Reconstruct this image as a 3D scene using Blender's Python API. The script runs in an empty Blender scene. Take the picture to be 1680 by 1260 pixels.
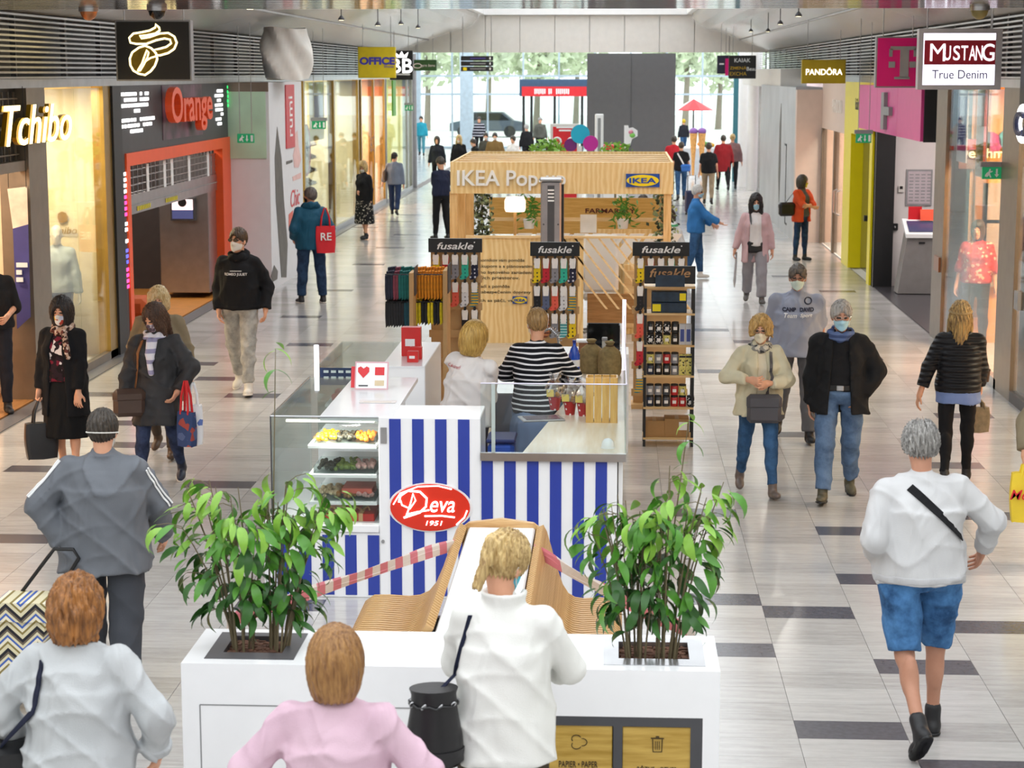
# Shopping mall concourse with kiosks, planter bench and passers-by
import bpy, math, random
import numpy as np
from mathutils import Vector, Matrix

random.seed(7)
scene = bpy.context.scene
COL = scene.collection
PI = math.pi

# ------------------------------------------------------------------ camera
FPX, CAMH, VPX, VPY = 3200.0, 3.6, 1010.0, 120.0      # focal length in px, eye height, vanishing point of the concourse
_n = math.sqrt((VPX - 840) ** 2 + (630 - VPY) ** 2 + FPX ** 2)
_psi = math.asin((VPX - 840) / _n)
_th = math.atan((630 - VPY) / FPX)
CX = Vector((math.cos(_psi), math.sin(_psi), 0))
FW = Vector((-math.sin(_psi) * math.cos(_th), math.cos(_psi) * math.cos(_th), -math.sin(_th)))
UP = CX.cross(FW)
CAM = Vector((0, 0, CAMH))
cam_data = bpy.data.cameras.new('camera')
cam = bpy.data.objects.new('camera', cam_data)
COL.objects.link(cam)
cam.matrix_world = Matrix(((CX.x, UP.x, -FW.x, CAM.x), (CX.y, UP.y, -FW.y, CAM.y), (CX.z, UP.z, -FW.z, CAM.z), (0, 0, 0, 1)))
cam_data.sensor_width = 36
cam_data.lens = 36 * FPX / 1680
cam_data.clip_start = 0.1
cam_data.clip_end = 600
cam_data.dof.use_dof = True
cam_data.dof.focus_distance = 14.5
cam_data.dof.aperture_fstop = 5.6
scene.camera = cam

def ray(x, y): return FW + CX * ((x - 840) / FPX) + UP * ((630 - y) / FPX)
def G(x, y, z=0.0):                     # pixel -> point at height z
    d = ray(x, y); return CAM + d * ((z - CAMH) / d.z)
def atY(x, y, Y):
    d = ray(x, y); return CAM + d * (Y / d.y)
def atX(x, y, X):
    d = ray(x, y); return CAM + d * (X / d.x)
def project(p):
    v = Vector(p) - CAM; z = v.dot(FW)
    return 840 + FPX * v.dot(CX) / z, 630 - FPX * v.dot(UP) / z

# ------------------------------------------------------------------ daylight, exposure
world = bpy.data.worlds.new('daylight'); scene.world = world
world.use_nodes = True
_bg = world.node_tree.nodes['Background']
_bg.inputs[0].default_value = (0.93, 0.97, 1.0, 1)
_bg.inputs[1].default_value = 1.75
scene.view_settings.view_transform = 'Standard'
scene.view_settings.look = 'None'
scene.view_settings.exposure = 0.45
scene.view_settings.gamma = 1
scene.view_settings.use_curve_mapping = False
scene.cycles.max_bounces = 7
scene.cycles.diffuse_bounces = 3
scene.cycles.glossy_bounces = 4
scene.cycles.transmission_bounces = 6
scene.cycles.transparent_max_bounces = 12
scene.cycles.sample_clamp_indirect = 6.0
scene.cycles.caustics_reflective = False
scene.cycles.caustics_refractive = False

def area_light(name, loc, sx, sy, power, color=(1, 1, 1), direction=(0, 0, -1), parent=None):
    l = bpy.data.lights.new(name, 'AREA'); l.shape = 'RECTANGLE'; l.size = sx; l.size_y = sy
    l.energy = power; l.color = color
    o = bpy.data.objects.new(name, l); COL.objects.link(o)
    o.location = loc
    o.rotation_euler = Vector(direction).to_track_quat('-Z', 'Y').to_euler()
    return o

# ------------------------------------------------------------------ materials
def lin(c):
    if isinstance(c, str):
        c = tuple(int(c[i:i + 2], 16) / 255 for i in (0, 2, 4))
    return tuple((x / 12.92 if x <= 0.04045 else ((x + 0.055) / 1.055) ** 2.4) for x in c[:3]) + (1.0,)

MATS = {}
class NT:                                # a little node-tree writer
    def __init__(s, name):
        s.m = bpy.data.materials.new(name); s.m.use_nodes = True
        s.t = s.m.node_tree; s.b = s.t.nodes['Principled BSDF']; s.out = s.t.nodes['Material Output']
        MATS[name] = s.m
    def n(s, kind, **kw):
        d = s.t.nodes.new(kind)
        for k, v in kw.items(): setattr(d, k, v)
        return d
    def l(s, a, b): s.t.links.new(a, b)
    def coord(s, which='Object', scale=(1, 1, 1)):
        tc = s.n('ShaderNodeTexCoord'); mp = s.n('ShaderNodeMapping')
        mp.inputs['Scale'].default_value = scale
        s.l(tc.outputs[which], mp.inputs[0]); return mp.outputs[0]
    def world(s, scale=(1, 1, 1)):
        g = s.n('ShaderNodeNewGeometry'); mp = s.n('ShaderNodeMapping'); mp.inputs['Scale'].default_value = scale
        s.l(g.outputs['Position'], mp.inputs[0]); return mp.outputs[0]
    def noise(s, vec, scale=5, detail=3, rough=0.5):
        t = s.n('ShaderNodeTexNoise'); t.inputs['Scale'].default_value = scale
        t.inputs['Detail'].default_value = detail; t.inputs['Roughness'].default_value = rough
        s.l(vec, t.inputs['Vector']); return t.outputs['Fac']
    def ramp(s, fac, stops, mode='LINEAR'):
        r = s.n('ShaderNodeValToRGB'); r.color_ramp.interpolation = mode
        e = r.color_ramp.elements
        while len(e) < len(stops): e.new(0.5)
        for q, (p, c) in zip(e, stops): q.position = p; q.color = lin(c)
        s.l(fac, r.inputs[0]); return r.outputs[0]
    def mixc(s, fac, a, b, mode='MIX'):
        m = s.n('ShaderNodeMix', data_type='RGBA', blend_type=mode)
        for sock, v in ((m.inputs[0], fac), (m.inputs[6], a), (m.inputs[7], b)):
            if hasattr(v, 'links'): s.l(v, sock)
            elif isinstance(v, (int, float)): sock.default_value = v
            else: sock.default_value = lin(v)
        return m.outputs[2]
    def math(s, op, a, b=0.5):
        m = s.n('ShaderNodeMath', operation=op)
        for sock, v in ((m.inputs[0], a), (m.inputs[1], b)):
            if hasattr(v, 'links'): s.l(v, sock)
            else: sock.default_value = v
        return m.outputs[0]
    def bump(s, h, strength=0.2, dist=0.01):
        b = s.n('ShaderNodeBump'); b.inputs['Strength'].default_value = strength; b.inputs['Distance'].default_value = dist
        s.l(h, b.inputs['Height']); s.l(b.outputs[0], s.b.inputs['Normal'])
    def set(s, **kw):
        for k, v in kw.items():
            i = s.b.inputs[k.replace('_', ' ')]
            if hasattr(v, 'links'): s.l(v, i)
            else: i.default_value = v
        return s
    def base(s, c):
        if hasattr(c, 'links'): s.l(c, s.b.inputs['Base Color'])
        else: s.b.inputs['Base Color'].default_value = lin(c)
        return s

def plain(name, c, rough=0.5, metal=0.0, var=0.08, scale=6, bump=0.0, spec=0.5, coat=0.0):
    if name in MATS: return MATS[name]
    t = NT(name); v = t.coord('Object')
    f = t.noise(v, scale, 3)
    l = lin(c)
    a = tuple(max(0, x * (1 - var)) for x in l[:3]); b = tuple(min(1, x * (1 + var)) for x in l[:3])
    r = t.n('ShaderNodeValToRGB'); r.color_ramp.elements[0].color = a + (1,); r.color_ramp.elements[1].color = b + (1,)
    r.color_ramp.elements[0].position = 0.3; r.color_ramp.elements[1].position = 0.7
    t.l(f, r.inputs[0]); t.base(r.outputs[0])
    t.set(Roughness=rough, Metallic=metal, Specular_IOR_Level=spec, Coat_Weight=coat)
    if bump: t.bump(t.noise(v, scale * 8, 2), bump, 0.004)
    return t.m

def glow(name, c, strength=3.0):
    if name in MATS: return MATS[name]
    t = NT(name); t.base(c); t.b.inputs['Emission Color'].default_value = lin(c); t.b.inputs['Emission Strength'].default_value = strength
    return t.m

def cloth(name, c, c2=None, rough=0.85, scale=40, fold=0.35, sheen=0.0):
    if name in MATS: return MATS[name]
    t = NT(name); v = t.coord('Object')
    l = lin(c); c2 = lin(c2) if c2 else tuple(x * 0.8 for x in l[:3]) + (1,); c2 = tuple(.5 * (p + q) for p, q in zip(c2, l))
    f = t.noise(v, 4, 2, 0.5)
    r = t.n('ShaderNodeValToRGB'); r.color_ramp.elements[0].color = c2; r.color_ramp.elements[1].color = l
    r.color_ramp.elements[0].position = 0.35; r.color_ramp.elements[1].position = 0.6
    t.l(f, r.inputs[0]); t.base(r.outputs[0])
    w = t.n('ShaderNodeTexNoise'); w.inputs['Scale'].default_value = 5; w.inputs['Detail'].default_value = 1; w.inputs['Distortion'].default_value = .9; t.l(t.coord('Object', (1.3, 1.3, .55)), w.inputs['Vector'])
    h = t.math('ADD', w.outputs['Fac'], t.math('MULTIPLY', t.noise(v, scale * 8, 2), 0.05))
    t.bump(h, min(1, fold * 1.7), 0.06)
    t.set(Roughness=rough, Specular_IOR_Level=0.25, Sheen_Weight=sheen)
    return t.m

def hairm(name, c, c2):
    if name in MATS: return MATS[name]
    t = NT(name); f = t.noise(t.coord('Object', (1, 1, 0.1)), 75, 3, 0.6); g = t.noise(t.coord('Object'), 9, 2)
    t.base(t.ramp(t.math('ADD', t.math('MULTIPLY', f, 0.75), t.math('MULTIPLY', g, 0.25)), [(0.36, c2), (0.62, c)]))
    t.bump(f, 0.5, 0.01); t.set(Roughness=0.42, Specular_IOR_Level=0.4)
    return t.m

def skinm(name, c):
    if name in MATS: return MATS[name]
    t = NT(name); v = t.coord('Object'); l = lin(c)
    r = t.n('ShaderNodeValToRGB'); r.color_ramp.elements[0].color = (l[0] * .85, l[1] * .75, l[2] * .72, 1); r.color_ramp.elements[1].color = l
    t.l(t.noise(v, 14, 3), r.inputs[0]); t.base(r.outputs[0])
    t.set(Roughness=0.5, Subsurface_Weight=0.0, Specular_IOR_Level=0.35); return t.m

def wood(name, c, c2, axis=0, scale=3.0, rough=0.4):
    if name in MATS: return MATS[name]
    t = NT(name); sc = [14, 14, 14]; sc[axis] = 1.2
    f = t.noise(t.coord('Object', tuple(sc)), scale, 4, 0.6)
    t.base(t.ramp(f, [(0.3, c2), (0.65, c)])); t.set(Roughness=rough); t.bump(f, 0.08, 0.004); return t.m

def plywood(name):
    if name in MATS: return MATS[name]
    t = NT(name); v = t.coord('Object', (2.2, 2.2, 0.8))
    w = t.n('ShaderNodeTexWave'); w.inputs['Scale'].default_value = 2.2; w.inputs['Distortion'].default_value = 9; w.inputs['Detail'].default_value = 3
    t.l(v, w.inputs[0])
    f = t.math('ADD', t.math('MULTIPLY', w.outputs['Fac'], 0.5), t.math('MULTIPLY', t.noise(t.coord('Object', (7, 7, 1)), 4, 4), 0.5))
    t.base(t.ramp(f, [(0.1, 'dcb678'), (0.5, 'e6c68c'), (0.9, 'eed6a4')])); t.set(Roughness=0.5); return t.m

def glassm(name, tint='eef6f4', refl=0.10, rough=0.02):
    if name in MATS: return MATS[name]
    t = NT(name); t.t.nodes.remove(t.b)
    tr = t.n('ShaderNodeBsdfTransparent'); tr.inputs[0].default_value = lin(tint)
    gl = t.n('ShaderNodeBsdfGlossy'); gl.inputs['Roughness'].default_value = rough
    fr = t.n('ShaderNodeLayerWeight'); fr.inputs[0].default_value = 0.25
    mx = t.n('ShaderNodeMixShader')
    k = t.math('ADD', t.math('MULTIPLY', fr.outputs['Fresnel'], 0.45), refl * 0.4)
    t.l(k, mx.inputs[0]); t.l(tr.outputs[0], mx.inputs[1]); t.l(gl.outputs[0], mx.inputs[2]); t.l(mx.outputs[0], t.out.inputs[0])
    return t.m

# ------------------------------------------------------------------ objects
def link(o, parent=None):
    COL.objects.link(o)
    if parent is not None: o.parent = parent
    return o
def tag(o, label=None, cat=None, group=None, kind=None):
    if label: o['label'] = label
    if cat: o['category'] = cat
    if group: o['group'] = group
    if kind: o['kind'] = kind
    return o
def thing(name, label, cat, loc=(0, 0, 0), rz=0.0, group=None, kind=None):
    o = bpy.data.objects.new(name, None); COL.objects.link(o)
    o.location = loc; o.rotation_euler = (0, 0, rz); o.empty_display_size = 0.1
    return tag(o, label, cat, group, kind)

def inv(parent):
    up = inv(parent.parent) if parent.parent else None
    c, s = math.cos(parent.rotation_euler.z), math.sin(parent.rotation_euler.z)
    L = parent.location
    def f(p):
        if up: p = up(p)
        x, y, z = p[0] - L.x, p[1] - L.y, p[2] - L.z
        return (c * x + s * y, -s * x + c * y, z)
    return f

class MB:
    """collects shapes; build() links them as ONE mesh object"""
    def __init__(s): s.v = []; s.f = []; s.mi = []; s.cur = 0
    def add(s, vs, fs):
        o = len(s.v); s.v.extend([tuple(p) for p in vs]); s.f.extend([tuple(i + o for i in f) for f in fs]); s.mi.extend([s.cur] * len(fs)); return s
    def box(s, x0, x1, y0, y1, z0, z1, c=0.0):
        x0, x1 = min(x0, x1), max(x0, x1); y0, y1 = min(y0, y1), max(y0, y1); z0, z1 = min(z0, z1), max(z0, z1)
        if c <= 0:
            v = [(x, y, z) for z in (z0, z1) for y in (y0, y1) for x in (x0, x1)]
            return s.add(v, [(0, 2, 3, 1), (4, 5, 7, 6), (0, 1, 5, 4), (2, 6, 7, 3), (0, 4, 6, 2), (1, 3, 7, 5)])
        c = min(c, (x1 - x0) / 2.01, (y1 - y0) / 2.01, (z1 - z0) / 2.01)
        v = []; X = (x0, x1); Y = (y0, y1); Z = (z0, z1)
        idx = {}
        for k in range(2):
            for j in range(2):
                for i in range(2):
                    sx, sy, sz = (1, -1)[i] * c, (1, -1)[j] * c, (1, -1)[k] * c
                    idx[i, j, k] = len(v)
                    v += [(X[i], Y[j] + sy, Z[k] + sz), (X[i] + sx, Y[j], Z[k] + sz), (X[i] + sx, Y[j] + sy, Z[k])]
        f = []
        q = lambda i, j, k, a: idx[i, j, k] + a
        f += [(q(0, 0, 0, 0), q(0, 0, 1, 0), q(0, 1, 1, 0), q(0, 1, 0, 0)), (q(1, 0, 0, 0), q(1, 1, 0, 0), q(1, 1, 1, 0), q(1, 0, 1, 0))]
        f += [(q(0, 0, 0, 1), q(1, 0, 0, 1), q(1, 0, 1, 1), q(0, 0, 1, 1)), (q(0, 1, 0, 1), q(0, 1, 1, 1), q(1, 1, 1, 1), q(1, 1, 0, 1))]
        f += [(q(0, 0, 0, 2), q(0, 1, 0, 2), q(1, 1, 0, 2), q(1, 0, 0, 2)), (q(0, 0, 1, 2), q(1, 0, 1, 2), q(1, 1, 1, 2), q(0, 1, 1, 2))]
        for i in range(2):
            for j in range(2): f.append((q(i, j, 0, 0), q(i, j, 0, 1), q(i, j, 1, 1), q(i, j, 1, 0)))
            for k in range(2): f.append((q(i, 0, k, 0), q(i, 1, k, 0), q(i, 1, k, 2), q(i, 0, k, 2)))
        for j in range(2):
            for k in range(2): f.append((q(0, j, k, 1), q(0, j, k, 2), q(1, j, k, 2), q(1, j, k, 1)))
        for i in range(2):
            for j in range(2):
                for k in range(2): f.append((q(i, j, k, 0), q(i, j, k, 1), q(i, j, k, 2)))
        return s.add(v, f)
    def tube(s, pts, r, n=8, closed=False, caps=True):
        pts = [Vector(p) for p in pts]; rs = r if isinstance(r, (list, tuple)) else [r] * len(pts)
        v = []; f = []; m = len(pts); prev = None
        for i, p in enumerate(pts):
            if closed: d = pts[(i + 1) % m] - pts[i - 1]
            else: d = pts[min(i + 1, m - 1)] - pts[max(i - 1, 0)]
            d.normalize()
            if prev is None:
                a = d.cross(Vector((0, 0, 1)))
                if a.length < 1e-3: a = d.cross(Vector((1, 0, 0)))
            else: a = prev - d * prev.dot(d)
            a.normalize(); prev = a; b = d.cross(a)
            for k in range(n):
                t = 2 * PI * k / n; v.append(p + (a * math.cos(t) + b * math.sin(t)) * rs[i])
        for i in range(m if closed else m - 1):
            for k in range(n):
                i2 = (i + 1) % m; f.append((i * n + k, i * n + (k + 1) % n, i2 * n + (k + 1) % n, i2 * n + k))
        if caps and not closed: f += [tuple(range(n - 1, -1, -1)), tuple((m - 1) * n + k for k in range(n))]
        return s.add(v, f)
    def lathe(s, prof, c=(0, 0, 0), n=20, sx=1, sy=1):
        v = []; f = []; m = len(prof)
        for r, z in prof:
            for k in range(n):
                t = 2 * PI * k / n; v.append((c[0] + sx * r * math.cos(t), c[1] + sy * r * math.sin(t), c[2] + z))
        for i in range(m - 1):
            for k in range(n): f.append((i * n + k, i * n + (k + 1) % n, (i + 1) * n + (k + 1) % n, (i + 1) * n + k))
        f += [tuple(range(n - 1, -1, -1)), tuple((m - 1) * n + k for k in range(n))]
        return s.add(v, f)
    def prism(s, outline, o, u, w, d):
        """outline [(a,b)] in the frame o + a*u + b*w, extruded along vector d"""
        o, u, w, d = Vector(o), Vector(u), Vector(w), Vector(d); n = len(outline)
        v = [o + u * a + w * b for a, b in outline]; v += [p + d for p in v]
        f = [tuple(range(n)), tuple(range(2 * n - 1, n - 1, -1))] + [(i, i + n, (i + 1) % n + n, (i + 1) % n) for i in range(n)]
        return s.add(v, f)
    def ribbon(s, pts, side, width, th=0.003):
        """flat band along pts; side(i) gives the across direction"""
        pts = [Vector(p) for p in pts]; v = []; f = []; m = len(pts)
        for i, p in enumerate(pts):
            a = Vector(side(i) if callable(side) else side).normalized()
            d = (pts[min(i + 1, m - 1)] - pts[max(i - 1, 0)]).normalized(); nn = a.cross(d).normalized()
            for q in (p - a * width / 2 - nn * th / 2, p + a * width / 2 - nn * th / 2, p + a * width / 2 + nn * th / 2, p - a * width / 2 + nn * th / 2): v.append(q)
        for i in range(m - 1):
            for k in range(4): f.append((4 * i + k, 4 * i + (k + 1) % 4, 4 * i + 4 + (k + 1) % 4, 4 * i + 4 + k))
        f += [(3, 2, 1, 0), tuple(4 * (m - 1) + k for k in range(4))]
        return s.add(v, f)
    def ball(s, c, rx, ry=None, rz=None, n=14, m=9):
        ry = ry or rx; rz = rz or rx
        prof = [(math.sin(PI * i / m), -math.cos(PI * i / m)) for i in range(m + 1)]
        prof[0] = (0.02, -1); prof[-1] = (0.02, 1); v = []; f = []
        for r, z in prof:
            for k in range(n):
                t = 2 * PI * k / n; v.append((c[0] + rx * r * math.cos(t), c[1] + ry * r * math.sin(t), c[2] + rz * z))
        for i in range(m):
            for k in range(n): f.append((i * n + k, i * n + (k + 1) % n, (i + 1) * n + (k + 1) % n, (i + 1) * n + k))
        f += [tuple(range(n - 1, -1, -1)), tuple(m * n + k for k in range(n))]
        return s.add(v, f)
    def mesh(s, name, mats, smooth=False, conv=None):
        me = bpy.data.meshes.new(name)
        me.from_pydata([conv(p) for p in s.v] if conv else s.v, [], s.f)
        for m in (mats if isinstance(mats, (list, tuple)) else [mats]): me.materials.append(m)
        if any(s.mi): me.polygons.foreach_set('material_index', s.mi)
        if smooth:
            me.polygons.foreach_set('use_smooth', [True] * len(me.polygons))
            try: me.set_sharp_from_angle(angle=math.radians(40))
            except Exception: pass
        me.update(); return me
    def build(s, name, mats, parent=None, smooth=False, local=False):
        """coordinates are world unless local=True"""
        me = s.mesh(name, mats, smooth, inv(parent) if (parent is not None and not local) else None)
        return link(bpy.data.objects.new(name, me), parent)

def copy_tree(o, parent=None):
    c = o.copy(); COL.objects.link(c); c.parent = parent
    for ch in list(KIDS.get(o.name, [])): copy_tree(ch, c)
    return c
KIDS = {}

def text_mesh(body, bold=0.0, shear=0.0, extrude=0.0, spacing=1.0):
    cu = bpy.data.curves.new('lettering', 'FONT'); cu.body = body; cu.size = 1; cu.offset = bold; cu.shear = shear
    cu.extrude = extrude; cu.resolution_u = 4; cu.space_character = spacing
    o = bpy.data.objects.new('lettering', cu); COL.objects.link(o)
    me = bpy.data.meshes.new_from_object(o.evaluated_get(bpy.context.evaluated_depsgraph_get()))
    bpy.data.objects.remove(o); bpy.data.curves.remove(cu)
    n = len(me.vertices); a = np.empty(n * 3); me.vertices.foreach_get('co', a); a = a.reshape(n, 3)
    fs = [tuple(p.vertices) for p in me.polygons]; bpy.data.meshes.remove(me)
    return a, fs
def lettering(body, mat, parent, o, u, w, width=None, height=None, bold=0.01, shear=0.0, depth=0.004, name='lettering', fn=None, spacing=1.0):
    """text centred on o, running along u, upright along w (world vectors); depth stands proud along u x w"""
    a, fs = text_mesh(body, bold * .4, shear, 0.05, spacing)
    lo, hi = a.min(0), a.max(0); c = (lo + hi) / 2; sz = hi - lo
    sx = (width / sz[0]) if width else None; sy = (height / sz[1]) if height else None
    sx = sx or sy; sy = sy or sx
    o, u, w = Vector(o), Vector(u).normalized(), Vector(w).normalized(); nn = u.cross(w)
    mb = MB(); mb.v = []
    for p in a:
        q = o + u * ((p[0] - c[0]) * sx) + w * ((p[1] - c[1]) * sy) + nn * (p[2] / 0.1 * depth)
        mb.v.append(tuple(fn(q) if fn else q))
    mb.f = fs; mb.mi = [0] * len(fs)
    return mb.build(name, mat, parent)
# ------------------------------------------------------------------ the setting
WL, WR = -6.42, 4.42                    # shop-front planes
M = {}
def stone():
    t = NT('stone_tile')
    ix = t.n('ShaderNodeSeparateXYZ'); t.l(t.world(), ix.inputs[0])
    cx = t.math('FLOOR', t.math('DIVIDE', t.math('SUBTRACT', ix.outputs[0], 0.43), 0.6), 0)
    cy = t.math('FLOOR', t.math('DIVIDE', t.math('SUBTRACT', ix.outputs[1], ROW0), 0.3), 0)
    cc = t.n('ShaderNodeCombineXYZ'); t.l(cx, cc.inputs[0]); t.l(cy, cc.inputs[1])
    wn = t.n('ShaderNodeTexWhiteNoise'); t.l(cc.outputs[0], wn.inputs[0])
    vein = t.noise(t.world((1.2, 9, 1)), 2.2, 5, 0.65)
    spk = t.noise(t.world((1, 2.5, 1)), 14, 4, 0.7)
    f = t.math('ADD', t.math('ADD', t.math('MULTIPLY', vein, 0.55), t.math('MULTIPLY', spk, 0.2)), t.math('MULTIPLY', wn.outputs['Value'], 0.2))
    t.base(t.ramp(f, [(0.25, 'a29f9c'), (0.5, 'bebbb8'), (0.78, 'd2d0cd')]))
    t.set(Roughness=t.math('ADD', t.math('MULTIPLY', vein, 0.12), 0.1), Specular_IOR_Level=0.55); return t.m
ROW0 = G(1530, 1106.5).y
M['tile'] = stone()
M['dark_tile'] = plain('dark_stone', '56555c', 0.22, var=0.15, scale=30)
M['joint'] = plain('joint', '6f6b68', 0.8)
M['kerb'] = plain('grey_border', '6e6d70', 0.3, var=0.12, scale=18)
M['white'] = plain('white_paint', 'eeeeee', 0.4, var=0.02)
M['gloss_white'] = plain('gloss_white', 'f2f2f4', 0.18, var=0.015)
M['offwhite'] = plain('offwhite', 'dcd9d4', 0.5, var=0.03)
M['grey'] = plain('mid_grey', '8e8e90', 0.45)
M['dgrey'] = plain('dark_grey', '46464a', 0.5)
M['black'] = plain('black', '141416', 0.45)
M['black_gloss'] = plain('black_gloss', '101012', 0.15)
M['steel'] = plain('steel', 'b4b4b6', 0.28, 0.9)
M['bronze'] = plain('bronze_frame', '84786a', 0.35, 0.6)
M['cream'] = plain('cream_wall', 'ead9b4', 0.6)
M['peach'] = plain('peach_panel', 'd8c0b2', 0.45, var=0.03)
M['orange'] = plain('orange_panel', 'f2571f', 0.4, var=0.03)
M['yellow'] = plain('yellow_panel', 'f4e100', 0.35, var=0.02)
M['pink'] = plain('pink_panel', 'd84593', 0.4, var=0.03)
M['magenta'] = plain('magenta', 'e20a7c', 0.35, var=0.02)
M['red'] = plain('red', 'd6202a', 0.4, var=0.05)
M['wood_floor'] = wood('brown_wood_floor', 'b07a45', '8a5a30', 1, 3)
M['glass'] = glassm('shop_glass', 'f3f6f4', 0.06)
M['clear'] = glassm('clear_glass', 'f7fbfa', 0.03)
M['gold'] = plain('gold', 'b08a1e', 0.3, 0.8)
M['neon'] = glow('gold_neon', 'ffe9a8', 2.2)

def soffit_mat():
    t = NT('metal_slat_ceiling')
    w = t.n('ShaderNodeTexWave', wave_type='BANDS', bands_direction='Y'); w.inputs['Scale'].default_value = 2.6
    t.l(t.world(), w.inputs[0]); t.base('dcdcda'); t.set(Metallic=0.45, Roughness=0.24)
    t.bump(w.outputs['Fac'], 0.35, 0.02); return t.m
M['soffit'] = soffit_mat()
def struct(name, mb, mat, parent=None, **k):
    o = mb.build(name, mat, parent, **k)
    if parent is None: o['kind'] = 'structure'
    return o

# floor: slab of joints with raised stone tiles on it
struct('floor_ground', MB().box(-40, 40, -12, 170, -0.32, -0.02), M['offwhite'])
floor = struct('floor', MB().box(-6.42, 4.42, -3, 97, -0.02, -0.004), M['joint'])
DARK_PX = [(1170, 840), (1190, 982), (1220, 1064), (1400, 1193), (1390, 872), (1440, 951), (1530, 1095), (1650, 1033), (1446, 589), (1614, 682),
           (1600, 762), (1313, 717), (1169, 540), (1283, 452), (1375, 477), (1651, 841), (1565, 1253), (332, 594), (349, 619), (171, 644), (201, 693),
           (210, 731), (60, 768), (62, 815), (38, 886), (333, 798), (390, 878), (451, 651), (497, 565), (477, 519), (545, 478), (597, 433), (643, 407),
           (647, 386), (643, 364), (3, 1050), (2, 1132), (1330, 1010), (520, 985), (1180, 610), (1240, 560)]
NX0 = -18
def cell(p): return math.floor((p.x - 0.43) / 0.6), math.floor((p.y - ROW0) / 0.3)
DARK = set(cell(G(x, y)) for x, y in DARK_PX)
random.seed(3)
for r in range(110, 300):               # the pattern goes on beyond what can be read
    if random.random() < 0.33: DARK.add((random.randint(-11, 5), r))
cells = []
for cx in range(-12, 7):
    for cy in range(int((-3 - ROW0) / 0.3), int((96.5 - ROW0) / 0.3)):
        x0 = 0.43 + cx * 0.6; y0 = ROW0 + cy * 0.3
        xa, xb = max(x0, -6.2), min(x0 + 0.6, 4.40)
        if xb - xa < 0.05: continue
        cells.append((cx, cy, xa, xb, y0, y0 + 0.3))
def in_view(c):
    px, py = project(((c[2] + c[3]) / 2, (c[4] + c[5]) / 2, 0))
    if not (-40 < px < 1720 and 0 < py < 1290): return False
    return not (310 < px < 1170 and py > 1040) and not (500 < px < 1000 and py > 560)    # hidden under planter and kiosk
near = sorted([c for c in cells if c[4] > 7 and in_view(c)], key=lambda c: c[4])
darks = [c for c in near if (c[0], c[1]) in DARK and c[4] < 27]
lights = [c for c in near if (c[0], c[1]) not in DARK][:300 - len(darks)]
single = set((c[0], c[1]) for c in darks + lights)
_tm = {}
def tile_mesh(w, dark):
    k = (round(w, 3), dark)
    if k not in _tm: _tm[k] = MB().box(0.0015, w - 0.0015, 0.001, 0.299, -0.006, 0.0).mesh('tile', M['dark_tile'] if dark else M['tile'])
    return _tm[k]
for c in darks + lights:
    o = bpy.data.objects.new('tile', tile_mesh(c[3] - c[2], (c[0], c[1]) in DARK)); link(o, floor); o.location = (c[2], c[4], 0)
far_l, far_d = MB(), MB()
for c in cells:
    if (c[0], c[1]) in single: continue
    m = far_d if (c[0], c[1]) in DARK else far_l
    m.add([(c[2] + .0015, c[4] + .001, 0), (c[3] - .0015, c[4] + .001, 0), (c[3] - .0015, c[5] - .001, 0), (c[2] + .0015, c[5] - .001, 0)], [(0, 1, 2, 3)])
far_l.cur = 0; far_l.mi = [0] * len(far_l.f); far_d.mi = [1] * len(far_d.f)
far_l.add(far_d.v, far_d.f); far_l.mi = [0] * (len(far_l.f) - len(far_d.f)) + [1] * len(far_d.f)
o = far_l.build('tile_field', [M['tile'], M['dark_tile']], floor); o['kind'] = 'stuff'
struct('trim_1', MB().box(-6.42, -6.205, -3, 62, -0.02, 0.003), M['kerb'])

def soffit_z(x): return 5.25 if -4.6 < x < 2.8 else 4.26 + .5 * max(0, min(1, (x - WL) / (-4.75 - WL) if x < -1 else (WR - x) / (WR - 2.95)))
# side walls above the shop fronts: dark void with metal slat grille
for side, X, Y1 in (('left', WL, 62), ('right', WR, 61)):
    s = -1 if side == 'left' else 1
    w = struct('wall_' + side, MB().box(X + s * .34, X + s * .4, 12, Y1, 3.5, 4.3), M['offwhite'])
    struct('grille_void', MB().box(X + s * .30, X + s * .34, 12, Y1, 3.45, 4.3), M['black'], w)
    for k in range(14):
        y = 12.5 + k * 3.55
        struct('grille_post', MB().box(X + s * .10, X + s * .16, y, y + .08, 3.5, 4.28), M['grey'], w)
        struct('grille_post', MB().box(X + s * .10, X + s * .16, y + 1.6, y + 1.64, 3.5, 4.28), M['grey'], w)
    for k in range(13):
        z = 3.54 + k * 0.056
        struct('slat', MB().box(X - s * .01, X + s * .03, 12, Y1, z, z + 0.022), M['steel'], w)
    struct('lintel', MB().box(X - s * .02, X + s * .5, 12, Y1, 3.44, 3.535), M['steel'], w)

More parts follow.
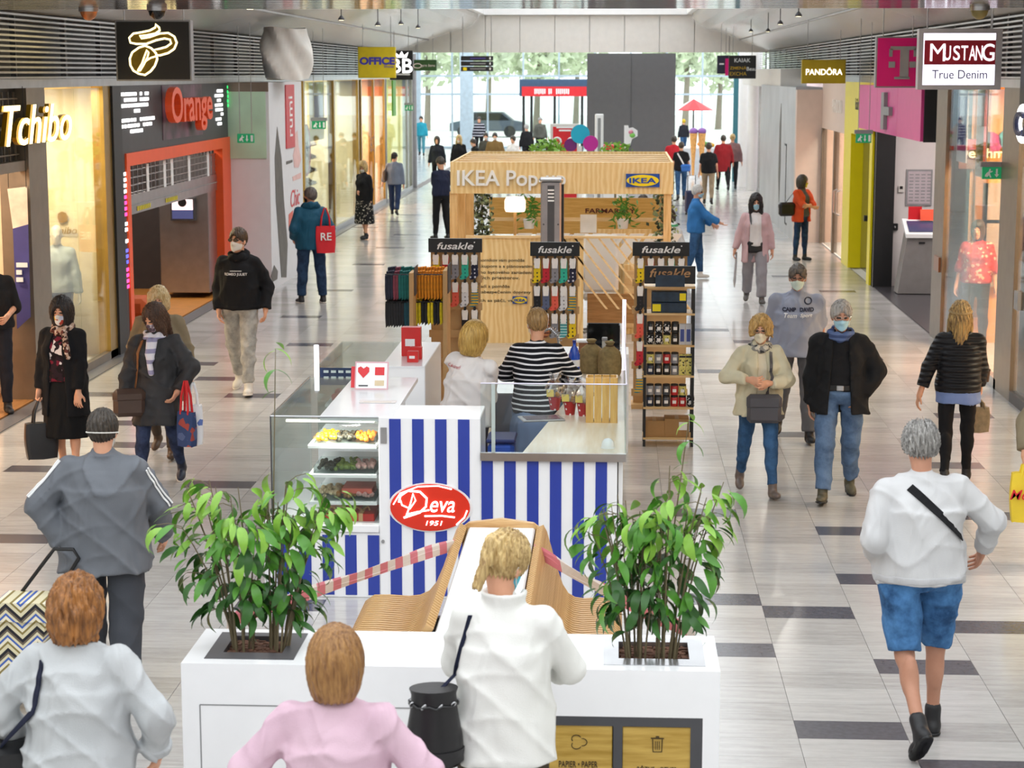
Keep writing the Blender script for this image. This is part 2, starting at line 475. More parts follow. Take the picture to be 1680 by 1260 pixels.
# sloping metal soffits, bulkhead, mirror-polished bridge ceiling, upper walls
def soffit(side):
    s = -1 if side == 'left' else 1
    xw = WL if s < 0 else WR; xi = -4.75 if s < 0 else 2.95
    prof = [(xw + s * .3, 4.16), (xw, 4.27), (xi, 4.83)] + [(xi - s * (0.75 * math.sin(a)), 4.83 + 0.34 * math.sin(a) ** 0.5 * 0 + 0.55 * (1 - math.cos(a))) for a in (0.4, 0.8, 1.2, 1.55)]
    root = bpy.data.objects.new('ceiling_' + side, None); COL.objects.link(root); root['kind'] = 'structure'
    y = 17.2; 
    while y < 57.9:
        y1 = min(y + 3.4, 57.98)
        mb = MB(); n = len(prof)
        v = [(a, yy, b + dz) for dz in (0, .03) for yy in (y + .006, y1 - .006) for a, b in prof]
        f = []
        for i in range(n - 1):
            f += [(i, i + 1, n + i + 1, n + i), (2 * n + i, 3 * n + i, 3 * n + i + 1, 2 * n + i + 1)]
            f += [(i, 2 * n + i, 2 * n + i + 1, i + 1), (n + i, n + i + 1, 3 * n + i + 1, 3 * n + i)]
        f += [(0, n, 3 * n, 2 * n), (n - 1, 3 * n - 1, 4 * n - 1, 2 * n - 1)]
        mb.add(v, f); mb.build('panel', M['soffit'], root)
        y = y1
    xj = (xw * .45 + xi * .55)
    zj = 4.27 + (4.83 - 4.27) * .55
    MB().box(xj - .02, xj + .02, 17.2, 58, zj - .028, zj + .0).build('joint_strip', M['steel'], root)
    X0, X1 = sorted((xi - s * .75, xi - s * .9))
    MB().box(X0, X1, 17.2, 58, 5.3, 7.4).build('upstand', M['white'], root)
soffit('left'); soffit('right')
band = struct('ceiling_bridge', MB().box(WL - .4, WR + .4, 13.6, 17.15, 4.15, 5.6), plain('mirror_ceiling', 'c4c4c8', 0.1, 0.95, var=0.03))
for k in range(9):
    struct('joint', MB().box(WL - .4, WR + .4, 14.0 + k * .36, 14.012 + k * .36, 4.1485, 4.152), M['dgrey'], band)
bulk = struct('wall_bulkhead', MB().box(WL - .6, WR + .6, 58.05, 58.3, 4.2, 7.4), M['offwhite'])
x = -2.81 - 4 * 1.02
while x < WR + .5:
    struct('panel', MB().box(x + .012, x + 1.008, 58.0, 58.06, 4.2, 5.27), M['offwhite'], bulk); x += 1.02
struct('beam', MB().box(-3.9, 2.25, 57.8, 58.06, 5.28, 5.46), M['white'], bulk)
for i in range(8):                       # roof glazing bars over the concourse void
    struct('beam_roof', MB().box(-3.9, 2.2, -1 + i * 8, -0.85 + i * 8, 7.25, 7.45), M['white'])
struct('wall_rear', MB().box(-7, 5, -3.2, -3, 0, 6), M['offwhite'])
for s, X in ((-1, WL), (1, WR)):
    struct('wall_side', MB().box(X, X + s * .2, -3, 13.6, 0, 5.6), M['offwhite'])

# entrance hall and glazed front
for s, X in ((-1, -9.6), (1, 7.6)):
    struct('wall_hall', MB().box(X, X + s * .2, 62, 95, 0, 6.6), M['white'])
struct('floor_hall', MB().box(-9.6, -6.42, 62, 97, -.02, -.001), M['tile'])
struct('floor_hall', MB().box(4.42, 7.6, 61, 97, -.02, -.001), M['tile'])
M['alu'] = plain('pale_blue_frame', 'b9ccd8', 0.4, 0.2)
front = struct('window_1', MB().box(-9.6, 7.6, 95, 95.02, 0.05, 6.5), glassm('front_glass', 'f4faf8', 0.05))
for k in range(11):
    X = -9.6 + 1.72 * k
    struct('mullion', MB().box(X - .04, X + .04, 94.93, 95.1, 0, 6.6), M['alu'], front)
for z in (0.0, 2.55, 3.42, 5.2):
    struct('transom', MB().box(-9.6, 7.6, 94.94, 95.08, z, z + .09), M['alu'], front)
for px0, px1 in ((755, 776), (680, 690)):
    a, b = atY(px0, 180, 94.5), atY(px1, 180, 94.5)
    struct('pillar', MB().box(a.x, b.x, 94.3, 94.9, 0, 6.6), M['alu'], front)
p = atY(676, 200, 62.2)
struct('pillar_grey', MB().lathe([(.15, 0), (.15, 4.2)], (p.x, 62.2, 0), 16), M['grey'], smooth=True)
# dark full-height screen in front of the entrance
a, b = atY(963, 160, 62), atY(1108, 160, 62)
scr = struct('wall_screen', MB().box(a.x, b.x, 62, 62.5, 0, 4.21), plain('slate_screen', '5c5c5f', 0.6, var=0.04))
struct('seam', MB().box((a.x + b.x) / 2 - .008, (a.x + b.x) / 2 + .008, 61.992, 62.0, 0, 4.2), M['dgrey'], scr)

# ------------------------------------------------------------------ outside the glazed front
def leaf_blob(name, c, r, mat, n, seed, size=.35, squash=.8):
    rng = np.random.default_rng(seed); mb = MB()
    d = rng.normal(size=(n, 3)); d /= np.linalg.norm(d, axis=1)[:, None]; d *= (rng.random(n) ** .4)[:, None] * r
    for p in d:
        o = Vector(c) + Vector((p[0], p[1], p[2] * squash)); a = Vector(rng.normal(size=3)).normalized(); b = a.cross(Vector(rng.normal(size=3))).normalized(); s = size * (.6 + .8 * rng.random())
        mb.add([o - a * s, o + b * s * .5, o + a * s, o - b * s * .5], [(0, 1, 2, 3)])
    return mb
M['leaf_out'] = plain('tree_leaf', 'd0d9ba', 0.6, var=0.3, scale=1)
M['bark'] = plain('bark', '8d8274', 0.9)
for i, (px, Y, r, zc) in enumerate([(700, 124, 3.4, 5.5), (800, 132, 3.0, 5.5), (880, 122, 3.2, 5.4), (945, 140, 3.2, 5.8), (1125, 118, 2.6, 5.5), (1180, 128, 3.4, 5.0), (620, 136, 3.4, 5.0)]):
    q = atY(px, 100, Y)
    t = thing('street_tree', 'leafy pale green tree standing outside beyond the glazed entrance', 'tree', (q.x, Y, 0), group='trees outside the entrance')
    leaf_blob('crown', (q.x, Y, zc), r, None, 900, i).build('crown', M['leaf_out'], t)
    MB().tube([(q.x, Y, 0), (q.x + .1, Y, zc * .6), (q.x, Y, zc + 1)], [.22, .16, .06]).build('trunk', M['bark'], t)
struct('ground_plaza', MB().box(-40, 40, 97, 170, -.02, 0.0), plain('plaza_paving', 'e2e0da', 0.8))
q = atY(800, 178, 112)
car = thing('parked_car', 'dark car parked outside beyond the glazed entrance', 'car', (q.x, 112, 0))
MB().prism([(-2.1, .35), (-2.1, .8), (-1.4, .95), (-.8, 1.42), (.9, 1.42), (1.5, .95), (2.1, .85), (2.1, .35)], (q.x, 111.2, 0), (1, 0, 0), (0, 0, 1), (0, 1.6, 0)).build('body', plain('car_paint', '4c5560', .3), car)
MB().prism([(-1.2, .96), (-.72, 1.36), (.82, 1.36), (1.3, .96)], (q.x, 111.18, 0), (1, 0, 0), (0, 0, 1), (0, .03, 0)).build('side_window', M['black_gloss'], car)
for dx in (-1.35, 1.3):
    MB().tube([(q.x + dx, 111.15, .33), (q.x + dx, 111.45, .33)], .33, 16).build('wheel', M['black'], car)

# entrance portal with red sign
def portal():
    a, b = atY(852, 150, 91), atY(966, 150, 91)
    zt = atY(900, 130, 91).z; zs = atY(900, 142, 91).z; zb = atY(900, 158, 91).z
    t = thing('entrance_portal', 'dark blue entrance portal with red sign strip and black posts', 'portal', ((a.x + b.x) / 2, 91, 0))
    MB().box(a.x, b.x + 1.2, 91, 92.6, zb, zt, .03).build('canopy', plain('navy_canopy', '35506e', .5), t)
    s = MB().box(a.x + .12, b.x - .1, 90.94, 90.99, zb, zs).build('sign_board', M['red'], t)
    for k, (x0, w) in enumerate(((.5, .55), (1.15, .25), (1.5, .7))):
        mb = MB()
        for j in range(int(w / .09)):
            mb.box(a.x + .2 + x0 + j * .09, a.x + .26 + x0 + j * .09, 90.93, 90.94, zb + .1 + .02 * (j % 2), zs - .1)
        mb.build('lettering', M['white'], s)
    for px in (859, 872, 910, 955):
        p = atY(px, 180, 91.1)
        MB().box(p.x - .06, p.x + .06, 91.05, 91.2, 0, zb).build('post', M['black'], t)
    MB().box(a.x + .2, b.x - .2, 91.12, 91.14, .1, zb - .02).build('pane', M['clear'], t)
portal()
# ------------------------------------------------------------------ shop fronts
def YL(px, X=WL, py=350): return atX(px, py, X).y
def LW(px, py, X=WL): return atX(px, py, X)
UPV = (0, 0, 1)
def shop_room(name, side, Y0, Y1, depth, wallm, floorm, light=None, color=(1, .9, .75), z1=3.5):
    s = -1 if side == 'left' else 1
    X = (WL if s < 0 else WR); Xb = X + s * depth
    r = struct('wall_' + name, MB().box(Xb, Xb + s * .06, Y0, Y1, 0, z1), wallm)
    struct('wall_' + name + '_near', MB().box(X + s * .05, Xb, Y0 - .04, Y0, 0, z1), wallm)
    struct('wall_' + name + '_end', MB().box(X + s * .05, Xb, Y1, Y1 + .04, 0, z1), wallm)
    struct('ceiling_' + name, MB().box(X + s * .05, Xb, Y0, Y1, z1 - .04, z1), M['white'])
    struct('floor_' + name, MB().box(X + s * .02, Xb, Y0, Y1, -.01, .012), floorm)
    if light:
        n = max(1, int((Y1 - Y0) / 2.5))
        for k in range(n):
            y = Y0 + (k + .5) * (Y1 - Y0) / n
            struct('ceiling_lamp', MB().box(X + s * depth * .25, X + s * depth * .75, y - .3, y + .3, z1 - .07, z1 - .041), M['white'])
            area_light('shop_light', (X + s * depth * .5, y, z1 - .09), depth * .4, .5, light * 1.7 / n, color)
    return r
def pane(side, Y0, Y1, z0, z1, parent, n=1, mat=None, X=None):
    s = -1 if side == 'left' else 1; X = X if X is not None else (WL if s < 0 else WR)
    for k in range(n):
        a = Y0 + (Y1 - Y0) * k / n; b = Y0 + (Y1 - Y0) * (k + 1) / n
        struct('pane', MB().box(X - .006, X + .006, a + .006, b - .006, z0, z1), mat or M['glass'], parent)
def upright(side, Y0, Y1, z1, mat, parent, d=.12, X=None):
    s = -1 if side == 'left' else 1; X = X if X is not None else (WL if s < 0 else WR)
    struct('frame_post', MB().box(X - s * .03, X + s * d, Y0, Y1, 0, z1), mat, parent)

# --- coffee shop (left wall, nearest)
yA, yB, yC, yD, yE = YL(46), YL(76), YL(183), YL(189), YL(389)
yE = 32.25
room = shop_room('coffee_shop', 'left', 14, yA + .4, 2.6, plain('peach_wall', 'e9c9a8', .6), M['wood_floor'], 130, (1, .86, .66))
win = struct('window_2', MB().box(WL - .05, WL + .03, yB, yC, 0.0, .1), M['bronze'])
upright('left', yA, yB, 3.44, M['bronze'], win, .3)
upright('left', yC - .35, yC, 3.44, plain('brass_frame', 'a98a4a', .3, .7), win)
pane('left', yB, yC - .3, .1, 3.42, win, 2)
shop_room('window_display', 'left', yB + .04, yC - .02, 1.15, M['cream'], M['white'], 75, (1, .85, .6))
c = atY(105, 378, yC - .06); lettering('tchibo', M['gold'], win, (c.x, yC - .06, c.z), (1, 0, 0), UPV, width=.34, height=.09, shear=.25, bold=.012)
bean = [(0, .30), (.1, .26), (.16, .16), (.13, .05), (.03, 0), (-.07, .03), (-.12, .13), (-.1, .24)]
c = atY(102, 366, yC - .06); MB().prism([(a * .5, b * .5) for a, b in bean], (c.x, yC - .06, c.z), (1, 0, 0), UPV, (0, .01, 0)).build('emblem', M['gold'], win)
struct('black_pillar', MB().box(WL - .3, WL + .06, yC, yD + .25, 0, 3.44), M['black'])
# entrance transom with mesh and neon lettering
tr = struct('trim_2', MB().box(WL - .1, WL, 14, yA, 2.55, 2.66), M['bronze'])
struct('shutter_back', MB().box(WL - .12, WL - .10, 14, yA, 2.66, 3.44), M['black'], tr)
for k in range(5):
    struct('shutter_bar', MB().box(WL - .09, WL - .07, 14, yA, 2.72 + k * .15, 2.735 + k * .15), M['bronze'], tr)
for k in range(24):
    y = yA - .12 - k * .2
    struct('shutter_link', MB().box(WL - .09, WL - .07, y, y + .012, 2.66, 3.4), M['bronze'], tr)
sg = thing('shop_lettering', 'gold neon script lettering above the coffee shop entrance', 'sign', (WL, 21, 2.9))
c0 = LW(58, 203, WL + .12)
lettering('Tchibo', M['gold'], sg, (WL + .12, c0.y, c0.z), (0, 1, 0), UPV, width=2.5, height=.42, shear=.3, bold=.03, depth=.05)
lettering('Tchibo', M['neon'], sg, (WL + .17, c0.y, c0.z), (0, 1, 0), UPV, width=2.5, height=.42, shear=.3, bold=.002, depth=.01, name='neon_edge')
MB().box(WL + .0, WL + .06, c0.y - 1.3, c0.y + 1.2, c0.z - .05, c0.z - .02).build('mounting_rail', M['black'], sg)
MB().prism([(a * 1.6, b * 1.6) for a, b in bean], (WL + .1, c0.y - 1.72, c0.z - .25), (0, 1, 0), UPV, (.06, 0, 0)).build('bean_emblem', M['gold'], sg)
# banner, plinth, wire stand inside the entrance
bn = thing('hanging_banner', 'hanging fabric banner with purple lower half inside coffee shop', 'banner', (-7.4, 20.6, .9))
def quad_px(pts, Y, th, mat, name, parent):
    v = [atY(x, y, Y) for x, y in pts]; n = len(v)
    MB().add([tuple(p) for p in v] + [(p.x, p.y + th, p.z) for p in v], [tuple(range(n)), tuple(range(2 * n - 1, n - 1, -1))] + [(i, i + n, (i + 1) % n + n, (i + 1) % n) for i in range(n)]).build(name, mat, parent)
quad_px([(21, 375), (46, 368), (50, 520), (28, 540)], 21.0, .01, plain('banner_purple', '44407f', .7, var=.15, scale=3), 'lower_cloth', bn)
quad_px([(12, 310), (44, 306), (46, 368), (21, 375)], 21.0, .01, plain('banner_photo', 'e6cdb8', .7, var=.25, scale=5), 'upper_cloth', bn)
for k, ww in enumerate((18, 9, 11)):
    a = atY(27, 430 + k * 12 + 4, 20.98); b = atY(27 + ww, 430 + k * 12 + 4, 20.98)
    MB().box(a.x, b.x, 20.97, 20.985, a.z - .03, a.z + .02).build('print_line', M['white'], bn)
for px in (14, 43):
    c = atY(px, 308, 21.0); MB().tube([(c.x, 21.0, c.z), (c.x, 21.0, 3.46)], .004, 5).build('cord', M['black'], bn)
pl = thing('display_plinth', 'low white plinth inside the coffee shop entrance', 'plinth', (-7.5, 20.9, 0))
MB().box(-7.95, -6.95, 20.75, 21.3, .012, .36, .01).build('block', M['offwhite'], pl)
MB().box(-8.0, -6.92, 20.72, 21.33, .36, .39, .005).build('top_board', M['white'], pl)
ws = thing('wire_stand', 'thin black wire frame stand on the plinth', 'stand', (-7.2, 21.1, .39))
for dx in (0, .28):
    for dy in (0, .28): MB().box(-7.35 + dx, -7.335 + dx, 21.0 + dy, 21.015 + dy, .391, .95).build('leg', M['black'], ws)
for z in (.4, .94):
    MB().tube([(-7.35, 21.0, z), (-7.06, 21.0, z), (-7.06, 21.29, z), (-7.35, 21.29, z)], .008, 6, closed=True).build('ring', M['black'], ws)

# --- phone shop with orange portal
yo0, yo1 = YL(189) + .05, 32.25
zO = 2.56
ph = struct('wall_phone_shop', MB().box(WL - .12, WL + .02, yo0, yo1, zO, 3.44), M['dgrey'])
struct('jamb', MB().box(WL - .12, WL + .02, yo0, YL(205), 0, zO), M['dgrey'], ph)
struct('jamb', MB().box(WL - .12, WL + .02, YL(377), yo1, 0, zO), M['dgrey'], ph)
y2, y3 = YL(205), YL(377)
struct('orange_trim', MB().box(WL - .1, WL + .045, y2, y3, zO - .17, zO), M['orange'], ph)
struct('orange_trim', MB().box(WL - .1, WL + .045, y2, y2 + .18, 0, zO - .17), M['orange'], ph)
struct('orange_trim', MB().box(WL - .1, WL + .045, y3 - .72, y3, 0, zO - .17), M['orange'], ph)
shop_room('phone_room', 'left', y2, y3, 3.4, plain('charcoal_wall', '3a3433', .6), plain('ochre_floor', 'c8843c', .35, var=.1), 60, (1, .93, .85))
sh = struct('door_shutter', MB().box(WL - .1, WL - .06, y2 + .18, y3 - .72, 1.72, 1.98), M['steel'])
struct('guide_bar', MB().box(WL - .11, WL - .05, y2 + .18, y3 - .72, 1.84, 1.855), M['grey'], sh)
for k in range(5): struct('shutter_bar', MB().box(WL - .09, WL - .07, y2 + .18, y3 - .72, 2.0 + k * .1, 2.014 + k * .1), M['steel'], sh)
for k in range(23): struct('shutter_link', MB().box(WL - .09, WL - .07, y2 + .25 + k * .26, y2 + .266 + k * .26, 1.98, 2.4), M['steel'], sh)
for px in (228, 256, 268, 296, 327):
    y = YL(px + 20)
    struct('paper_strip', MB().box(WL - .055, WL - .045, y, y + .13, 1.98, 2.36), M['white'], sh)
for y in (y2 + .9, y2 + 2.6):
    for k in range(8): struct('hazard_mark', MB().box(WL - .055, WL - .05, y + k * .1, y + k * .1 + .05, 1.75, 1.81), M['yellow'], sh)
struct('metal_cabinet', MB().box(-7.3, -6.5, 31.0, 31.9, 0.1, 2.3, .01), M['steel'], None)
lb = thing('light_poster', 'glowing advertising poster inside the phone shop', 'poster', (-8.3, 30.95, 1.75))
a, b = atY(279, 325, 30.9), atY(320, 362, 30.9)
MB().box(a.x, b.x, 30.9, 30.98, b.z, a.z).build('frame', M['dgrey'], lb)
MB().box(a.x + .03, b.x - .03, 30.885, 30.9, b.z + .17, a.z - .02).build('upper_picture', glow('poster_glow', 'f2d6d4', 1.1), lb)
MB().box(a.x + .03, b.x - .03, 30.885, 30.9, b.z + .03, b.z + .17).build('lower_picture', glow('poster_navy', '3a3f66', .9), lb)
MB().tube([((a.x + b.x) / 2, 30.882, a.z - .07), ((a.x + b.x) / 2, 30.884, a.z - .07)], .07, 16).build('dot', M['black'], lb)
# booth seat
st = thing('lounge_seat', 'rounded orange high-backed lounge seat inside the phone shop', 'seat', (-6.75, 26.9, 0))
MB().box(-7.05, -6.5, 26.6, 27.2, .25, .5, .06).build('cushion', plain('rust_fabric', 'b5501e', .8), st, smooth=True)
MB().box(-7.12, -6.95, 26.55, 27.25, .25, 1.1, .08).build('backrest', plain('rust_fabric', 'b5501e', .8), st, smooth=True)
MB().box(-7.02, -6.52, 26.65, 27.15, .012, .25).build('base', M['black'], st)
so = struct('wall_socket', MB().box(-8.6, -8.48, 30.96, 30.99, 1.0, 1.2), M['offwhite'])
# fascia lettering and LED dashes
fs = thing('fascia_sign', 'orange raised shop lettering on dark fascia panel', 'sign', (WL + .03, 29, 3))
p0 = LW(305, 178)
MB().box(WL + .021, WL + .03, YL(268), YL(333), 2.66, 3.43).build('picture_panel', plain('collage_panel', '5c3d4d', .4, var=.9, scale=2.5), fs)
lettering('Orange', plain('letter_orange', 'ff5a2a', .35), fs, (WL + .16, p0.y - .45, p0.z), (0, 1, 0), UPV, width=2.8, height=.66, bold=.045, depth=.1)
rng = random.Random(11)
M['led'] = glow('led_white', 'ffffff', 1.6); M['led_g'] = glow('led_green', '2ecf6a', 1.6); M['led_m'] = glow('led_magenta', 'e04a9a', 1.3); M['led_b'] = glow('led_blue', '5a5fd0', 1.2)
def led_field(name, mat, Yc, zc, w, h, n, shape):
    mb = MB()
    for i in range(n):
        for j in range(int(h / .075)):
            y = Yc - w / 2 + w * (i + .5) / n; z = zc - h / 2 + .075 * j
            if shape(2 * (y - Yc) / w, 2 * (z - zc) / h) and rng.random() < .85:
                L = .04 + .05 * rng.random(); mb.box(WL + .022, WL + .032, y - L, y + L, z, z + .045)
    o = mb.build('led_field', mat, fs); o['kind'] = 'stuff'
led_field('a', M['led'], YL(224), 3.24, 1.5, .32, 9, lambda a, b: abs(b) < 1.1 - abs(a) * .4)
led_field('b', M['led'], YL(228), 2.92, 1.9, .36, 11, lambda a, b: b > -1 + abs(a) * .8)
led_field('c', M['led'], YL(361), 3.1, .6, .66, 4, lambda a, b: abs(a) < .9)
led_field('d', M['led_g'], YL(382) - .1, 2.95, .5, 1.0, 4, lambda a, b: a > -.6 - b)
for zc, mt in ((2.2, M['led']), (1.9, M['led_m']), (1.55, M['led']), (1.2, M['led_b']), (.95, M['led_m'])):
    led_field('e', mt, YL(199), zc, .42, .3, 3, lambda a, b: True)

# --- white hoarding box with painted figures, wrapped pillar head
q0 = G(440, 478); HX = -5.72; HY0, HY1 = 32.3, 35.7
hb = struct('wall_hoarding', MB().box(WL, HX, HY0, HY1, 0, 3.45), plain('hoarding_white', 'dddde0', .45, var=.02))
struct('green_panel', MB().box(WL - .2, HX - .05, HY0 - .02, HY0 - .005, 2.2, 3.3), plain('pale_green_panel', 'bfe0c4', .3, var=.15, scale=1.5), hb)
struct('cap_panel', MB().box(WL - .2, HX - .0, HY0 - .03, HY0 - .005, 3.3, 3.45), M['bronze'], hb)
struct('red_plate', MB().box(HX, HX + .02, HY0 + 1.6, HY0 + 2.5, 2.3, 3.4), plain('red_plate', 'c8343c', .4), hb)
lettering('rumi', M['white'], hb, (HX + .022, HY0 + 2.05, 2.85), (0, 0, 1), (0, -1, 0), width=.7, height=.4)
def painted(px_pts, mat, off=.006):
    v = [LW(x, y, HX + off) for x, y in px_pts]
    ref = v[0]; out = [(p.y, p.z) for p in v]
    MB().prism(out, (HX + .001, 0, 0), (0, 1, 0), UPV, (off, 0, 0)).build('painted_figure', mat, hb)
M['paint_dark'] = plain('paint_dark', '55504a', .5, var=.2)
painted([(455, 208), (462, 260), (466, 330), (472, 400), (470, 455), (462, 455), (458, 400), (453, 330), (451, 260)], M['paint_dark'])
painted([(470, 265), (480, 262), (480, 266), (470, 270)], M['paint_dark'])
painted([(450, 435), (456, 445), (455, 458), (448, 462), (445, 452)], M['paint_dark'])
painted([(474, 352), (481, 345), (480, 366), (474, 374)], plain('paint_red', 'd0604f', .5))
painted([(484, 220), (488, 214), (490, 240), (494, 262), (490, 275), (483, 275), (481, 255), (484, 240)], plain('paint_rose', 'e2b9b4', .5))
painted([(480, 290), (494, 283), (494, 292), (481, 297)], plain('paint_rose', 'e2b9b4', .5))
lettering('Chic', M['red'], hb, (HX + .006, HY0 + 2.5, 1.4), (0, 1, 0), UPV, width=1.0, height=.3, shear=.3, bold=-.01)
# translucent plastic wrap round the pillar head
mb = MB(); n = 44; rows = 20
vs = []
for j in range(rows):
    t = j / (rows - 1); z = 3.5 + t * .85
    for k in range(n):
        a = 2 * PI * k / n; r = .36 + .14 * math.sin(PI * min(1, t * 1.1)) * (.6 + .4 * math.sin(3 * a + 4 * t)) + .025 * math.sin(7 * a + 9 * t)
        vs.append((-5.58 + .95 * r * math.cos(a), 33.3 + 1.6 * r * math.sin(a), z + .02 * math.sin(2 * a)))
mb.add(vs, [(j * n + k, j * n + (k + 1) % n, (j + 1) * n + (k + 1) % n, (j + 1) * n + k) for j in range(rows - 1) for k in range(n)])
wr = mb.build('plastic_wrap', plain('milky_plastic', 'eeece6', .5, var=.06, scale=4), None, smooth=True)
tag(wr, 'crumpled milky plastic sheet wrapped round top of the white hoarding', 'plastic sheet')

# --- shoe shop and neighbours (left)
y5, y6, y7, y8 = HY1 + .1, YL(590), YL(632), YL(668)
shop_room('shoe_shop', 'left', y5, y6, 2.8, plain('shoe_wall', 'e2d6ae', .6, var=.25, scale=.6), M['offwhite'], 260, (1, .97, .9))
w3 = struct('window_3', MB().box(WL - .04, WL + .04, y5, y6, 0, .12), M['steel'])
for f in (0, .33, .66, .98):
    y = y5 + (y6 - y5) * f; upright('left', y, y + .16, 3.44, plain('brass_frame', 'a98a4a', .3, .7), w3)
pane('left', y5, y6, .12, 3.42, w3, 3)
struct('yellow_blind', MB().box(WL - .35, WL - .3, y5 + 4.0, y5 + 6.2, 2.1, 3.4), plain('yellow_blind', 'd9b400', .5), w3)
struct('yellow_blind', MB().box(WL - .35, WL - .3, y5 + 7.2, y5 + 9.4, 2.1, 3.4), plain('yellow_blind', 'd9b400', .5), w3)
struct('blue_script', MB().box(WL - .28, WL - .26, y5 + 7.8, y5 + 9.0, 2.6, 3.1), plain('blue_script', '3b3aa8', .5), w3)
struct('round_decal', MB().tube([(WL - .06, y5 + 5.2, 2.0), (WL - .05, y5 + 5.2, 2.0)], .55, 24), plain('rose_decal', 'd9689a', .5), w3)
struct('round_decal', MB().tube([(WL - .045, y5 + 5.0, 2.02), (WL - .035, y5 + 5.0, 2.02)], .5, 24), M['white'], w3)
lettering('ss', M['dgrey'], w3, (WL - .03, y5 + 5.0, 2.02), (0, 1, 0), UPV, width=.5)
sd = thing('shoe_rack', 'tall yellow shelf rack holding rows of white shoes behind glass', 'shelf', (WL - .6, y5 + 6.5, 0))
MB().box(WL - .66, WL - .62, y5 + 5.6, y5 + 8.4, 0, 2.3).build('back_panel', plain('mustard', 'c79a10', .5), sd)
for k in range(7): MB().box(WL - .62, WL - .32, y5 + 5.6, y5 + 8.4, .25 + .29 * k, .27 + .29 * k).build('shelf_board', plain('mustard', 'c79a10', .5), sd)
shoe = MB().prism([(0, 0), (.27, 0), (.28, .05), (.18, .08), (.1, .13), (0, .12)], (0, -.05, 0), (1, 0, 0), (0, 0, 1), (0, .1, 0)).mesh('shoe', plain('shoe_white', 'e9e6e2', .5))
shoe_d = MB().prism([(0, 0), (.27, 0), (.28, .05), (.18, .08), (.1, .13), (0, .12)], (0, -.05, 0), (1, 0, 0), (0, 0, 1), (0, .1, 0)).mesh('shoe', plain('shoe_tan', '8d6b52', .5))
for k in range(7):
    for j in range(5):
        o = link(bpy.data.objects.new('display_shoe', shoe if (k + j) % 4 else shoe_d)); o.location = (WL - .58, y5 + 5.85 + .56 * j, .27 + .29 * k)
        tag(o, 'white shoe on the mustard shelf rack behind glass' if (k + j) % 4 else 'tan shoe on the mustard shelf rack behind glass', 'shoe', 'shoes on the mustard rack')
shop_room('peach_shop', 'left', y6 + .3, y7, 3.0, plain('peach_shop_wall', 'f0b98a', .6, var=.25, scale=.8), M['white'], 240, (1, .9, .78))
w4 = struct('window_4', MB().box(WL - .04, WL + .04, y6 + .3, y7, 0, .14), M['steel'])
for f in (0, .5, .97):
    y = y6 + .3 + (y7 - y6 - .3) * f; upright('left', y, y + .16, 3.44, plain('brass_frame', 'a98a4a', .3, .7), w4)
pane('left', y6 + .3, y7, .14, 3.42, w4, 2)
struct('hanging_decor', MB().box(WL - 1, WL - .9, y6 + 2, y6 + 2.6, 2.2, 3.2), M['white'], w4)
lettering('83', plain('brown_letter', '7a5530', .5), w4, (WL + .02, y6 + 2.6, 1.75), (0, 1, 0), UPV, width=1.0, height=.4)
shop_room('yellow_shop', 'left', y7 + .3, 61.8, 2.5, plain('pale_yellow_wall', 'e8e2a0', .6), M['white'], 120, (1, 1, .92))
w5 = struct('window_5', MB().box(WL - .04, WL + .04, y7 + .3, 61.8, 0, .1), M['steel'])
for y in (y7 + .15, y8, 61.7): upright('left', y, y + .22, 3.44, M['grey'], w5)
pane('left', y7 + .3, 61.8, .1, 3.42, w5, 2)
struct('green_flag', MB().box(WL + .1, WL + .14, y7 + 1.0, y7 + 1.7, 2.4, 3.4), plain('lime', '5fae2d', .5), w5)

# --- right wall, from near to far
YR = lambda px, py=350: atX(px, py, WR).y
r0, r1, r2, r3, r4 = YR(1672), YR(1648), YR(1552), YR(1535), 33.5
shop_room('fashion_near', 'right', 13, r0, 2.4, plain('pink_peach_wall', 'eac4a0', .55), plain('pale_floor', 'd9c9ba', .3), 170, (1, .83, .62))
w6 = struct('window_6', MB().box(WR - .03, WR + .05, 13, r0, 0, .12), M['dgrey'])
pane('right', 15, r0, .12, 3.42, w6, 3)
upright('right', r0, r1, 3.44, M['bronze'], w6, .2)
struct('door_lock', MB().box(WR - .04, WR, r0 - .3, r0 - .1, 1.05, 1.25), M['grey'], w6)
cs = thing('bubble_lettering', 'white raised shop letters with dark outline at wall edge', 'sign', (WR - .1, r0, 2.9))
c0 = atX(1672, 203, WR - .1)
lettering('CA', M['led'], cs, (WR - .06, c0.y - .25, c0.z), (0, -1, 0), UPV, width=1.15, height=.42, bold=.22, depth=.03, name='white_halo')
lettering('CA', plain('ink_blue', '20244a', .5), cs, (WR - .1, c0.y - .25, c0.z), (0, -1, 0), UPV, width=.95, height=.26, bold=.03, depth=.04)
struct('sign_slab', MB().box(WR - .0, WR + .1, 14, r0 - .2, 3.0, 3.44), M['black'])
shop_room('shoe_outlet', 'right', r1 + .05, r2, 2.2, plain('amber_wall', 'e2a055', .55), plain('grey_floor', 'b9b9bc', .25), 190, (1, .8, .55))
w7 = struct('window_7', MB().box(WR - .03, WR + .05, r1, r2, 0, .12), M['steel'])
upright('right', r1, r1 + .12, 3.44, M['bronze'], w7, .1); upright('right', r2, r3, 3.44, M['bronze'], w7, .3)
pane('right', r1 + .1, r2, .12, 3.42, w7, 2)
struct('lock_plate', MB().box(WR - .06, WR - .03, r2 + .1, r2 + .5, .95, 1.15), plain('copper_plate', '9a6a4a', .3, .7), w7)
YB = r2 - .06
def disp(nm, x0, y0, x1, y1, m, dy=0):
    a, b = atY(x0, y0, YB), atY(x1, y1, YB); struct(nm, MB().box(a.x, b.x, YB - .02 - dy, YB - dy, b.z, a.z), m, w7)
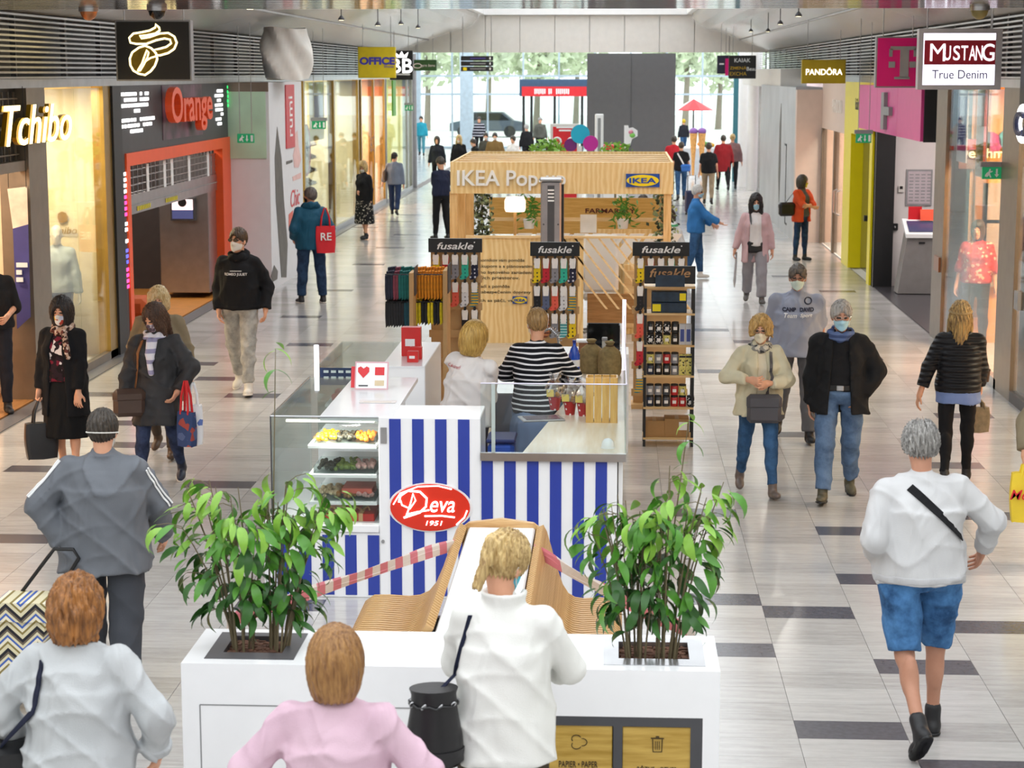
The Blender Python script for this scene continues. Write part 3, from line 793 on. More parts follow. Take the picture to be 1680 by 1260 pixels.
disp('brown_board', 1574, 228, 1611, 277, plain('brown_board', '5c3326', .5)); disp('red_board', 1574, 228, 1611, 246, plain('board_red2', '8a2030', .5), .025)
c = atY(1614, 251, YB); lettering('Deichma', plain('cream_letter', 'f4ead2', .4), w7, (c.x, YB - .06, c.z), (1, 0, 0), UPV, width=.7, height=.13, bold=.05)
disp('white_shelf', 1600, 360, 1650, 366, M['white'], .03); disp('floor_mirror', 1612, 300, 1640, 470, plain('mirror_grey', 'b4bcc2', .12, .6), .03); disp('amber_post', 1605, 150, 1612, 520, plain('amber_dark', '8a5a2a', .5), .03)
for px, py, r, col in ((1622, 236, .16, 'a0186f'), (1655, 228, .14, '1f8f9a')):
    c = atY(px, py, YB); struct('round_decal', MB().tube([(c.x, YB - .05, c.z), (c.x, YB - .03, c.z)], r, 20), plain('decal_' + col, col, .5), w7)
struct('maroon_band', MB().box(WR + .2, WR + .24, r2 - 1.4, r2 - .9, 2.3, 3.4), plain('maroon', '6a1626', .5), w7)
struct('poster_blue', MB().box(WR + .1, WR + .12, r2 - .75, r2 - .05, 2.45, 3.38), plain('striped_poster', 'd9dcec', .5), w7)
for k in range(5): struct('poster_stripe', MB().box(WR + .085, WR + .099, r2 - .7 + k * .12, r2 - .66 + k * .12, 2.6, 3.3), plain('violet_stripe', '6b67b8', .5), w7)

# recess beside the phone counter
rc = struct('wall_recess', MB().box(WR - .02, WR + 2.6, r4, r4 + .1, 0, 3.44), plain('recess_white', 'd9d4d2', .5, var=.02))
struct('wall_recess_side', MB().box(WR + 2.5, WR + 2.6, r3, r4, 0, 3.44), plain('recess_white', 'd9d4d2', .5, var=.02))
struct('wall_recess_near', MB().box(WR + .1, WR + 2.6, r3, r3 + .1, 0, 3.44), plain('recess_white', 'd9d4d2', .5, var=.02))
struct('floor_recess', MB().box(WR, WR + 2.5, r3, r4, -.01, .006), plain('charcoal_floor', '4a474a', .25, var=.1))
struct('ceiling_recess', MB().box(WR, WR + 2.5, r3, r4, 3.4, 3.44), M['white'])
struct('ceiling_lamp', MB().box(WR + .9, WR + 1.7, 29.75, 32.25, 3.37, 3.4), M['white']); area_light('recess_light', (WR + 1.3, 31, 3.36), .8, 2.5, 60, (1, .93, .88))  # unseen lamp panel, added so the recess light has a fixture
a, b = atY(1487, 278, r4), atY(1528, 337, r4)
nb = thing('notice_board', 'framed grey notice board of small print on recess wall', 'notice board', ((a.x + b.x) / 2, r4, b.z))
MB().box(a.x, b.x, r4 - .03, r4 - .003, b.z, a.z).build('frame', M['grey'], nb)
MB().box(a.x + .03, b.x - .03, r4 - .035, r4 - .03, b.z + .03, a.z - .03).build('sheet', plain('notice_sheet', 'b9aeb4', .5), nb)
for i in range(4):
    for j in range(9):
        MB().box(a.x + .05 + i * .1, a.x + .12 + i * .1, r4 - .037, r4 - .035, b.z + .07 + j * .055, b.z + .09 + j * .055).build('print_line', M['grey'], nb)
bx = thing('switch_box', 'small dark switch box on the recess wall', 'switch', (atY(1478, 306, r4).x, r4, 1.4))
p = atY(1478, 310, r4); MB().box(p.x - .05, p.x + .05, r4 - .04, r4 - .002, p.z - .06, p.z + .06, .01).build('plate', M['offwhite'], bx); MB().box(p.x - .025, p.x + .025, r4 - .05, r4 - .04, p.z, p.z + .05).build('button', M['black'], bx)
bx = thing('lock_box', 'black lock box low on the recess wall', 'lock', (atY(1467, 372, r4).x, r4, .8))
p = atY(1467, 372, r4); MB().box(p.x - .06, p.x + .06, r4 - .05, r4 - .002, p.z - .06, p.z + .06, .01).build('case', M['black'], bx); MB().ball((p.x, r4 - .06, p.z), .02).build('dial', M['steel'], bx)
# self-service terminal
t0 = G(1508, 462); ty = 32.2
tx = atY(1508, 440, ty).x
tm = thing('self_service_terminal', 'grey self-service terminal with sloping screen against the recess wall', 'terminal', (tx, ty, 0))
MB().prism([(-.34, .02), (.26, .02), (.26, 1.0), (-.2, 1.0)], (tx, ty, 0), (1, 0, 0), UPV, (0, .45, 0)).build('pedestal', plain('terminal_grey', '8a8684', .4), tm)
MB().prism([(0, 1.0), (.5, 1.22), (.5, 1.16), (0, .94)], (tx - .24, ty - .05, 0), (0, 1, 0), UPV, (.56, 0, 0)).build('console', M['white'], tm)
MB().prism([(.06, 1.035), (.4, 1.185), (.4, 1.19), (.06, 1.04)], (tx - .18, ty - .05, 0), (0, 1, 0), UPV, (.44, 0, 0)).build('screen', plain('screen_blue', '3a3f66', .2), tm)
MB().box(tx - .02, tx + .08, ty - .012, ty + .01, .84, .87).build('slot', M['black'], tm)
MB().box(tx - .14, tx + .08, ty + .42, ty + .44, 1.2, 1.42).build('red_card', M['red'], tm)
MB().prism([(0, 1.2), (.05, 1.38), (.06, 1.38), (.01, 1.2)], (tx + .04, ty + .3, 0), (0, 1, 0), UPV, (.24, 0, 0)).build('orange_flap', plain('flap_orange', 'f0522a', .4), tm)
# pink fascia box
fy0, fy1 = YR(1522), YR(1418)
pf = thing('pink_fascia', 'pink panelled fascia box with grey letter emblem over recess', 'sign', (WR, fy0, 2.65))
for k in range(3):
    a = fy0 + (fy1 - fy0) * k / 3; b = fy0 + (fy1 - fy0) * (k + 1) / 3
    MB().box(WR - .14, WR - .03, a + .006, b - .006, 2.65, 3.4).build('panel', M['pink'], pf)
MB().box(WR - .1, WR + .45, fy0 - .06, fy0, 2.64, 3.39).build('end_cap', M['black'], pf)
ym = YR(1463)
for y0_, y1_, z0, z1 in ((ym - .16, ym + .16, 2.72, 3.3), (ym - .75, ym - .16, 2.95, 3.08)):
    MB().box(WR - .2, WR - .14, y0_, y1_, z0, z1).build('emblem_bar', M['grey'], pf)
# black and yellow portal
struct('black_jamb', MB().box(WR - .02, WR + .3, r4 + .1, YR(1437), 0, 3.44), M['black'])
yp0, yp1 = YR(1433), YR(1386)
yf = struct('door_1', MB().box(WR - .05, WR + .25, yp1 - 1.1, yp1, 0, 3.44), M['yellow'])
struct('yellow_post', MB().box(WR - .05, WR + .25, yp0, yp0 + .35, 0, 2.5), M['yellow'], yf)
struct('yellow_lintel', MB().box(WR - .05, WR + .25, yp0, yp1 - 1.1, 2.5, 3.44), M['yellow'], yf)
lettering('kölnern', M['black'], yf, (WR - .06, yp0 + 2.0, 3.05), (0, -1, 0), UPV, width=.9)
struct('door_leaf', MB().box(WR + .18, WR + .22, yp0 + .35, yp1 - 1.1, 0, 2.5), plain('olive_glass', '6b6436', .15), yf)
struct('door_stile', MB().box(WR + .15, WR + .2, (yp0 + yp1) / 2 - .45, (yp0 + yp1) / 2 - .33, 0, 2.5), M['yellow'], yf)
for y in ((yp0 + yp1) / 2 - .7, (yp0 + yp1) / 2 - .1): struct('door_handle', MB().box(WR + .1, WR + .18, y, y + .12, .95, 1.05), M['black'], yf)
# peach shop with double doors, then hoarding and silver panel
W_ = plain('letter_cream', 'f6efe6', .5); d0, d1 = yp1, 42.2
dr = struct('door_2', MB().box(WR - .02, WR + .1, d0, d1, 2.45, 3.44), M['peach'])
for y in (d0, d0 + 1.9, d1 - .15): struct('door_frame', MB().box(WR - .03, WR + .08, y, y + .13, 0, 2.45), M['bronze'], dr)
pane('right', d0 + .13, d0 + 1.9, .05, 2.45, dr, 2); pane('right', d0 + 2.03, d1 - .15, .05, 2.45, dr, 1)
shop_room('jewel_shop', 'right', d0 + .05, d1, 1.8, plain('rose_wall', 'eac8b4', .5), M['offwhite'], 90, (1, .9, .8))
for y in (d0 + .75, d0 + 1.2):
    struct('pull_handle', MB().tube([(WR - .02, y, .85), (WR - .09, y, .88), (WR - .09, y, 1.3), (WR - .02, y, 1.33)], .018, 8), M['steel'], dr)
lettering('PANDORA', W_, dr, (WR - .03, d0 + 1.5, 2.95), (0, -1, 0), UPV, width=1.7, height=.26, bold=0)
ph2 = struct('wall_peach_hoarding', MB().box(3.86, WR, d1, d1 + .3, 0, 3.25), M['peach'])
sil = struct('wall_silver', MB().box(3.86, WR + .1, d1 + .3, 52.5, 0, 3.3), plain('silver_panel', 'b6b8bc', .35, .2, var=.12, scale=1.2))
for (ya, za, yb, zb) in ((44.5, .25, 44.5, 2.0), (44.5, 2.0, 44.9, 2.0), (44.5, .25, 44.1, .25)):
    struct('scribble', MB().box(3.85, 3.862, min(ya, yb) - .03, max(ya, yb) + .03, min(za, zb) - .02, max(za, zb) + .02), M['black'], sil)
struct('smear', MB().prism([(46.2, .6), (46.5, 1.2), (46.45, 2.4), (46.1, 2.9), (46.0, 1.6)], (3.852, 0, 0), (0, 1, 0), UPV, (.01, 0, 0)), M['paint_dark'], sil)
struct('header_right', MB().box(3.9, WR + .1, 47, 61, 3.25, 3.7), M['offwhite'])
shop_room('far_right', 'right', 52.7, 60.8, 2.4, plain('mixed_wall', 'cdb8b8', .6, var=.5, scale=.8), M['white'], 220, (1, .97, .93))
w8 = struct('window_8', MB().box(WR - .03, WR + .04, 52.6, 60.8, 0, .1), M['grey'])
for y in (52.7, 54.6, 56.8, 60.6): upright('right', y, y + .18, 3.3, M['grey'], w8)
pane('right', 52.8, 60.7, .1, 3.25, w8, 3)
struct('orange_counter', MB().box(WR + .4, WR + .7, 54.9, 56.6, 0, 1.4), M['orange'], w8)
for px, r in ((1226, .3), (1237, .22)):
    Y = 63 if px < 1230 else 61.4
    p = atY(px, 220, Y); struct('pillar_white', MB().lathe([(r, 0), (r, 4.4)], (p.x, Y, 0), 20), M['white'], smooth=True)
struct('wall_teal', MB().box(atY(1203, 200, 66).x, atY(1216, 200, 66).x, 66, 66.3, 0, 3.6), plain('teal_panel', '2f6a74', .35))
# ------------------------------------------------------------------ hanging signs, exit signs, ceiling spots
def sign_box(name, label, px0, py0, px1, py1, Y, mat, group=None, th=.14, frame=None, hang=True, cat='sign'):
    a, b = atY(px0, py0, Y), atY(px1, py1, Y)
    t = thing(name, label, cat, ((a.x + b.x) / 2, Y, b.z), group=group)
    MB().box(a.x, b.x, Y, Y + th, b.z, a.z, .006).build('casing', frame or mat, t)
    MB().box(a.x + .02, b.x - .02, Y - .006, Y, b.z + .02, a.z - .02).build('face', mat, t)
    if hang:
        for x in (a.x + .1, b.x - .1): MB().tube([(x, Y + th / 2, a.z - .01), (x, Y + th / 2, max(a.z + .02, soffit_z(x)))], .008, 6).build('hanger', M['steel'], t)
    return t, a, b
def sline(px, py, Y): return atY(px, py, Y)
FRONT = ((1, 0, 0), (0, 0, 1))
# coffee bean sign
Y = 23.6
t, a, b = sign_box('hanging_sign', 'black square hanging sign with gold glowing coffee bean and steam outline', 188, 33, 315, 133, Y, M['black'], frame=plain('sign_edge', '8d8d90', .4))
def px_path(pts): return [tuple(atY(x, y, Y - .012)) for x, y in pts]
bean_px = [(228, 78), (238, 75), (248, 79), (256, 87), (258, 97), (254, 108), (247, 117), (238, 123), (228, 121), (219, 116), (214, 107), (213, 96), (217, 86)]
steam_px = [(212, 62), (219, 55), (232, 53), (246, 50), (255, 45), (255, 40), (261, 45), (262, 50), (255, 55), (240, 58), (229, 59), (232, 63), (245, 61), (262, 55), (276, 54), (286, 60), (290, 70), (286, 80), (276, 87), (262, 91), (257, 90), (252, 82), (262, 80), (273, 77), (281, 71), (279, 65), (270, 63), (256, 66), (240, 72), (224, 72), (214, 70)]
for nm, pts in (('bean', bean_px), ('steam', steam_px)):
    v = [atY(x, y, Y - .008) for x, y in pts]
    MB().prism([(p.x, p.z) for p in v], (0, Y - .008, 0), (1, 0, 0), (0, 0, 1), (0, -.004, 0)).build(nm + '_fill', plain('sign_gold', '7a6410', .35, .3, var=.25, scale=8), t)
    MB().tube(px_path(pts), .013, 6, closed=True).build(nm + '_outline', M['neon'], t)
MB().tube(px_path([(226, 116), (233, 104), (238, 90), (241, 82), (244, 86), (242, 94), (236, 106), (230, 116), (226, 116)]), .011, 6).build('bean_fold', M['neon'], t)
MB().tube(px_path([(238, 101), (247, 95), (257, 92)]), .011, 6).build('bean_fold', M['neon'], t)
# yellow shoe-shop sign
Y = 41
t, a, b = sign_box('hanging_sign', 'mustard yellow hanging sign with blue capital letters on left shop row', 587, 77, 649, 128, Y, plain('sign_yellow', 'd2ba12', .4))
c = atY(619, 100, Y); lettering('OFFICE', plain('sign_blue', '3a35a5', .4), t, (c.x, Y - .012, c.z), *FRONT, width=.74, height=.16, bold=.12)
c = atY(638, 109, Y); lettering('Shoes', plain('sign_blue', '3a35a5', .4), t, (c.x, Y - .012, c.z), *FRONT, width=.2, height=.05)
Y = 47
t, a, b = sign_box('hanging_sign', 'black hanging sign with white crown and two block letters', 639, 83, 677, 131, Y, M['black'])
c = atY(659, 108, Y); lettering('BB', M['led'], t, (c.x, Y - .012, c.z), *FRONT, width=.52, height=.34, bold=.03)
c = atY(659, 91, Y); MB().prism([(-.12, -.05), (.12, -.05), (.16, .08), (.06, .0), (0, .1), (-.06, .0), (-.16, .08)], (c.x, Y - .012, c.z), (1, 0, 0), UPV, (0, .005, 0)).build('crown', M['led'], t)
c = atY(659, 122, Y); MB().box(c.x - .2, c.x + .2, Y - .014, Y - .008, c.z - .02, c.z + .02).build('print_line', M['white'], t)
Y = 54
t, a, b = sign_box('hanging_sign', 'small dark green hanging sign with white emblem', 679, 98, 716, 116, Y, plain('sign_green', '2c5a2a', .5))
c = atY(703, 108, Y); lettering('pre ženu', M['white'], t, (c.x, Y - .012, c.z), *FRONT, width=.35)
c = atY(685, 108, Y); MB().tube([(c.x + .11 * math.cos(k), Y - .012, c.z + .06 * math.sin(k)) for k in np.linspace(0, 2 * PI, 13)[:-1]], .014, 6, closed=True).build('emblem_ring', M['white'], t)
Y = 53
a, b = atY(756, 92, Y), atY(809, 118, Y)
t = thing('direction_sign', 'three black stacked wayfinding boards hanging under the ceiling', 'sign', ((a.x + b.x) / 2, Y, b.z))
for k in range(3):
    z = a.z - k * (a.z - b.z) / 3; h = (a.z - b.z) / 3 - .02
    bd = MB().box(a.x, b.x, Y, Y + .06, z - h, z).build('board', M['black'], t)
    MB().box(b.x - .1, b.x - .06, Y - .004, Y, z - h + .03, z - .03).build('arrow', M['white'], bd)
    MB().box(a.x + .25, b.x - .2, Y - .004, Y, z - h / 2 - .015, z - h / 2 + .015).build('print_line', M['grey'] if k else plain('violet_print', '4a3a8a', .5), bd)
    if k == 2: MB().box(a.x + .06, a.x + .16, Y - .004, Y, z - h + .02, z - .02).build('pictogram', M['yellow'], bd)
for x in (a.x + .05, b.x - .05): MB().tube([(x, Y + .03, b.z), (x, Y + .03, 5.1)], .012, 6).build('hanger', M['steel'], t)
# right row
Y = 50
t, a, b = sign_box('hanging_sign', 'black hanging sign with white and yellow exchange office lettering', 1196, 91, 1240, 129, Y, M['black'])
c = atY(1218, 99, Y); lettering('KAIAK', M['white'], t, (c.x, Y - .012, c.z), *FRONT, width=.4)
yl = plain('letter_gold', 'c9a01c', .4)
c = atY(1211, 111, Y); lettering('ZMENÁ', yl, t, (c.x, Y - .012, c.z), *FRONT, width=.42, height=.09)
c = atY(1211, 121, Y); lettering('EXCHA', yl, t, (c.x, Y - .012, c.z), *FRONT, width=.42, height=.09)
c = atY(1233, 113, Y); lettering('Beau', M['white'], t, (c.x, Y - .012, c.z), *FRONT, width=.24)
Y = 52
t, a, b = sign_box('hanging_sign', 'navy hanging sign with white pictogram tucked behind the exchange sign', 1177, 91, 1197, 121, Y, plain('sign_navy', '23243a', .5))
c = atY(1184, 105, Y); MB().box(c.x - .06, c.x + .06, Y - .012, Y - .006, c.z - .02, c.z + .02).build('pictogram', M['white'], t)
a, b = atY(1190, 96, Y), atY(1196, 124, Y); MB().box(a.x, b.x, Y - .03, Y - .01, b.z, a.z).build('magenta_strip', M['magenta'], t)
Y = 36.4
t, a, b = sign_box('hanging_sign', 'olive gold hanging sign with pale jewellery shop lettering', 1316, 98, 1387, 137, Y, plain('sign_olive', 'b79c12', .4))
c = atY(1352, 117, Y); lettering('PANDÖRA', M['led'], t, (c.x, Y - .012, c.z), *FRONT, width=.66, height=.13, bold=.0)
Y = 27.4
t, a, b = sign_box('hanging_sign', 'magenta hanging sign with large grey serif letter between squares', 1438, 60, 1508, 144, Y, M['magenta'], frame=M['grey'])
gm = plain('sign_silver', '9a9a9c', .4)
def pb(x0, y0, x1, y1, nm, m=gm):
    p, q = atY(x0, y0, Y), atY(x1, y1, Y); MB().box(p.x, q.x, Y - .016, Y - .006, q.z, p.z).build(nm, m, t)
pb(1461, 76, 1503, 82, 'letter_bar'); pb(1477, 82, 1490, 127, 'letter_stem'); pb(1467, 126, 1492, 130, 'letter_foot'); pb(1459, 80, 1464, 93, 'letter_serif'); pb(1499, 80, 1504, 93, 'letter_serif')
pb(1458, 101, 1468, 111, 'square'); pb(1492, 101, 1502, 111, 'square')
Y = 22.0
t, a, b = sign_box('hanging_sign', 'white lightbox hanging sign with red band and denim lettering', 1508, 47, 1641, 147, Y, glow('lightbox', 'eeeafa', 1.05), frame=plain('sign_frame', 'b9b4b6', .4))
# wide rim
MB().box(a.x, b.x, Y - .02, Y - .006, a.z - .05, a.z).build('rim', plain('sign_frame', 'b9b4b6', .4), t)
MB().box(a.x, b.x, Y - .02, Y - .006, b.z, b.z + .05).build('rim', plain('sign_frame', 'b9b4b6', .4), t)
MB().box(a.x, a.x + .05, Y - .02, Y - .006, b.z + .05, a.z - .05).build('rim', plain('sign_frame', 'b9b4b6', .4), t)
MB().box(b.x - .07, b.x, Y - .02, Y - .006, b.z + .05, a.z - .05).build('rim', plain('sign_frame', 'b9b4b6', .4), t)
pb(1517, 66, 1634, 106, 'red_band', plain('sign_red', 'a31028', .4))
W0 = glow('letter_glow', 'f4f2fa', .8)
xs = [1538, 1554, 1569, 1582, 1595, 1606, 1621]
for ch, px, w, h in zip('MUSTANG', xs, (.165, .074, .074, .074, .074, .074, .135), (.19, .16, .16, .16, .16, .16, .19)):
    c = atY(px, 86 if ch in 'MG' else 87, Y); lettering(ch, W0, t, (c.x, Y - .02, c.z), *FRONT, width=w, height=h, bold=0 if ch == 'M' else .02)
c = atY(1574, 122, Y); lettering('True Denim', plain('denim_ink', '2c2c5c', .5), t, (c.x, Y - .012, c.z), *FRONT, width=.6, height=.095, bold=.0)
struct('edge_slab', MB().box(WR - .05, WR + .05, 20.5, 21.6, 3.2, 4.2), M['black'])
# emergency exit signs
eg = plain('exit_green', '0d7a4a', .4)
def exit_sign(px, py, w, h, Y, label, plate=True):
    a, b = atY(px - w / 2, py - h / 2, Y), atY(px + w / 2, py + h / 2, Y)
    t = thing('exit_sign', label, 'exit sign', ((a.x + b.x) / 2, Y, b.z))
    MB().box(a.x, b.x, Y, Y + .04, b.z, a.z, .004).build('face', glow('exit_glow', '0f7a4c', .5), t)
    W, Hh = b.x - a.x, a.z - b.z; c = ((a.x + b.x) / 2, Y - .006)
    run = [(-.42, -.1), (-.36, .02), (-.28, .1), (-.24, .3), (-.18, .26), (-.2, .12), (-.1, .16), (-.1, .08), (-.22, .02), (-.2, -.1), (-.14, -.3), (-.2, -.32), (-.26, -.14), (-.32, -.26), (-.44, -.24)]
    MB().prism([(x * W * .9, z * Hh * 1.2) for x, z in run], (c[0], Y - .006, (a.z + b.z) / 2), (1, 0, 0), UPV, (0, .004, 0)).build('running_figure', M['white'], t)
    MB().prism([(-.02, .35), (.06, .35), (.06, -.1), (.12, -.1), (.02, -.36), (-.08, -.1), (-.02, -.1)], (c[0] + .06 * W, Y - .006, (a.z + b.z) / 2), (W * .9, 0, 0), (0, 0, Hh), (0, .004, 0)).build('arrow', M['white'], t)
    MB().box(c[0] + W * .3, c[0] + W * .44, Y - .006, Y - .002, b.z + Hh * .15, a.z - Hh * .15).build('door_symbol', M['white'], t)
    if plate: MB().box(a.x - .02, b.x + .02, Y, Y + .08, a.z, a.z + Hh * .42).build('lamp_housing', M['grey'], t)
    for x in (a.x + W * .15, b.x - W * .15): MB().tube([(x, Y + .03, a.z), (x, Y + .03, soffit_z(x))], .006, 5).build('hanger', M['steel'], t)
exit_sign(403, 227, 28, 15, 31.8, 'green emergency exit sign beside the white hoarding', False)
exit_sign(523, 205, 23, 13, 38.5, 'green emergency exit sign before the shoe shop window')
exit_sign(671, 177, 14, 9, 58.5, 'small green emergency exit sign by the grey round pillar')
exit_sign(1417, 227, 25, 15, 31.5, 'green emergency exit sign at the yellow portal')
exit_sign(1632, 284, 40, 20, 22.6, 'large green emergency exit sign before amber shop window')
# spotlights under the soffits
for px, py, Y in ((410, 15, 22), (560, 33, 30), (658, 40, 36), (686, 46, 40), (1260, 52, 40), (1280, 40, 33), (1310, 27, 28), (620, 42, 34), (1232, 52, 45)):
    p = atY(px, py, Y)
    t = thing('ceiling_spot', 'small round spotlight set in the sloping metal ceiling', 'spotlight', tuple(p), group='spots in the metal soffits')
    MB().lathe([(.045, 0), (.05, .02), (.03, .05), (.008, .07), (.008, .5)], tuple(p), 14).build('housing', M['dgrey'], t, smooth=True)
    area_light('spot_light', (p.x, p.y, p.z - .02), .1, .1, 6, (1, .95, .86))
    MB().lathe([(.036, -.004), (.036, 0)], tuple(p), 14).build('lens', glow('spot_glow', 'fff2c8', 2.0), t)
for px, py, Y, lab in ((145, 5, 16.8, 'brass dome camera under the polished bridge ceiling'), (257, 3, 16.6, 'dark glossy dome camera under the polished bridge ceiling'), (1607, 22, 16.9, 'olive dome detector under the polished bridge ceiling')):
    p = atY(px, py, Y)
    t = thing('dome_camera', lab, 'camera', (p.x, Y, 4.15))
    c = {'b': plain('copper_dome', 'b8794e', .25, .5), 'd': M['black_gloss'], 'o': plain('olive_dome', '8b8250', .4)}[lab[0]]
    MB().lathe([(.075, 0), (.075, -.03), (.062, -.07), (.03, -.098), (.008, -.104)][::-1], (p.x, Y, 4.15), 18).build('dome', c, t, smooth=True)
    MB().lathe([(.085, -.03), (.085, 0)], (p.x, Y, 4.15), 18).build('mount_ring', M['steel'], t, smooth=True)
# ------------------------------------------------------------------ figures: smooth bodies and garments grown from distance fields
def surfnet(fn, lo, hi, h):
    lo = np.array(lo, float) - 2 * h; n = np.ceil((np.array(hi, float) + 2 * h - lo) / h).astype(int) + 1
    ax = [(lo[i] + h * np.arange(n[i])).astype(np.float32) for i in range(3)]
    V = fn(*np.meshgrid(*ax, indexing='ij', sparse=False)).astype(np.float32)
    s = V < 0
    c = np.zeros(tuple(n - 1), np.int8)
    for i in (0, 1):
        for j in (0, 1):
            for k in (0, 1): c += s[i:n[0] - 1 + i, j:n[1] - 1 + j, k:n[2] - 1 + k]
    act = (c > 0) & (c < 8); I = np.array(np.nonzero(act)); N = I.shape[1]
    if N == 0: return np.zeros((0, 3)), np.zeros((0, 4), int)
    ids = -np.ones(act.shape, np.int64); ids[act] = np.arange(N)
    pos = np.zeros((N, 3)); cnt = np.zeros(N)
    for a in range(3):
        b, d = [q for q in range(3) if q != a]
        for u in (0, 1):
            for w in (0, 1):
                o = [0, 0, 0]; o[b] = u; o[d] = w; o2 = list(o); o2[a] = 1
                va = V[I[0] + o[0], I[1] + o[1], I[2] + o[2]]; vb = V[I[0] + o2[0], I[1] + o2[1], I[2] + o2[2]]
                m = (va < 0) != (vb < 0); t = np.where(m, va / np.where(m, va - vb, 1), 0)
                p = np.zeros((N, 3)); p[:, b] = u; p[:, d] = w; p[:, a] = t
                pos += p * m[:, None]; cnt += m
    pos = lo + h * (I.T + pos / cnt[:, None])
    Q = []
    for a in range(3):
        b, d = (a + 1) % 3, (a + 2) % 3
        sl = [slice(1, -1)] * 3; sl[a] = slice(0, None)
        A = np.moveaxis(s, (a, b, d), (0, 1, 2)); D = np.moveaxis(ids, (a, b, d), (0, 1, 2))
        m = A[:-1] != A[1:]; m[:, 0, :] = False; m[:, :, 0] = False; m[:, -1, :] = False; m[:, :, -1] = False
        i, j, k = np.nonzero(m); fl = A[:-1][i, j, k]
        q = np.stack([D[i, j - 1, k - 1], D[i, j, k - 1], D[i, j, k], D[i, j - 1, k]], 1)
        q[~fl] = q[~fl][:, ::-1]; Q.append(q)
    return pos, np.concatenate(Q)

def vlen(x, y, z): return np.sqrt(x * x + y * y + z * z)
def cap(P, a, b, r1, r2):
    ax, ay, az = a; dx, dy, dz = b[0] - ax, b[1] - ay, b[2] - az; L = dx * dx + dy * dy + dz * dz + 1e-9
    t = np.clip(((P[0] - ax) * dx + (P[1] - ay) * dy + (P[2] - az) * dz) / L, 0, 1)
    return vlen(P[0] - ax - t * dx, P[1] - ay - t * dy, P[2] - az - t * dz) - (r1 + (r2 - r1) * t)
def ell(P, c, r):
    x, y, z = (P[0] - c[0]), (P[1] - c[1]), (P[2] - c[2])
    k0 = vlen(x / r[0], y / r[1], z / r[2]); k1 = vlen(x / r[0] ** 2, y / r[1] ** 2, z / r[2] ** 2) + 1e-9
    return k0 * (k0 - 1) / k1
def smin(a, b, k):
    h = np.clip(0.5 + 0.5 * (b - a) / k, 0, 1); return b + (a - b) * h - k * h * (1 - h)
def rot(P, R, o): # world -> frame with rows of R as axes
    x, y, z = P[0] - o[0], P[1] - o[1], P[2] - o[2]
    return (R[0][0] * x + R[0][1] * y + R[0][2] * z, R[1][0] * x + R[1][1] * y + R[1][2] * z, R[2][0] * x + R[2][1] * y + R[2][2] * z)
def Rx(a): c, s = math.cos(a), math.sin(a); return np.array([[1, 0, 0], [0, c, -s], [0, s, c]])
def Ry(a): c, s = math.cos(a), math.sin(a); return np.array([[c, 0, s], [0, 1, 0], [-s, 0, c]])
def Rz(a): c, s = math.cos(a), math.sin(a); return np.array([[c, -s, 0], [s, c, 0], [0, 0, 1]])
D2R = PI / 180
SKIN = skinm('skin_light', 'e0ab8c'); SKIN_T = skinm('skin_tanned', 'c4937a'); EYE = plain('eye_dark', '2c221e', .3); LIP = plain('lip', 'b06a5c', .5)
BROW = plain('brow', '5a4433', .8)
MASK_B = cloth('mask_blue', 'a6d4e6', 'c2e2ee', fold=.6); MASK_W = cloth('mask_white', 'e9e6df', 'd6d2ca', fold=.6)
BLK = cloth('cloth_black', '1a1a1d', '121214'); SHOE_B = plain('shoe_black', '1c1c1f', .5); SHOE_W = plain('shoe_offwhite', 'dcd6cc', .6)

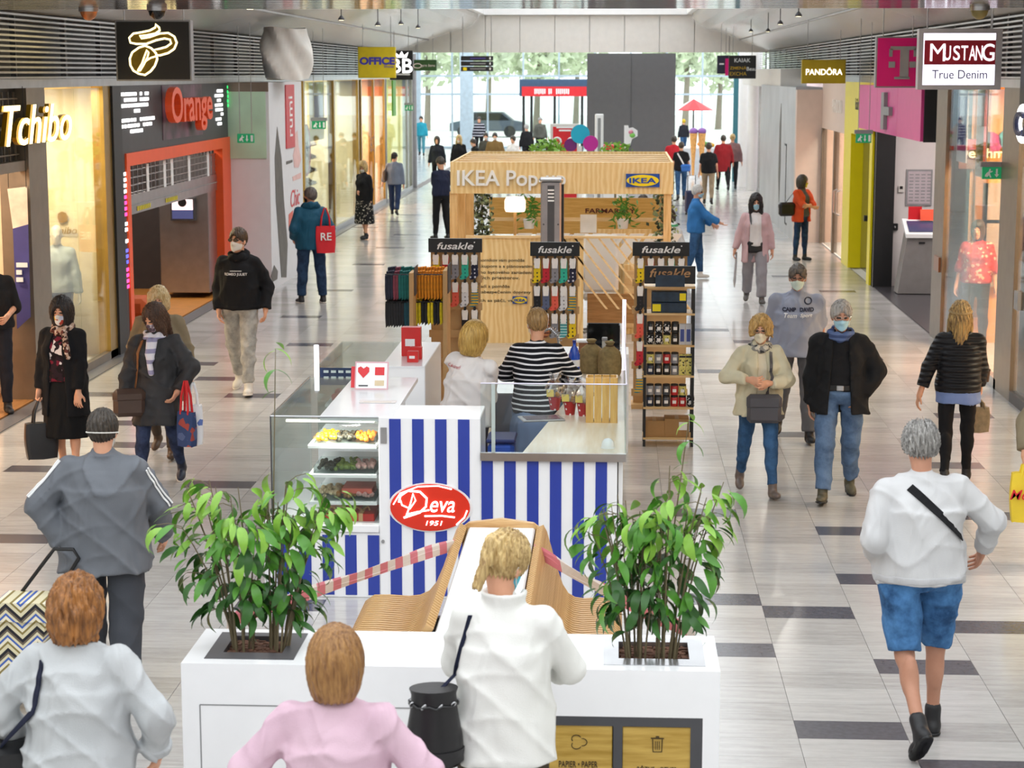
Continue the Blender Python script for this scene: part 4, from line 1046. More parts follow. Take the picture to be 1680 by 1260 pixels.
HS = .97
class Person:
    def __init__(s, label, loc, face, h, pose=None, w=1.0, d=1.0, female=False, lod=None, group=None, skin=SKIN, z0=0.0, eyes=True, belly=0.0):
        s.label = label; pose = pose or {}; s.w, s.d, s.female, s.skin, s.belly = w, d, female, skin, belly
        s.k = h / 1.75; s.pose = pose; s.eyes = eyes
        dist = math.hypot(loc[0], loc[1])
        s.lod = lod if lod is not None else (0 if dist < 12.5 else 1 if dist < 23 else 2 if dist < 45 else 3)
        s.hb = (.0105, .0145, .024, .036)[s.lod]; s.hh = (.0055, .0075, .012, .019)[s.lod]; s.hf = (.005, .0065, .010, .018)[s.lod]
        lean = pose.get('lean', 0) * D2R; tw = pose.get('twist', 0) * D2R; side = pose.get('side', 0) * D2R
        s.T = (Rz(tw) @ Rx(-lean) @ Ry(side)).T           # rows: torso axes
        s.To = np.array([0, 0, .95]); hipw = .095 * w
        J = {}
        def tp(p): return s.T.T @ (np.array(p) - s.To) + s.To
        s.tp = tp
        for sd, nm in ((-1, 'L'), (1, 'R')):
            a, kn, pt = pose.get('leg' + nm, (0, 2, 0)); ab = pose.get('ab' + nm, 2) * D2R
            a *= D2R; kn *= D2R
            hip = np.array([sd * hipw, 0, .93]); dr = lambda q: np.array([sd * math.sin(ab) * .6, math.sin(q), -math.cos(q)])
            knee = hip + .43 * dr(a); ank = knee + .42 * dr(a - kn)
            J['hip' + nm], J['knee' + nm], J['ank' + nm] = hip, knee, ank
            yaw = pose.get('toe', 8) * D2R * sd
            fd = np.array([math.sin(yaw), math.cos(yaw), 0]); pt = pt * D2R
            f = fd * math.cos(pt) + np.array([0, 0, -math.sin(pt)]); up = np.array([0, 0, math.cos(pt)]) + fd * math.sin(pt)
            J['foot' + nm] = (f, np.cross(f, up), up)
            sh = tp((sd * .162 * w, 0, 1.385)); J['sh' + nm] = sh
            tgt = pose.get('hand' + nm)
            tgt = tp((sd * (.27 * w), .04, .82)) if tgt is None else np.array(tgt, float)
            L1, L2 = .285, .255; v = tgt - sh; D = np.linalg.norm(v); D2 = min(D, (L1 + L2) * .998); v = v / D
            ca = (L1 * L1 + D2 * D2 - L2 * L2) / (2 * L1 * D2); ca = max(-1, min(1, ca))
            pole = np.array(pose.get('pole' + nm, (sd * .45, -.9, -.2))); pole = pole - v * pole.dot(v); pole /= np.linalg.norm(pole)
            el = sh + v * L1 * ca + pole * L1 * math.sqrt(1 - ca * ca); wr = sh + v * D2
            J['el' + nm], J['wr' + nm] = el, wr
            dd = (wr - el) / np.linalg.norm(wr - el); bend = pose.get('palm' + nm)
            nrm = np.array(bend if bend is not None else (-sd, .1, 0), float); nrm = nrm - dd * nrm.dot(dd); nrm /= np.linalg.norm(nrm)
            acr = np.cross(nrm, dd) * (1 if sd > 0 else -1)
            J['hand' + nm] = (dd, acr, nrm)
        lowest = min((J['ank' + n] + u * J['foot' + n][0] - J['foot' + n][2] * .085)[2] for n in 'LR' for u in (-.06, .0, .16))
        s.J = J; s.dz = -lowest
        hy, hp, hr = [q * D2R for q in pose.get('head', (0, 0, 0))]
        s.HR = (s.T.T @ Rz(hy) @ Rx(-hp) @ Ry(hr)).T; s.Ho = tp((0, .02, 1.612))
        s.root = thing('person', label, 'person', (loc[0], loc[1], z0), face * D2R, group)
        s.seed = hash(label) % 97 if False else sum(map(ord, label)) % 97
    # --- fields (normalised 1.75 m space)
    def tf(s, P): 
        q = rot(P, s.T, s.To); return (q[0], q[1], q[2] + .95)
    def torso(s, P, t=0.0):
        q = s.tf(P); w, d = s.w, s.d
        e = ell(q, (0, -.01, .96), (.165 * w + t, .118 * d + t, .14 + t))
        e = smin(e, ell(q, (0, 0, 1.12), (.142 * w + t, .102 * d + t, .17 + t)), .06)
        e = smin(e, ell(q, (0, 0, 1.275), (.158 * w + t, .112 * d + t, .15 + t)), .06)
        for x in (-.13 * w, .13 * w): e = smin(e, cap(q, (0, -.012, 1.415), (x, -.01, 1.375), .05 + t * .6, .05 + t * .7), .035)
        e = smin(e, cap(q, (0, -.01, 1.40), (0, .0, 1.48), .06 + t * .3, .046 + t * .2), .03)
        if s.female:
            for x in (-.072, .072): e = smin(e, ell(q, (x, .085, 1.26), (.058 + t, .055 + t, .06 + t)), .04)
        if s.belly: e = smin(e, ell(q, (0, .06, 1.08), (.13 * w + t, .08 + s.belly + t, .14 + t)), .06)
        return e
    def arm(s, P, n, t=0.0, frac=2.0, cut=True):
        J = s.J; S, E, W = J['sh' + n], J['el' + n], J['wr' + n]
        a = cap(P, S, E, .046 + t * .8, .039 + t) if frac >= 1 else cap(P, S, S + (E - S) * frac, .046 + t * .8, .044 + t)
        if frac > 1:
            W2 = E + (W - E) * (frac - 1); a = smin(a, cap(P, E, W2, .04 + t, .028 + .013 * (2 - frac) + t * .9), .025)
        if cut:
            o, dr = (E + (W - E) * (frac - 1), W - E) if frac > 1 else (S + (E - S) * frac, E - S)
            dr = dr / np.linalg.norm(dr); lim = (P[0] - o[0]) * dr[0] + (P[1] - o[1]) * dr[1] + (P[2] - o[2]) * dr[2]
            near = vlen(P[0] - o[0], P[1] - o[1], P[2] - o[2]) < .22
            a = np.where(near, np.maximum(a, lim), a)
        return a
    def leg(s, P, n, t=0.0, frac=2.0, wide=0.0):
        J = s.J; H, K, A = J['hip' + n], J['knee' + n], J['ank' + n]
        e = K + (A - K) * (frac - 1) if frac > 1 else H + (K - H) * frac
        a = cap(P, H, K if frac >= 1 else e, .083 * (.6 + .4 * s.w) + t, .054 + t + wide * .5)
        if frac > 1:
            a = smin(a, cap(P, K, e, .052 + t + wide * .5, .036 + .016 * (2 - frac) + t + wide), .03)
            dk = A - K; c = K + dk * .3 - np.array(s.J['foot' + n][0]) * .015
            a = smin(a, ell(P, c, (.048 + t, .052 + t, .12)), .03)
        dr = (A - K) if frac > 1 else (K - H); dr = dr / np.linalg.norm(dr)
        lim = (P[0] - e[0]) * dr[0] + (P[1] - e[1]) * dr[1] + (P[2] - e[2]) * dr[2]
        return np.where(vlen(P[0] - e[0], P[1] - e[1], P[2] - e[2]) < .25, np.maximum(a, lim), a)
    def hp(s, P):
        q = rot(P, s.HR, s.Ho); k = 1 / HS; return (q[0] * k, q[1] * k, q[2] * k)
    def head(s, q, t=0.0, ears=True):
        e = ell(q, (0, -.012, .03), (.074 + t, .095 + t, .098 + t))
        e = smin(e, ell(q, (0, .024, -.042), (.058 + t, .07 + t, .086 + t)), .03)
        e = smin(e, ell(q, (0, .058, -.1), (.03 + t, .03 + t, .028 + t)), .025)
        if ears:
            for x in (-.032, .032): e = np.maximum(e, -(vlen(q[0] - x, q[1] - .107, q[2] - .006) - .02))
            e = smin(e, cap(q, (0, .082, .012), (0, .106, -.03), .008 + t, .014 + t), .012)
            e = smin(e, ell(q, (0, .085, -.067), (.024 + t, .014 + t, .01 + t)), .01)
            for x in (-.032, .032): e = smin(e, ell(q, (x, .079, .004), (.014, .014, .012)), .006)
            for x in (-.077, .077): e = smin(e, ell(q, (x, -.004, -.012), (.011, .022, .033)), .008)
        else: e = smin(e, cap(q, (0, .078, .01), (0, .098, -.03), .012 + t, .016 + t), .03)
        return e
    def fold(s, P, A, f=1.0):
        a = s.seed; x, y, z = P
        w = np.sin(5 * z + a) ; e = A * .7 * np.sin(21 * x + 13 * z + a) * np.sin(17 * y - 9 * z + 2 * a)
        r1 = (1 - np.abs(np.sin(11 * x + 9 * z + 1.4 * np.sin(7 * y + 4 * z + a) + a))) ** 3; r2 = (1 - np.abs(np.sin(12 * y - 13 * z + 1.2 * np.sin(9 * x + a) + 2 * a))) ** 3; r3 = (1 - np.abs(np.sin(17 * z - 8 * x + 1.5 * np.sin(6 * x + 5 * y) + 3 * a))) ** 3
        return e - A * 1.5 * (r1 * (.6 + .4 * w) + r2 * (.5 - .5 * w) + .8 * r3 * (.5 + .5 * np.sin(6 * x + 4 * y + a)))
    # --- meshing
    def add(s, name, pieces, mats, matf=None, parent=None):
        vs, fs, o = [], [], 0
        for fn, lo, hi, h in pieces:
            v, f = surfnet(lambda x, y, z: fn((x, y, z)), lo, hi, h)
            if len(v): vs.append(v); fs.append(f + o); o += len(v)
        if not vs: return None
        v = np.concatenate(vs); f = np.concatenate(fs)
        me = bpy.data.meshes.new(name); out = (v + [0, 0, s.dz]) * s.k
        me.vertices.add(len(out)); me.vertices.foreach_set('co', out.astype(np.float32).ravel())
        me.loops.add(f.size); me.loops.foreach_set('vertex_index', f.astype(np.int32).ravel())
        me.polygons.add(len(f)); me.polygons.foreach_set('loop_start', np.arange(0, f.size, 4, dtype=np.int32))
        try: me.polygons.foreach_set('loop_total', np.full(len(f), 4, np.int32))
        except Exception: pass
        for m in mats: me.materials.append(m)
        if matf is not None: me.polygons.foreach_set('material_index', matf(v[f].mean(1)).astype(np.int32))
        me.polygons.foreach_set('use_smooth', np.ones(len(f), bool)); me.update(calc_edges=True); me.validate()
        return link(bpy.data.objects.new(name, me), parent or s.root)
    def bounds(s, keys, pad):
        p = np.array([s.J[k] for k in keys]); return p.min(0) - pad, p.max(0) + pad
    def body(s, legs=True, arms=True):
        J = s.J; pc = []
        tl = lambda P: np.minimum(smin(s.torso(P, -.012), np.minimum(s.arm(P, 'L', -.004, cut=False), s.arm(P, 'R', -.004, cut=False)), .03), np.minimum(s.leg(P, 'L', -.004), s.leg(P, 'R', -.004)))
        ks = [k + n for k in ('sh', 'el', 'wr', 'hip', 'knee', 'ank') for n in 'LR']
        lo, hi = s.bounds(ks, .1); hi[2] += .03
        pc.append((tl, lo, hi, max(.02, s.hb)))
        nb = s.tp((0, -.01, 1.43)); cn = s.Ho + s.HR.T @ np.array([0, -.02, -.06])
        pc.append((lambda P: smin(s.head(s.hp(P)) * HS, cap(P, cn, nb, .049, .055), .03), s.Ho - .2, s.Ho + .17, s.hh))
        for n in 'LR':
            d, a, m = J['hand' + n]; W = J['wr' + n]; cu = s.pose.get('curl' + n, .55)
            segs = []
            L4 = (.072, .08, .074, .058)
            for k in range(4):
                b = W + d * .088 + a * (.030 - .0205 * k); sp = (1.5 - k) * .06
                d1 = d * math.cos(cu * .8) + m * math.sin(cu * .8) + a * sp; d2 = d * math.cos(cu * 1.9) + m * math.sin(cu * 1.9) + a * sp * .5
                p1 = b + d1 * L4[k] * .55; p2 = p1 + d2 * L4[k] * .5
                segs += [(b, p1, .0095, .0088), (p1, p2, .0088, .0074)]
            tb = W + d * .03 + a * .028; t1 = tb + (d * .62 + a * .6 + m * .35) * .048; t2 = t1 + (d * .85 + a * .1 + m * .45) * .034
            segs += [(tb, t1, .012, .0105), (t1, t2, .0105, .008)]
            R = np.array([a, d, m])
            def hf(P, W=W, R=R, d=d, segs=segs):
                q = rot(P, R, W); e = ell(q, (0, .052, .002), (.042, .058, .0165)); e = smin(e, cap(P, W - d * .05, W + d * .02, .027, .027), .02)
                f = cap(P, *segs[0])
                for g in segs[1:]: f = np.minimum(f, cap(P, *g))
                return smin(e, f, .008)
            allp = np.array([p for g in segs for p in g[:2]] + [W - d * .06]); pc.append((hf, allp.min(0) - .03, allp.max(0) + .03, s.hf))
        def mf(c):
            q = s.hp((c[:, 0], c[:, 1], c[:, 2])); i = np.zeros(len(c), int)
            if s.eyes:
                ex = np.minimum(np.abs(q[0] - .032), np.abs(q[0] + .032))
                i[(ex < .017) & (np.abs(q[2] - .004) < .008) & (q[1] > .06)] = 1
                i[(ex < .022) & (np.abs(q[2] - .03) < .005) & (q[1] > .06)] = 3
                i[(np.abs(q[0]) < .025) & (np.abs(q[2] + .067) < .009) & (q[1] > .075)] = 2
            return i
        o = s.add('body', pc, [s.skin, EYE, LIP, BROW], mf); return o
    def topf(s, t=.018, hem=.9, sleeve=2.0, flare=.01, ts=None, openw=None, fold=.004, collar=0.0, waist=None):
        ts = t if ts is None else ts; w, d = s.w, s.d
        def fn(P):
            q = s.tf(P); z = q[2]
            e = s.torso(P, t)
            if waist is None:
                u = np.clip((1.32 - z) / max(.05, 1.32 - hem), 0, 1)
                rx = (.150 if s.female else .156) * w + t + u * (flare + .014); ry = .113 * d + t + u * (flare + .012)
                cone = (np.sqrt((q[0] / rx) ** 2 + ((q[1] + .005 - s.belly * .4) / (ry + s.belly * .5)) ** 2) - 1) * np.minimum(rx, ry)
                cone = np.maximum(cone, z - 1.27); e = smin(e, cone, .05)
            e = np.maximum(e, hem - z)
            a = np.minimum(s.arm(P, 'L', ts, sleeve), s.arm(P, 'R', ts, sleeve)) if sleeve > 0 else 9
            e = smin(e, a, .022) if sleeve > 0 else e
            e = e + s.fold(P, fold * 1.5)
            if collar:
                r = np.sqrt(q[0] ** 2 + (q[1] - .0) ** 2); rr = .07 + .014 * (z - 1.43) / .06
                col = np.maximum(np.abs(r - rr) - .011, np.maximum(z - 1.43 - collar, 1.39 - z))
                col = np.maximum(col, q[1] - .05 - (0.0 if openw is None else -.02)); e = smin(e, col, .012)
            if openw:
                wd = openw[0] + (openw[1] - openw[0]) * np.clip((1.46 - z) / max(.1, 1.46 - hem), 0, 1)
                e = np.maximum(e, np.minimum(wd - np.abs(q[0]), q[1] - .03))
            return e
        return fn
    def top(s, name, mat, sleeve=2.0, hem=.9, **k):
        fn = s.topf(hem=hem, sleeve=sleeve, **k); fl = k.get('flare', .01) + k.get('t', .018)
        lo, hi = s.bounds(['shL', 'shR', 'elL', 'elR', 'wrL', 'wrR', 'hipL', 'hipR'], .13 + fl); lo[2] = min(hem - .03, lo[2]) if s.pose.get('lean', 0) == 0 else lo[2] - .1
        hi[2] = max(hi[2], 1.6); hi[1] += .05 + s.belly * 2
        s.garment = fn
        return s.add(name, [(fn, lo, hi, s.hb)], [mat])
    def band(s, name, mat, z0, z1, out=.003):
        g = s.garment
        fn = lambda P: np.maximum(g(P) - out, np.maximum(s.tf(P)[2] - z1, z0 - s.tf(P)[2]) + .0 * P[0])
        def f2(P): return np.maximum(fn(P), np.abs(s.tf(P)[0]) - .16 * s.w - .075)
        return s.add(name, [(f2, (-.36, -.3, z0 - .03), (.36, .36, z1 + .03), s.hb)], [mat])
    def cuffs(s, mat, frac=1.92, t=.03, ln=.2):
        for n in 'LR':
            E, W = s.J['el' + n], s.J['wr' + n]; d = (W - E) / np.linalg.norm(W - E); a = E + (W - E) * (frac - ln); b = E + (W - E) * (frac - 1 + .02); a = E + (W - E) * (frac - 1 - ln)
            def fn(P, a=a, b=b, d=d):
                u = (P[0] - a[0]) * d[0] + (P[1] - a[1]) * d[1] + (P[2] - a[2]) * d[2]; L = np.linalg.norm(b - a)
                return np.maximum(cap(P, a, b, .03 + t, .028 + t * .9), np.maximum(-u, u - L))
            lo = np.minimum(a, b) - .09; hi = np.maximum(a, b) + .09; s.add('cuff', [(fn, lo, hi, s.hb)], [mat])
    def trousers(s, mat, t=.014, frac=1.93, wide=0.0, waist=1.04, name='trousers', fold=.004):
        def fn(P):
            q = s.tf(P); e = np.minimum(s.leg(P, 'L', t, frac, wide), s.leg(P, 'R', t, frac, wide))
            p = np.maximum(ell(q, (0, -.012, .965), (.166 * s.w + t, .118 * s.d + t, .15)), .86 - q[2]); e = smin(e, p, .03)
            e = smin(e, np.maximum(s.torso(P, t * .6), .93 - q[2]), .02)
            return np.maximum(e + s.fold(P, fold * 1.5), q[2] - waist)
        lo, hi = s.bounds([k + n for k in ('hip', 'knee', 'ank') for n in 'LR'], .13); hi[2] = waist + .03; lo[0] -= .05; hi[0] += .05; hi[1] += .03 + s.belly * 2
        return s.add(name, [(fn, lo, hi, s.hb)], [mat])
    def skirt(s, mat, hem=.5, flare=.05, waist=1.05, name='skirt', fold=.006, t=.015):
        def fn(P):
            q = s.tf(P); u = np.clip((waist - q[2]) / (waist - hem), 0, 1); v = np.clip(u * 3.2, 0, 1)
            rx = .142 * s.w + t + .03 * v + flare * u; ry = .105 * s.d + t + .03 * v + flare * u
            e = (np.sqrt((q[0] / rx) ** 2 + ((q[1] + .008) / ry) ** 2) - 1) * np.minimum(rx, ry)
            ang = np.arctan2(q[0], q[1]); e = e + fold * u * np.sin(9 * ang + s.seed)
            return np.maximum(np.maximum(e, q[2] - waist), hem - q[2])
        return s.add(name, [(fn, (-.33 - flare, -.3 - flare, hem), (.33 + flare, .3 + flare, waist), s.hb)], [mat])
    def shoes(s, mat, name='shoe', shaft=.03, sole=None, heel=0.0):
        for n in 'LR':
            f, a, u = s.J['foot' + n]; A = s.J['ank' + n]; R = np.array([a, f, u]); K = s.J['knee' + n]
            def fn(P):
                q = rot(P, R, A - u * .085)
                e = smin(ell(q, (0, .09, .03), (.045, .085, .038)), ell(q, (0, -.02, .035), (.038, .05, .045)), .04)
                e = smin(e, cap(P, A - u * .03, A + (K - A) / np.linalg.norm(K - A) * shaft, .042, .045), .03)
                return np.maximum(e, -q[2])
            c = A + f * .04
            o = s.add(name, [(fn, c - np.array([.17, .2, .16]), c + np.array([.17, .2, .12 + shaft]), min(s.hb, .014) if s.lod < 3 else .025)], [mat])
            if sole and s.lod < 3 and o:
                def fs(P):
                    q = rot(P, R, A - u * .085); r = smin(ell((q[0], q[1], q[2] * 0), (0, .09, 0), (.05, .09, 1)), ell((q[0], q[1], q[2] * 0), (0, -.02, 0), (.043, .056, 1)), .05)
                    return np.maximum(np.maximum(r, q[2] - .02), -q[2])
                s.add('sole', [(fs, c - np.array([.17, .2, .16]), c + np.array([.17, .2, .1]), min(s.hb, .012))], [sole], parent=o)
    def hair(s, mat, style='short', v=.014, ln=.15, bump=.003, freq=70):
        def fn(P):
            q = s.hp(P); e = ell(q, (0, -.012, .03), (.074 + v, .095 + v, .098 + v)); face = ell(q, (0, .115, -.055), (.066, .062, .125))
            ang = np.arctan2(q[0], -q[1])
            if style in ('short', 'bald', 'pony'):
                e = np.maximum(e, -(q[2] + (.055 if style == 'pony' else .025) - .62 * q[1]))
                if style == 'bald': e = np.maximum(e, -ell(q, (0, .03, .125), (.062, .085, .06)))
                if style == 'pony':
                    e = smin(e, ell(q, (0, -.105, .07), (.034, .03, .034)), .02)
                    e = smin(e, cap(q, (0, -.118, .06), (0, -.135, -ln), .036, .016), .02)
            elif style in ('bob', 'long', 'curly'):
                b = ell(q, (0, -.024, -.02), (.084 + v, .1 + v, .15 + v)); e = smin(e, b, .04)
                if style == 'long':
                    e = smin(e, cap((q[0] * .75, q[1], q[2]), (0, -.075, -.05), (0, -.1, -ln), .066, .04), .04)
                    for x in (-.085, .085): e = smin(e, cap(q, (x, .0, -.05), (x * 1.15, .035, -ln * .9), .034, .022), .03)
                e = np.maximum(e, -(q[2] + ln)) if style != 'curly' else np.maximum(e, -(q[2] + ln - .25 * q[1]))
            st = (1.6 if style in ('short', 'bald') else 1) * bump * (np.sin(freq * .35 * ang + 5 * np.sin(14 * q[2])) + .7 * np.sin(freq * .8 * ang + 9 * q[2]))
            if style == 'curly': st = st + bump * 2.2 * np.sin(58 * q[0] + 2) * np.sin(61 * q[1] + 1) * np.sin(57 * q[2])
            return np.maximum(e + st, -face) * HS
        dn = ln * HS + .04 if style in ('bob', 'long', 'curly', 'pony') else .12
        o = s.Ho; return s.add('hair', [(fn, o - np.array([.2, .2, max(dn, .14)]), o + np.array([.2, .2, .19]), s.hh)], [mat])
    def mask(s, mat, low=False):
        def fn(P):
            q = s.hp(P); e = s.head(q, .006, ears=False)
            e = np.maximum(e, -s.head(q, -.004, ears=False)); tip = np.clip(np.abs(q[0]) / .07, 0, 1)
            return np.maximum(np.maximum(e, q[2] + .008 + .03 * tip), np.maximum(-q[2] - .125 + .04 * tip, .012 - q[1])) * HS
        o = s.add('face_mask', [(fn, s.Ho - .14, s.Ho + .14, s.hh * .9)], [mat])
        if s.lod < 2 and o:
            for x in (-1, 1):
                pts = [s.hw((x * .062, .05, -.03)), s.hw((x * .077, .02, -.012)), s.hw((x * .088, -.02, .0)), s.hw((x * .085, -.026, -.02)), s.hw((x * .066, .035, -.075))]
                MB().tube(pts, .0022, 5).build('ear_loop', MASK_W, o, local=True)
        return o
    def hw(s, q): # head frame -> root-local metres
        p = s.HR.T @ (np.array(q) * HS) + s.Ho; return tuple((p + [0, 0, s.dz]) * s.k)
    def bw(s, p): return tuple((np.array(p) + [0, 0, s.dz]) * s.k)
    def glasses(s, mat, dark=None):
        g = MB()
        for x in (-.034, .034):
            g.tube([s.hw((x + .026 * math.cos(t), .112 - abs(x + .02 * math.cos(t)) * .2, .004 + .019 * math.sin(t))) for t in np.linspace(0, 2 * PI, 15)[:-1]], .0024, 5, closed=True)
        g.tube([s.hw((-.009, .108, .008)), s.hw((.009, .108, .008))], .0022, 5)
        for x in (-1, 1): g.tube([s.hw((x * .06, .1, .008)), s.hw((x * .083, .04, .008)), s.hw((x * .084, -.01, .004))], .0024, 5)
        o = g.build('glasses', mat, s.root, local=True)
        if dark:
            for x in (-.034, .034):
                MB().prism([(.026 * math.cos(t), .019 * math.sin(t)) for t in np.linspace(0, 2 * PI, 13)[:-1]], s.hw((x, .108, .004)), tuple(s.HR.T @ np.array([.9, 0, 0]) * s.k), tuple(s.HR.T @ np.array([0, 0, .9]) * s.k), tuple(s.HR.T @ np.array([0, .003, 0]))).build('lens', dark, o, local=True)
        return o
    def scarf(s, mat, tail=None, R=.082, r=.034, name='scarf'):
        g = s.garment
        ys = {}
        def fn(P):
            q = s.tf(P); rr = np.sqrt(q[0] ** 2 + q[1] ** 2) - R; zz = q[2] - 1.455 + .25 * q[1]
            ang = np.arctan2(q[0], q[1]); e = np.sqrt(rr * rr + (zz * .8) ** 2) - r + .007 * np.sin(6 * ang + 60 * zz)
            if tail:
                for a, b, th in tail_pts: e = smin(e, cap(q, a, b, th, th), .015)
            return e
        tail_pts = []
        if tail:
            for seq in tail:
                pts = []
                for x, z in seq:
                    ys = np.arange(.4, .02, -.005); h = np.nonzero(g((np.full_like(ys, x), ys, np.full_like(ys, z))) <= 0)[0]; y = ys[h[0]] if len(h) else .1
                    pts.append((x, y + .012, z))
                tail_pts += [(pts[i], pts[i + 1], .028) for i in range(len(pts) - 1)]
        zl = min([z for seq in (tail or []) for _, z in seq] + [1.42]) - .05
        return s.add(name, [(fn, (-.2, -.2, zl), (.2, .34, 1.62), s.hb * .75)], [mat])
    def surf(s, x, z, sign=1, off=.006, fn=None):
        """point on the garment in front (sign 1) or behind (-1) at torso x, z (root-local metres)"""
        fn = fn or s.garment; ys = sign * np.arange(.5, -.02, -.004); P = (s.T.T @ (np.stack([np.full_like(ys, x), ys, np.full_like(ys, z)]) - s.To[:, None])) + s.To[:, None]
        h = np.nonzero(fn((P[0], P[1], P[2])) <= off)[0]; y = ys[h[0]] if len(h) else 0.0
        return s.bw(s.tp((x, y, z)))
    def strap_path(s, seq, sign, fn=None):
        out = []
        for i in range(len(seq) - 1):
            for k in range(6):
                t = k / 6; out.append(s.surf(seq[i][0] + (seq[i + 1][0] - seq[i][0]) * t, seq[i][1] + (seq[i + 1][1] - seq[i][1]) * t, sign, fn=fn))
        out.append(s.surf(seq[-1][0], seq[-1][1], sign, fn=fn)); return out
    def tow(s, p): # root-local -> world
        a = s.root.rotation_euler.z; c, q = math.cos(a), math.sin(a); L = s.root.location
        return Vector((L.x + c * p[0] - q * p[1], L.y + q * p[0] + c * p[1], L.z + p[2]))
    def joint(s, k): return s.tow(s.bw(s.J[k]))
    def grip(s, n):
        d, a, m = s.J['hand' + n]; return s.tow(s.bw(s.J['wr' + n] + d * .1 + m * .025))
    def print_text(s, body, mat, x, z, width, sign=1, height=None, shear=0, bold=.02, name='print_lettering'):
        c = s.tp((x, 0, z)); u = (1, 0, 0) if sign < 0 else (-1, 0, 0)
        def fn(q): return s.surf(q.x, q.z, sign, .004)
        a, fs = text_mesh(body, bold, shear, 0.0); lo, hi = a.min(0), a.max(0); cc = (lo + hi) / 2; sz = hi - lo
        sx = width / sz[0]; sy = (height / sz[1]) if height else sx
        mb = MB(); mb.v = [s.surf(x + u[0] * (p[0] - cc[0]) * sx, z + (p[1] - cc[1]) * sy, sign, .006) for p in a]; mb.f = fs; mb.mi = [0] * len(fs)
        return mb.build(name, mat, s.root, local=True)

# --- bags
def tote(name, label, top, size, mat, rz=0, drop=.22, handle=None, cat='bag', open_top=True, group=None):
    w, d, h = size; t = thing(name, label, cat, (top[0], top[1], top[2] - drop - h), rz, group)
    mb = MB(); n = 6
    v = []
    for j in range(n):
        u = j / (n - 1); bul = 1 + .10 * math.sin(PI * u); ww = w * (.94 + .06 * u) * bul; dd = d * (1 - .35 * u) * bul
        for k in range(16):
            a = 2 * PI * k / 16; cx, cy = math.cos(a), math.sin(a); e = .35
            v.append((ww / 2 * math.copysign(abs(cx) ** e, cx), dd / 2 * math.copysign(abs(cy) ** e, cy), h * u + .004 * math.sin(5 * a + j)))
    f = [(j * 16 + k, j * 16 + (k + 1) % 16, (j + 1) * 16 + (k + 1) % 16, (j + 1) * 16 + k) for j in range(n - 1) for k in range(16)] + [tuple(range(15, -1, -1)), tuple((n - 1) * 16 + k for k in range(16))]
    mb.add(v, f).build('bag_body', mat, t, smooth=True, local=True)
    for y in (-d * .28, d * .28):
        MB().tube([(-w * .25, y, h * .93), (-w * .2, y * .8, h + drop * .5), (-w * .05, y * .2, h + drop), (w * .05, y * .2, h + drop), (w * .2, y * .8, h + drop * .5), (w * .25, y, h * .93)], .011, 6).build('handle', handle or mat, t, smooth=True, local=True)
    return t
def shoulder_bag(name, label, p, size, mat, rz, straps, flap=True, strapw=.028, rund=.04, centre=None, strap_mat=None):
    """p: world point of the bag's middle; straps: lists of world points lying round the wearer's axis (centre)"""
    w, d, h = size; t = thing(name, label, 'bag', (p[0], p[1], p[2] - h / 2), rz)
    MB().box(-w / 2, w / 2, -d / 2, d / 2, 0, h, rund).build('bag_body', mat, t, smooth=True, local=True)
    if flap: MB().box(-w / 2 - .004, w / 2 + .004, -d / 2 - .008, d / 2 + .008, h * .48, h + .006, rund).build('flap', mat, t, smooth=True, local=True)
    c = centre or (p[0], p[1] + .1)
    for pts in straps:
        def side(i):
            tg = Vector(pts[min(i + 1, len(pts) - 1)]) - Vector(pts[max(i - 1, 0)])
            o = Vector((pts[i][0] - c[0], pts[i][1] - c[1], .12)); q = tg.cross(o)
            return q if q.length > 1e-6 else Vector((1, 0, 0))
        MB().ribbon(pts, side, strapw, .006).build('strap', strap_mat or mat, t)
    return t
def HP(loc, face, h, px, py, dy=0.0):
    """pixel of a hand -> wrist target in the figure's own 1.75 m frame, dy metres nearer (-) or farther (+) than its axis"""
    p = atY(px, py, loc[1] + dy); a = face * D2R; c, s = math.cos(a), math.sin(a); x, y = p.x - loc[0], p.y - loc[1]
    k = h / 1.75; return (( c * x + s * y) / k, (-s * x + c * y) / k, p.z / k)
# ------------------------------------------------------------------ the people
def pat(name, fn):
    if name in MATS: return MATS[name]
    t = NT(name); fn(t); t.set(Roughness=.85, Specular_IOR_Level=.25); return t.m
def denim(name, c, c2, sc=5):
    return pat(name, lambda t: (t.base(t.ramp(t.noise(t.coord(), sc, 4, .65), [(.35, c2), (.62, c)])), t.bump(t.noise(t.coord(), 12, 2), .4, .04)))
def speckle(name, base, stops, sc=28):
    def f(t):
        v = t.n('ShaderNodeTexVoronoi'); v.inputs['Scale'].default_value = sc; t.l(t.coord(), v.inputs['Vector'])
        sx = t.n('ShaderNodeSeparateColor'); t.l(v.outputs['Color'], sx.inputs[0]); t.base(t.ramp(sx.outputs[0], stops, 'CONSTANT')); t.bump(t.noise(t.coord(), 10, 2), .4, .04)
    return pat(name, f)
def stripes(name, a, b, per, duty=.5, axis=2):
    def f(t):
        sp = t.n('ShaderNodeSeparateXYZ'); t.l(t.coord(), sp.inputs[0]); z = t.math('ADD', sp.outputs[axis], t.math('MULTIPLY', t.noise(t.coord(), 4, 1), .03))
        m = t.math('GREATER_THAN', t.math('FRACT', t.math('DIVIDE', z, per), 0), duty); t.base(t.mixc(m, a, b)); t.bump(t.noise(t.coord(), 9, 2), .4, .04)
    return pat(name, f)
W3 = plain('print_white', 'ececec', .7)
WALK1 = dict(legL=(14, 4, -8), legR=(-14, 18, 28)); WALK2 = dict(legR=(14, 4, -8), legL=(-14, 18, 28)); STAND = dict(legL=(2, 3, 0), legR=(-2, 3, 0))
def ground(px, py): p = G(px, py); return (p.x, p.y)

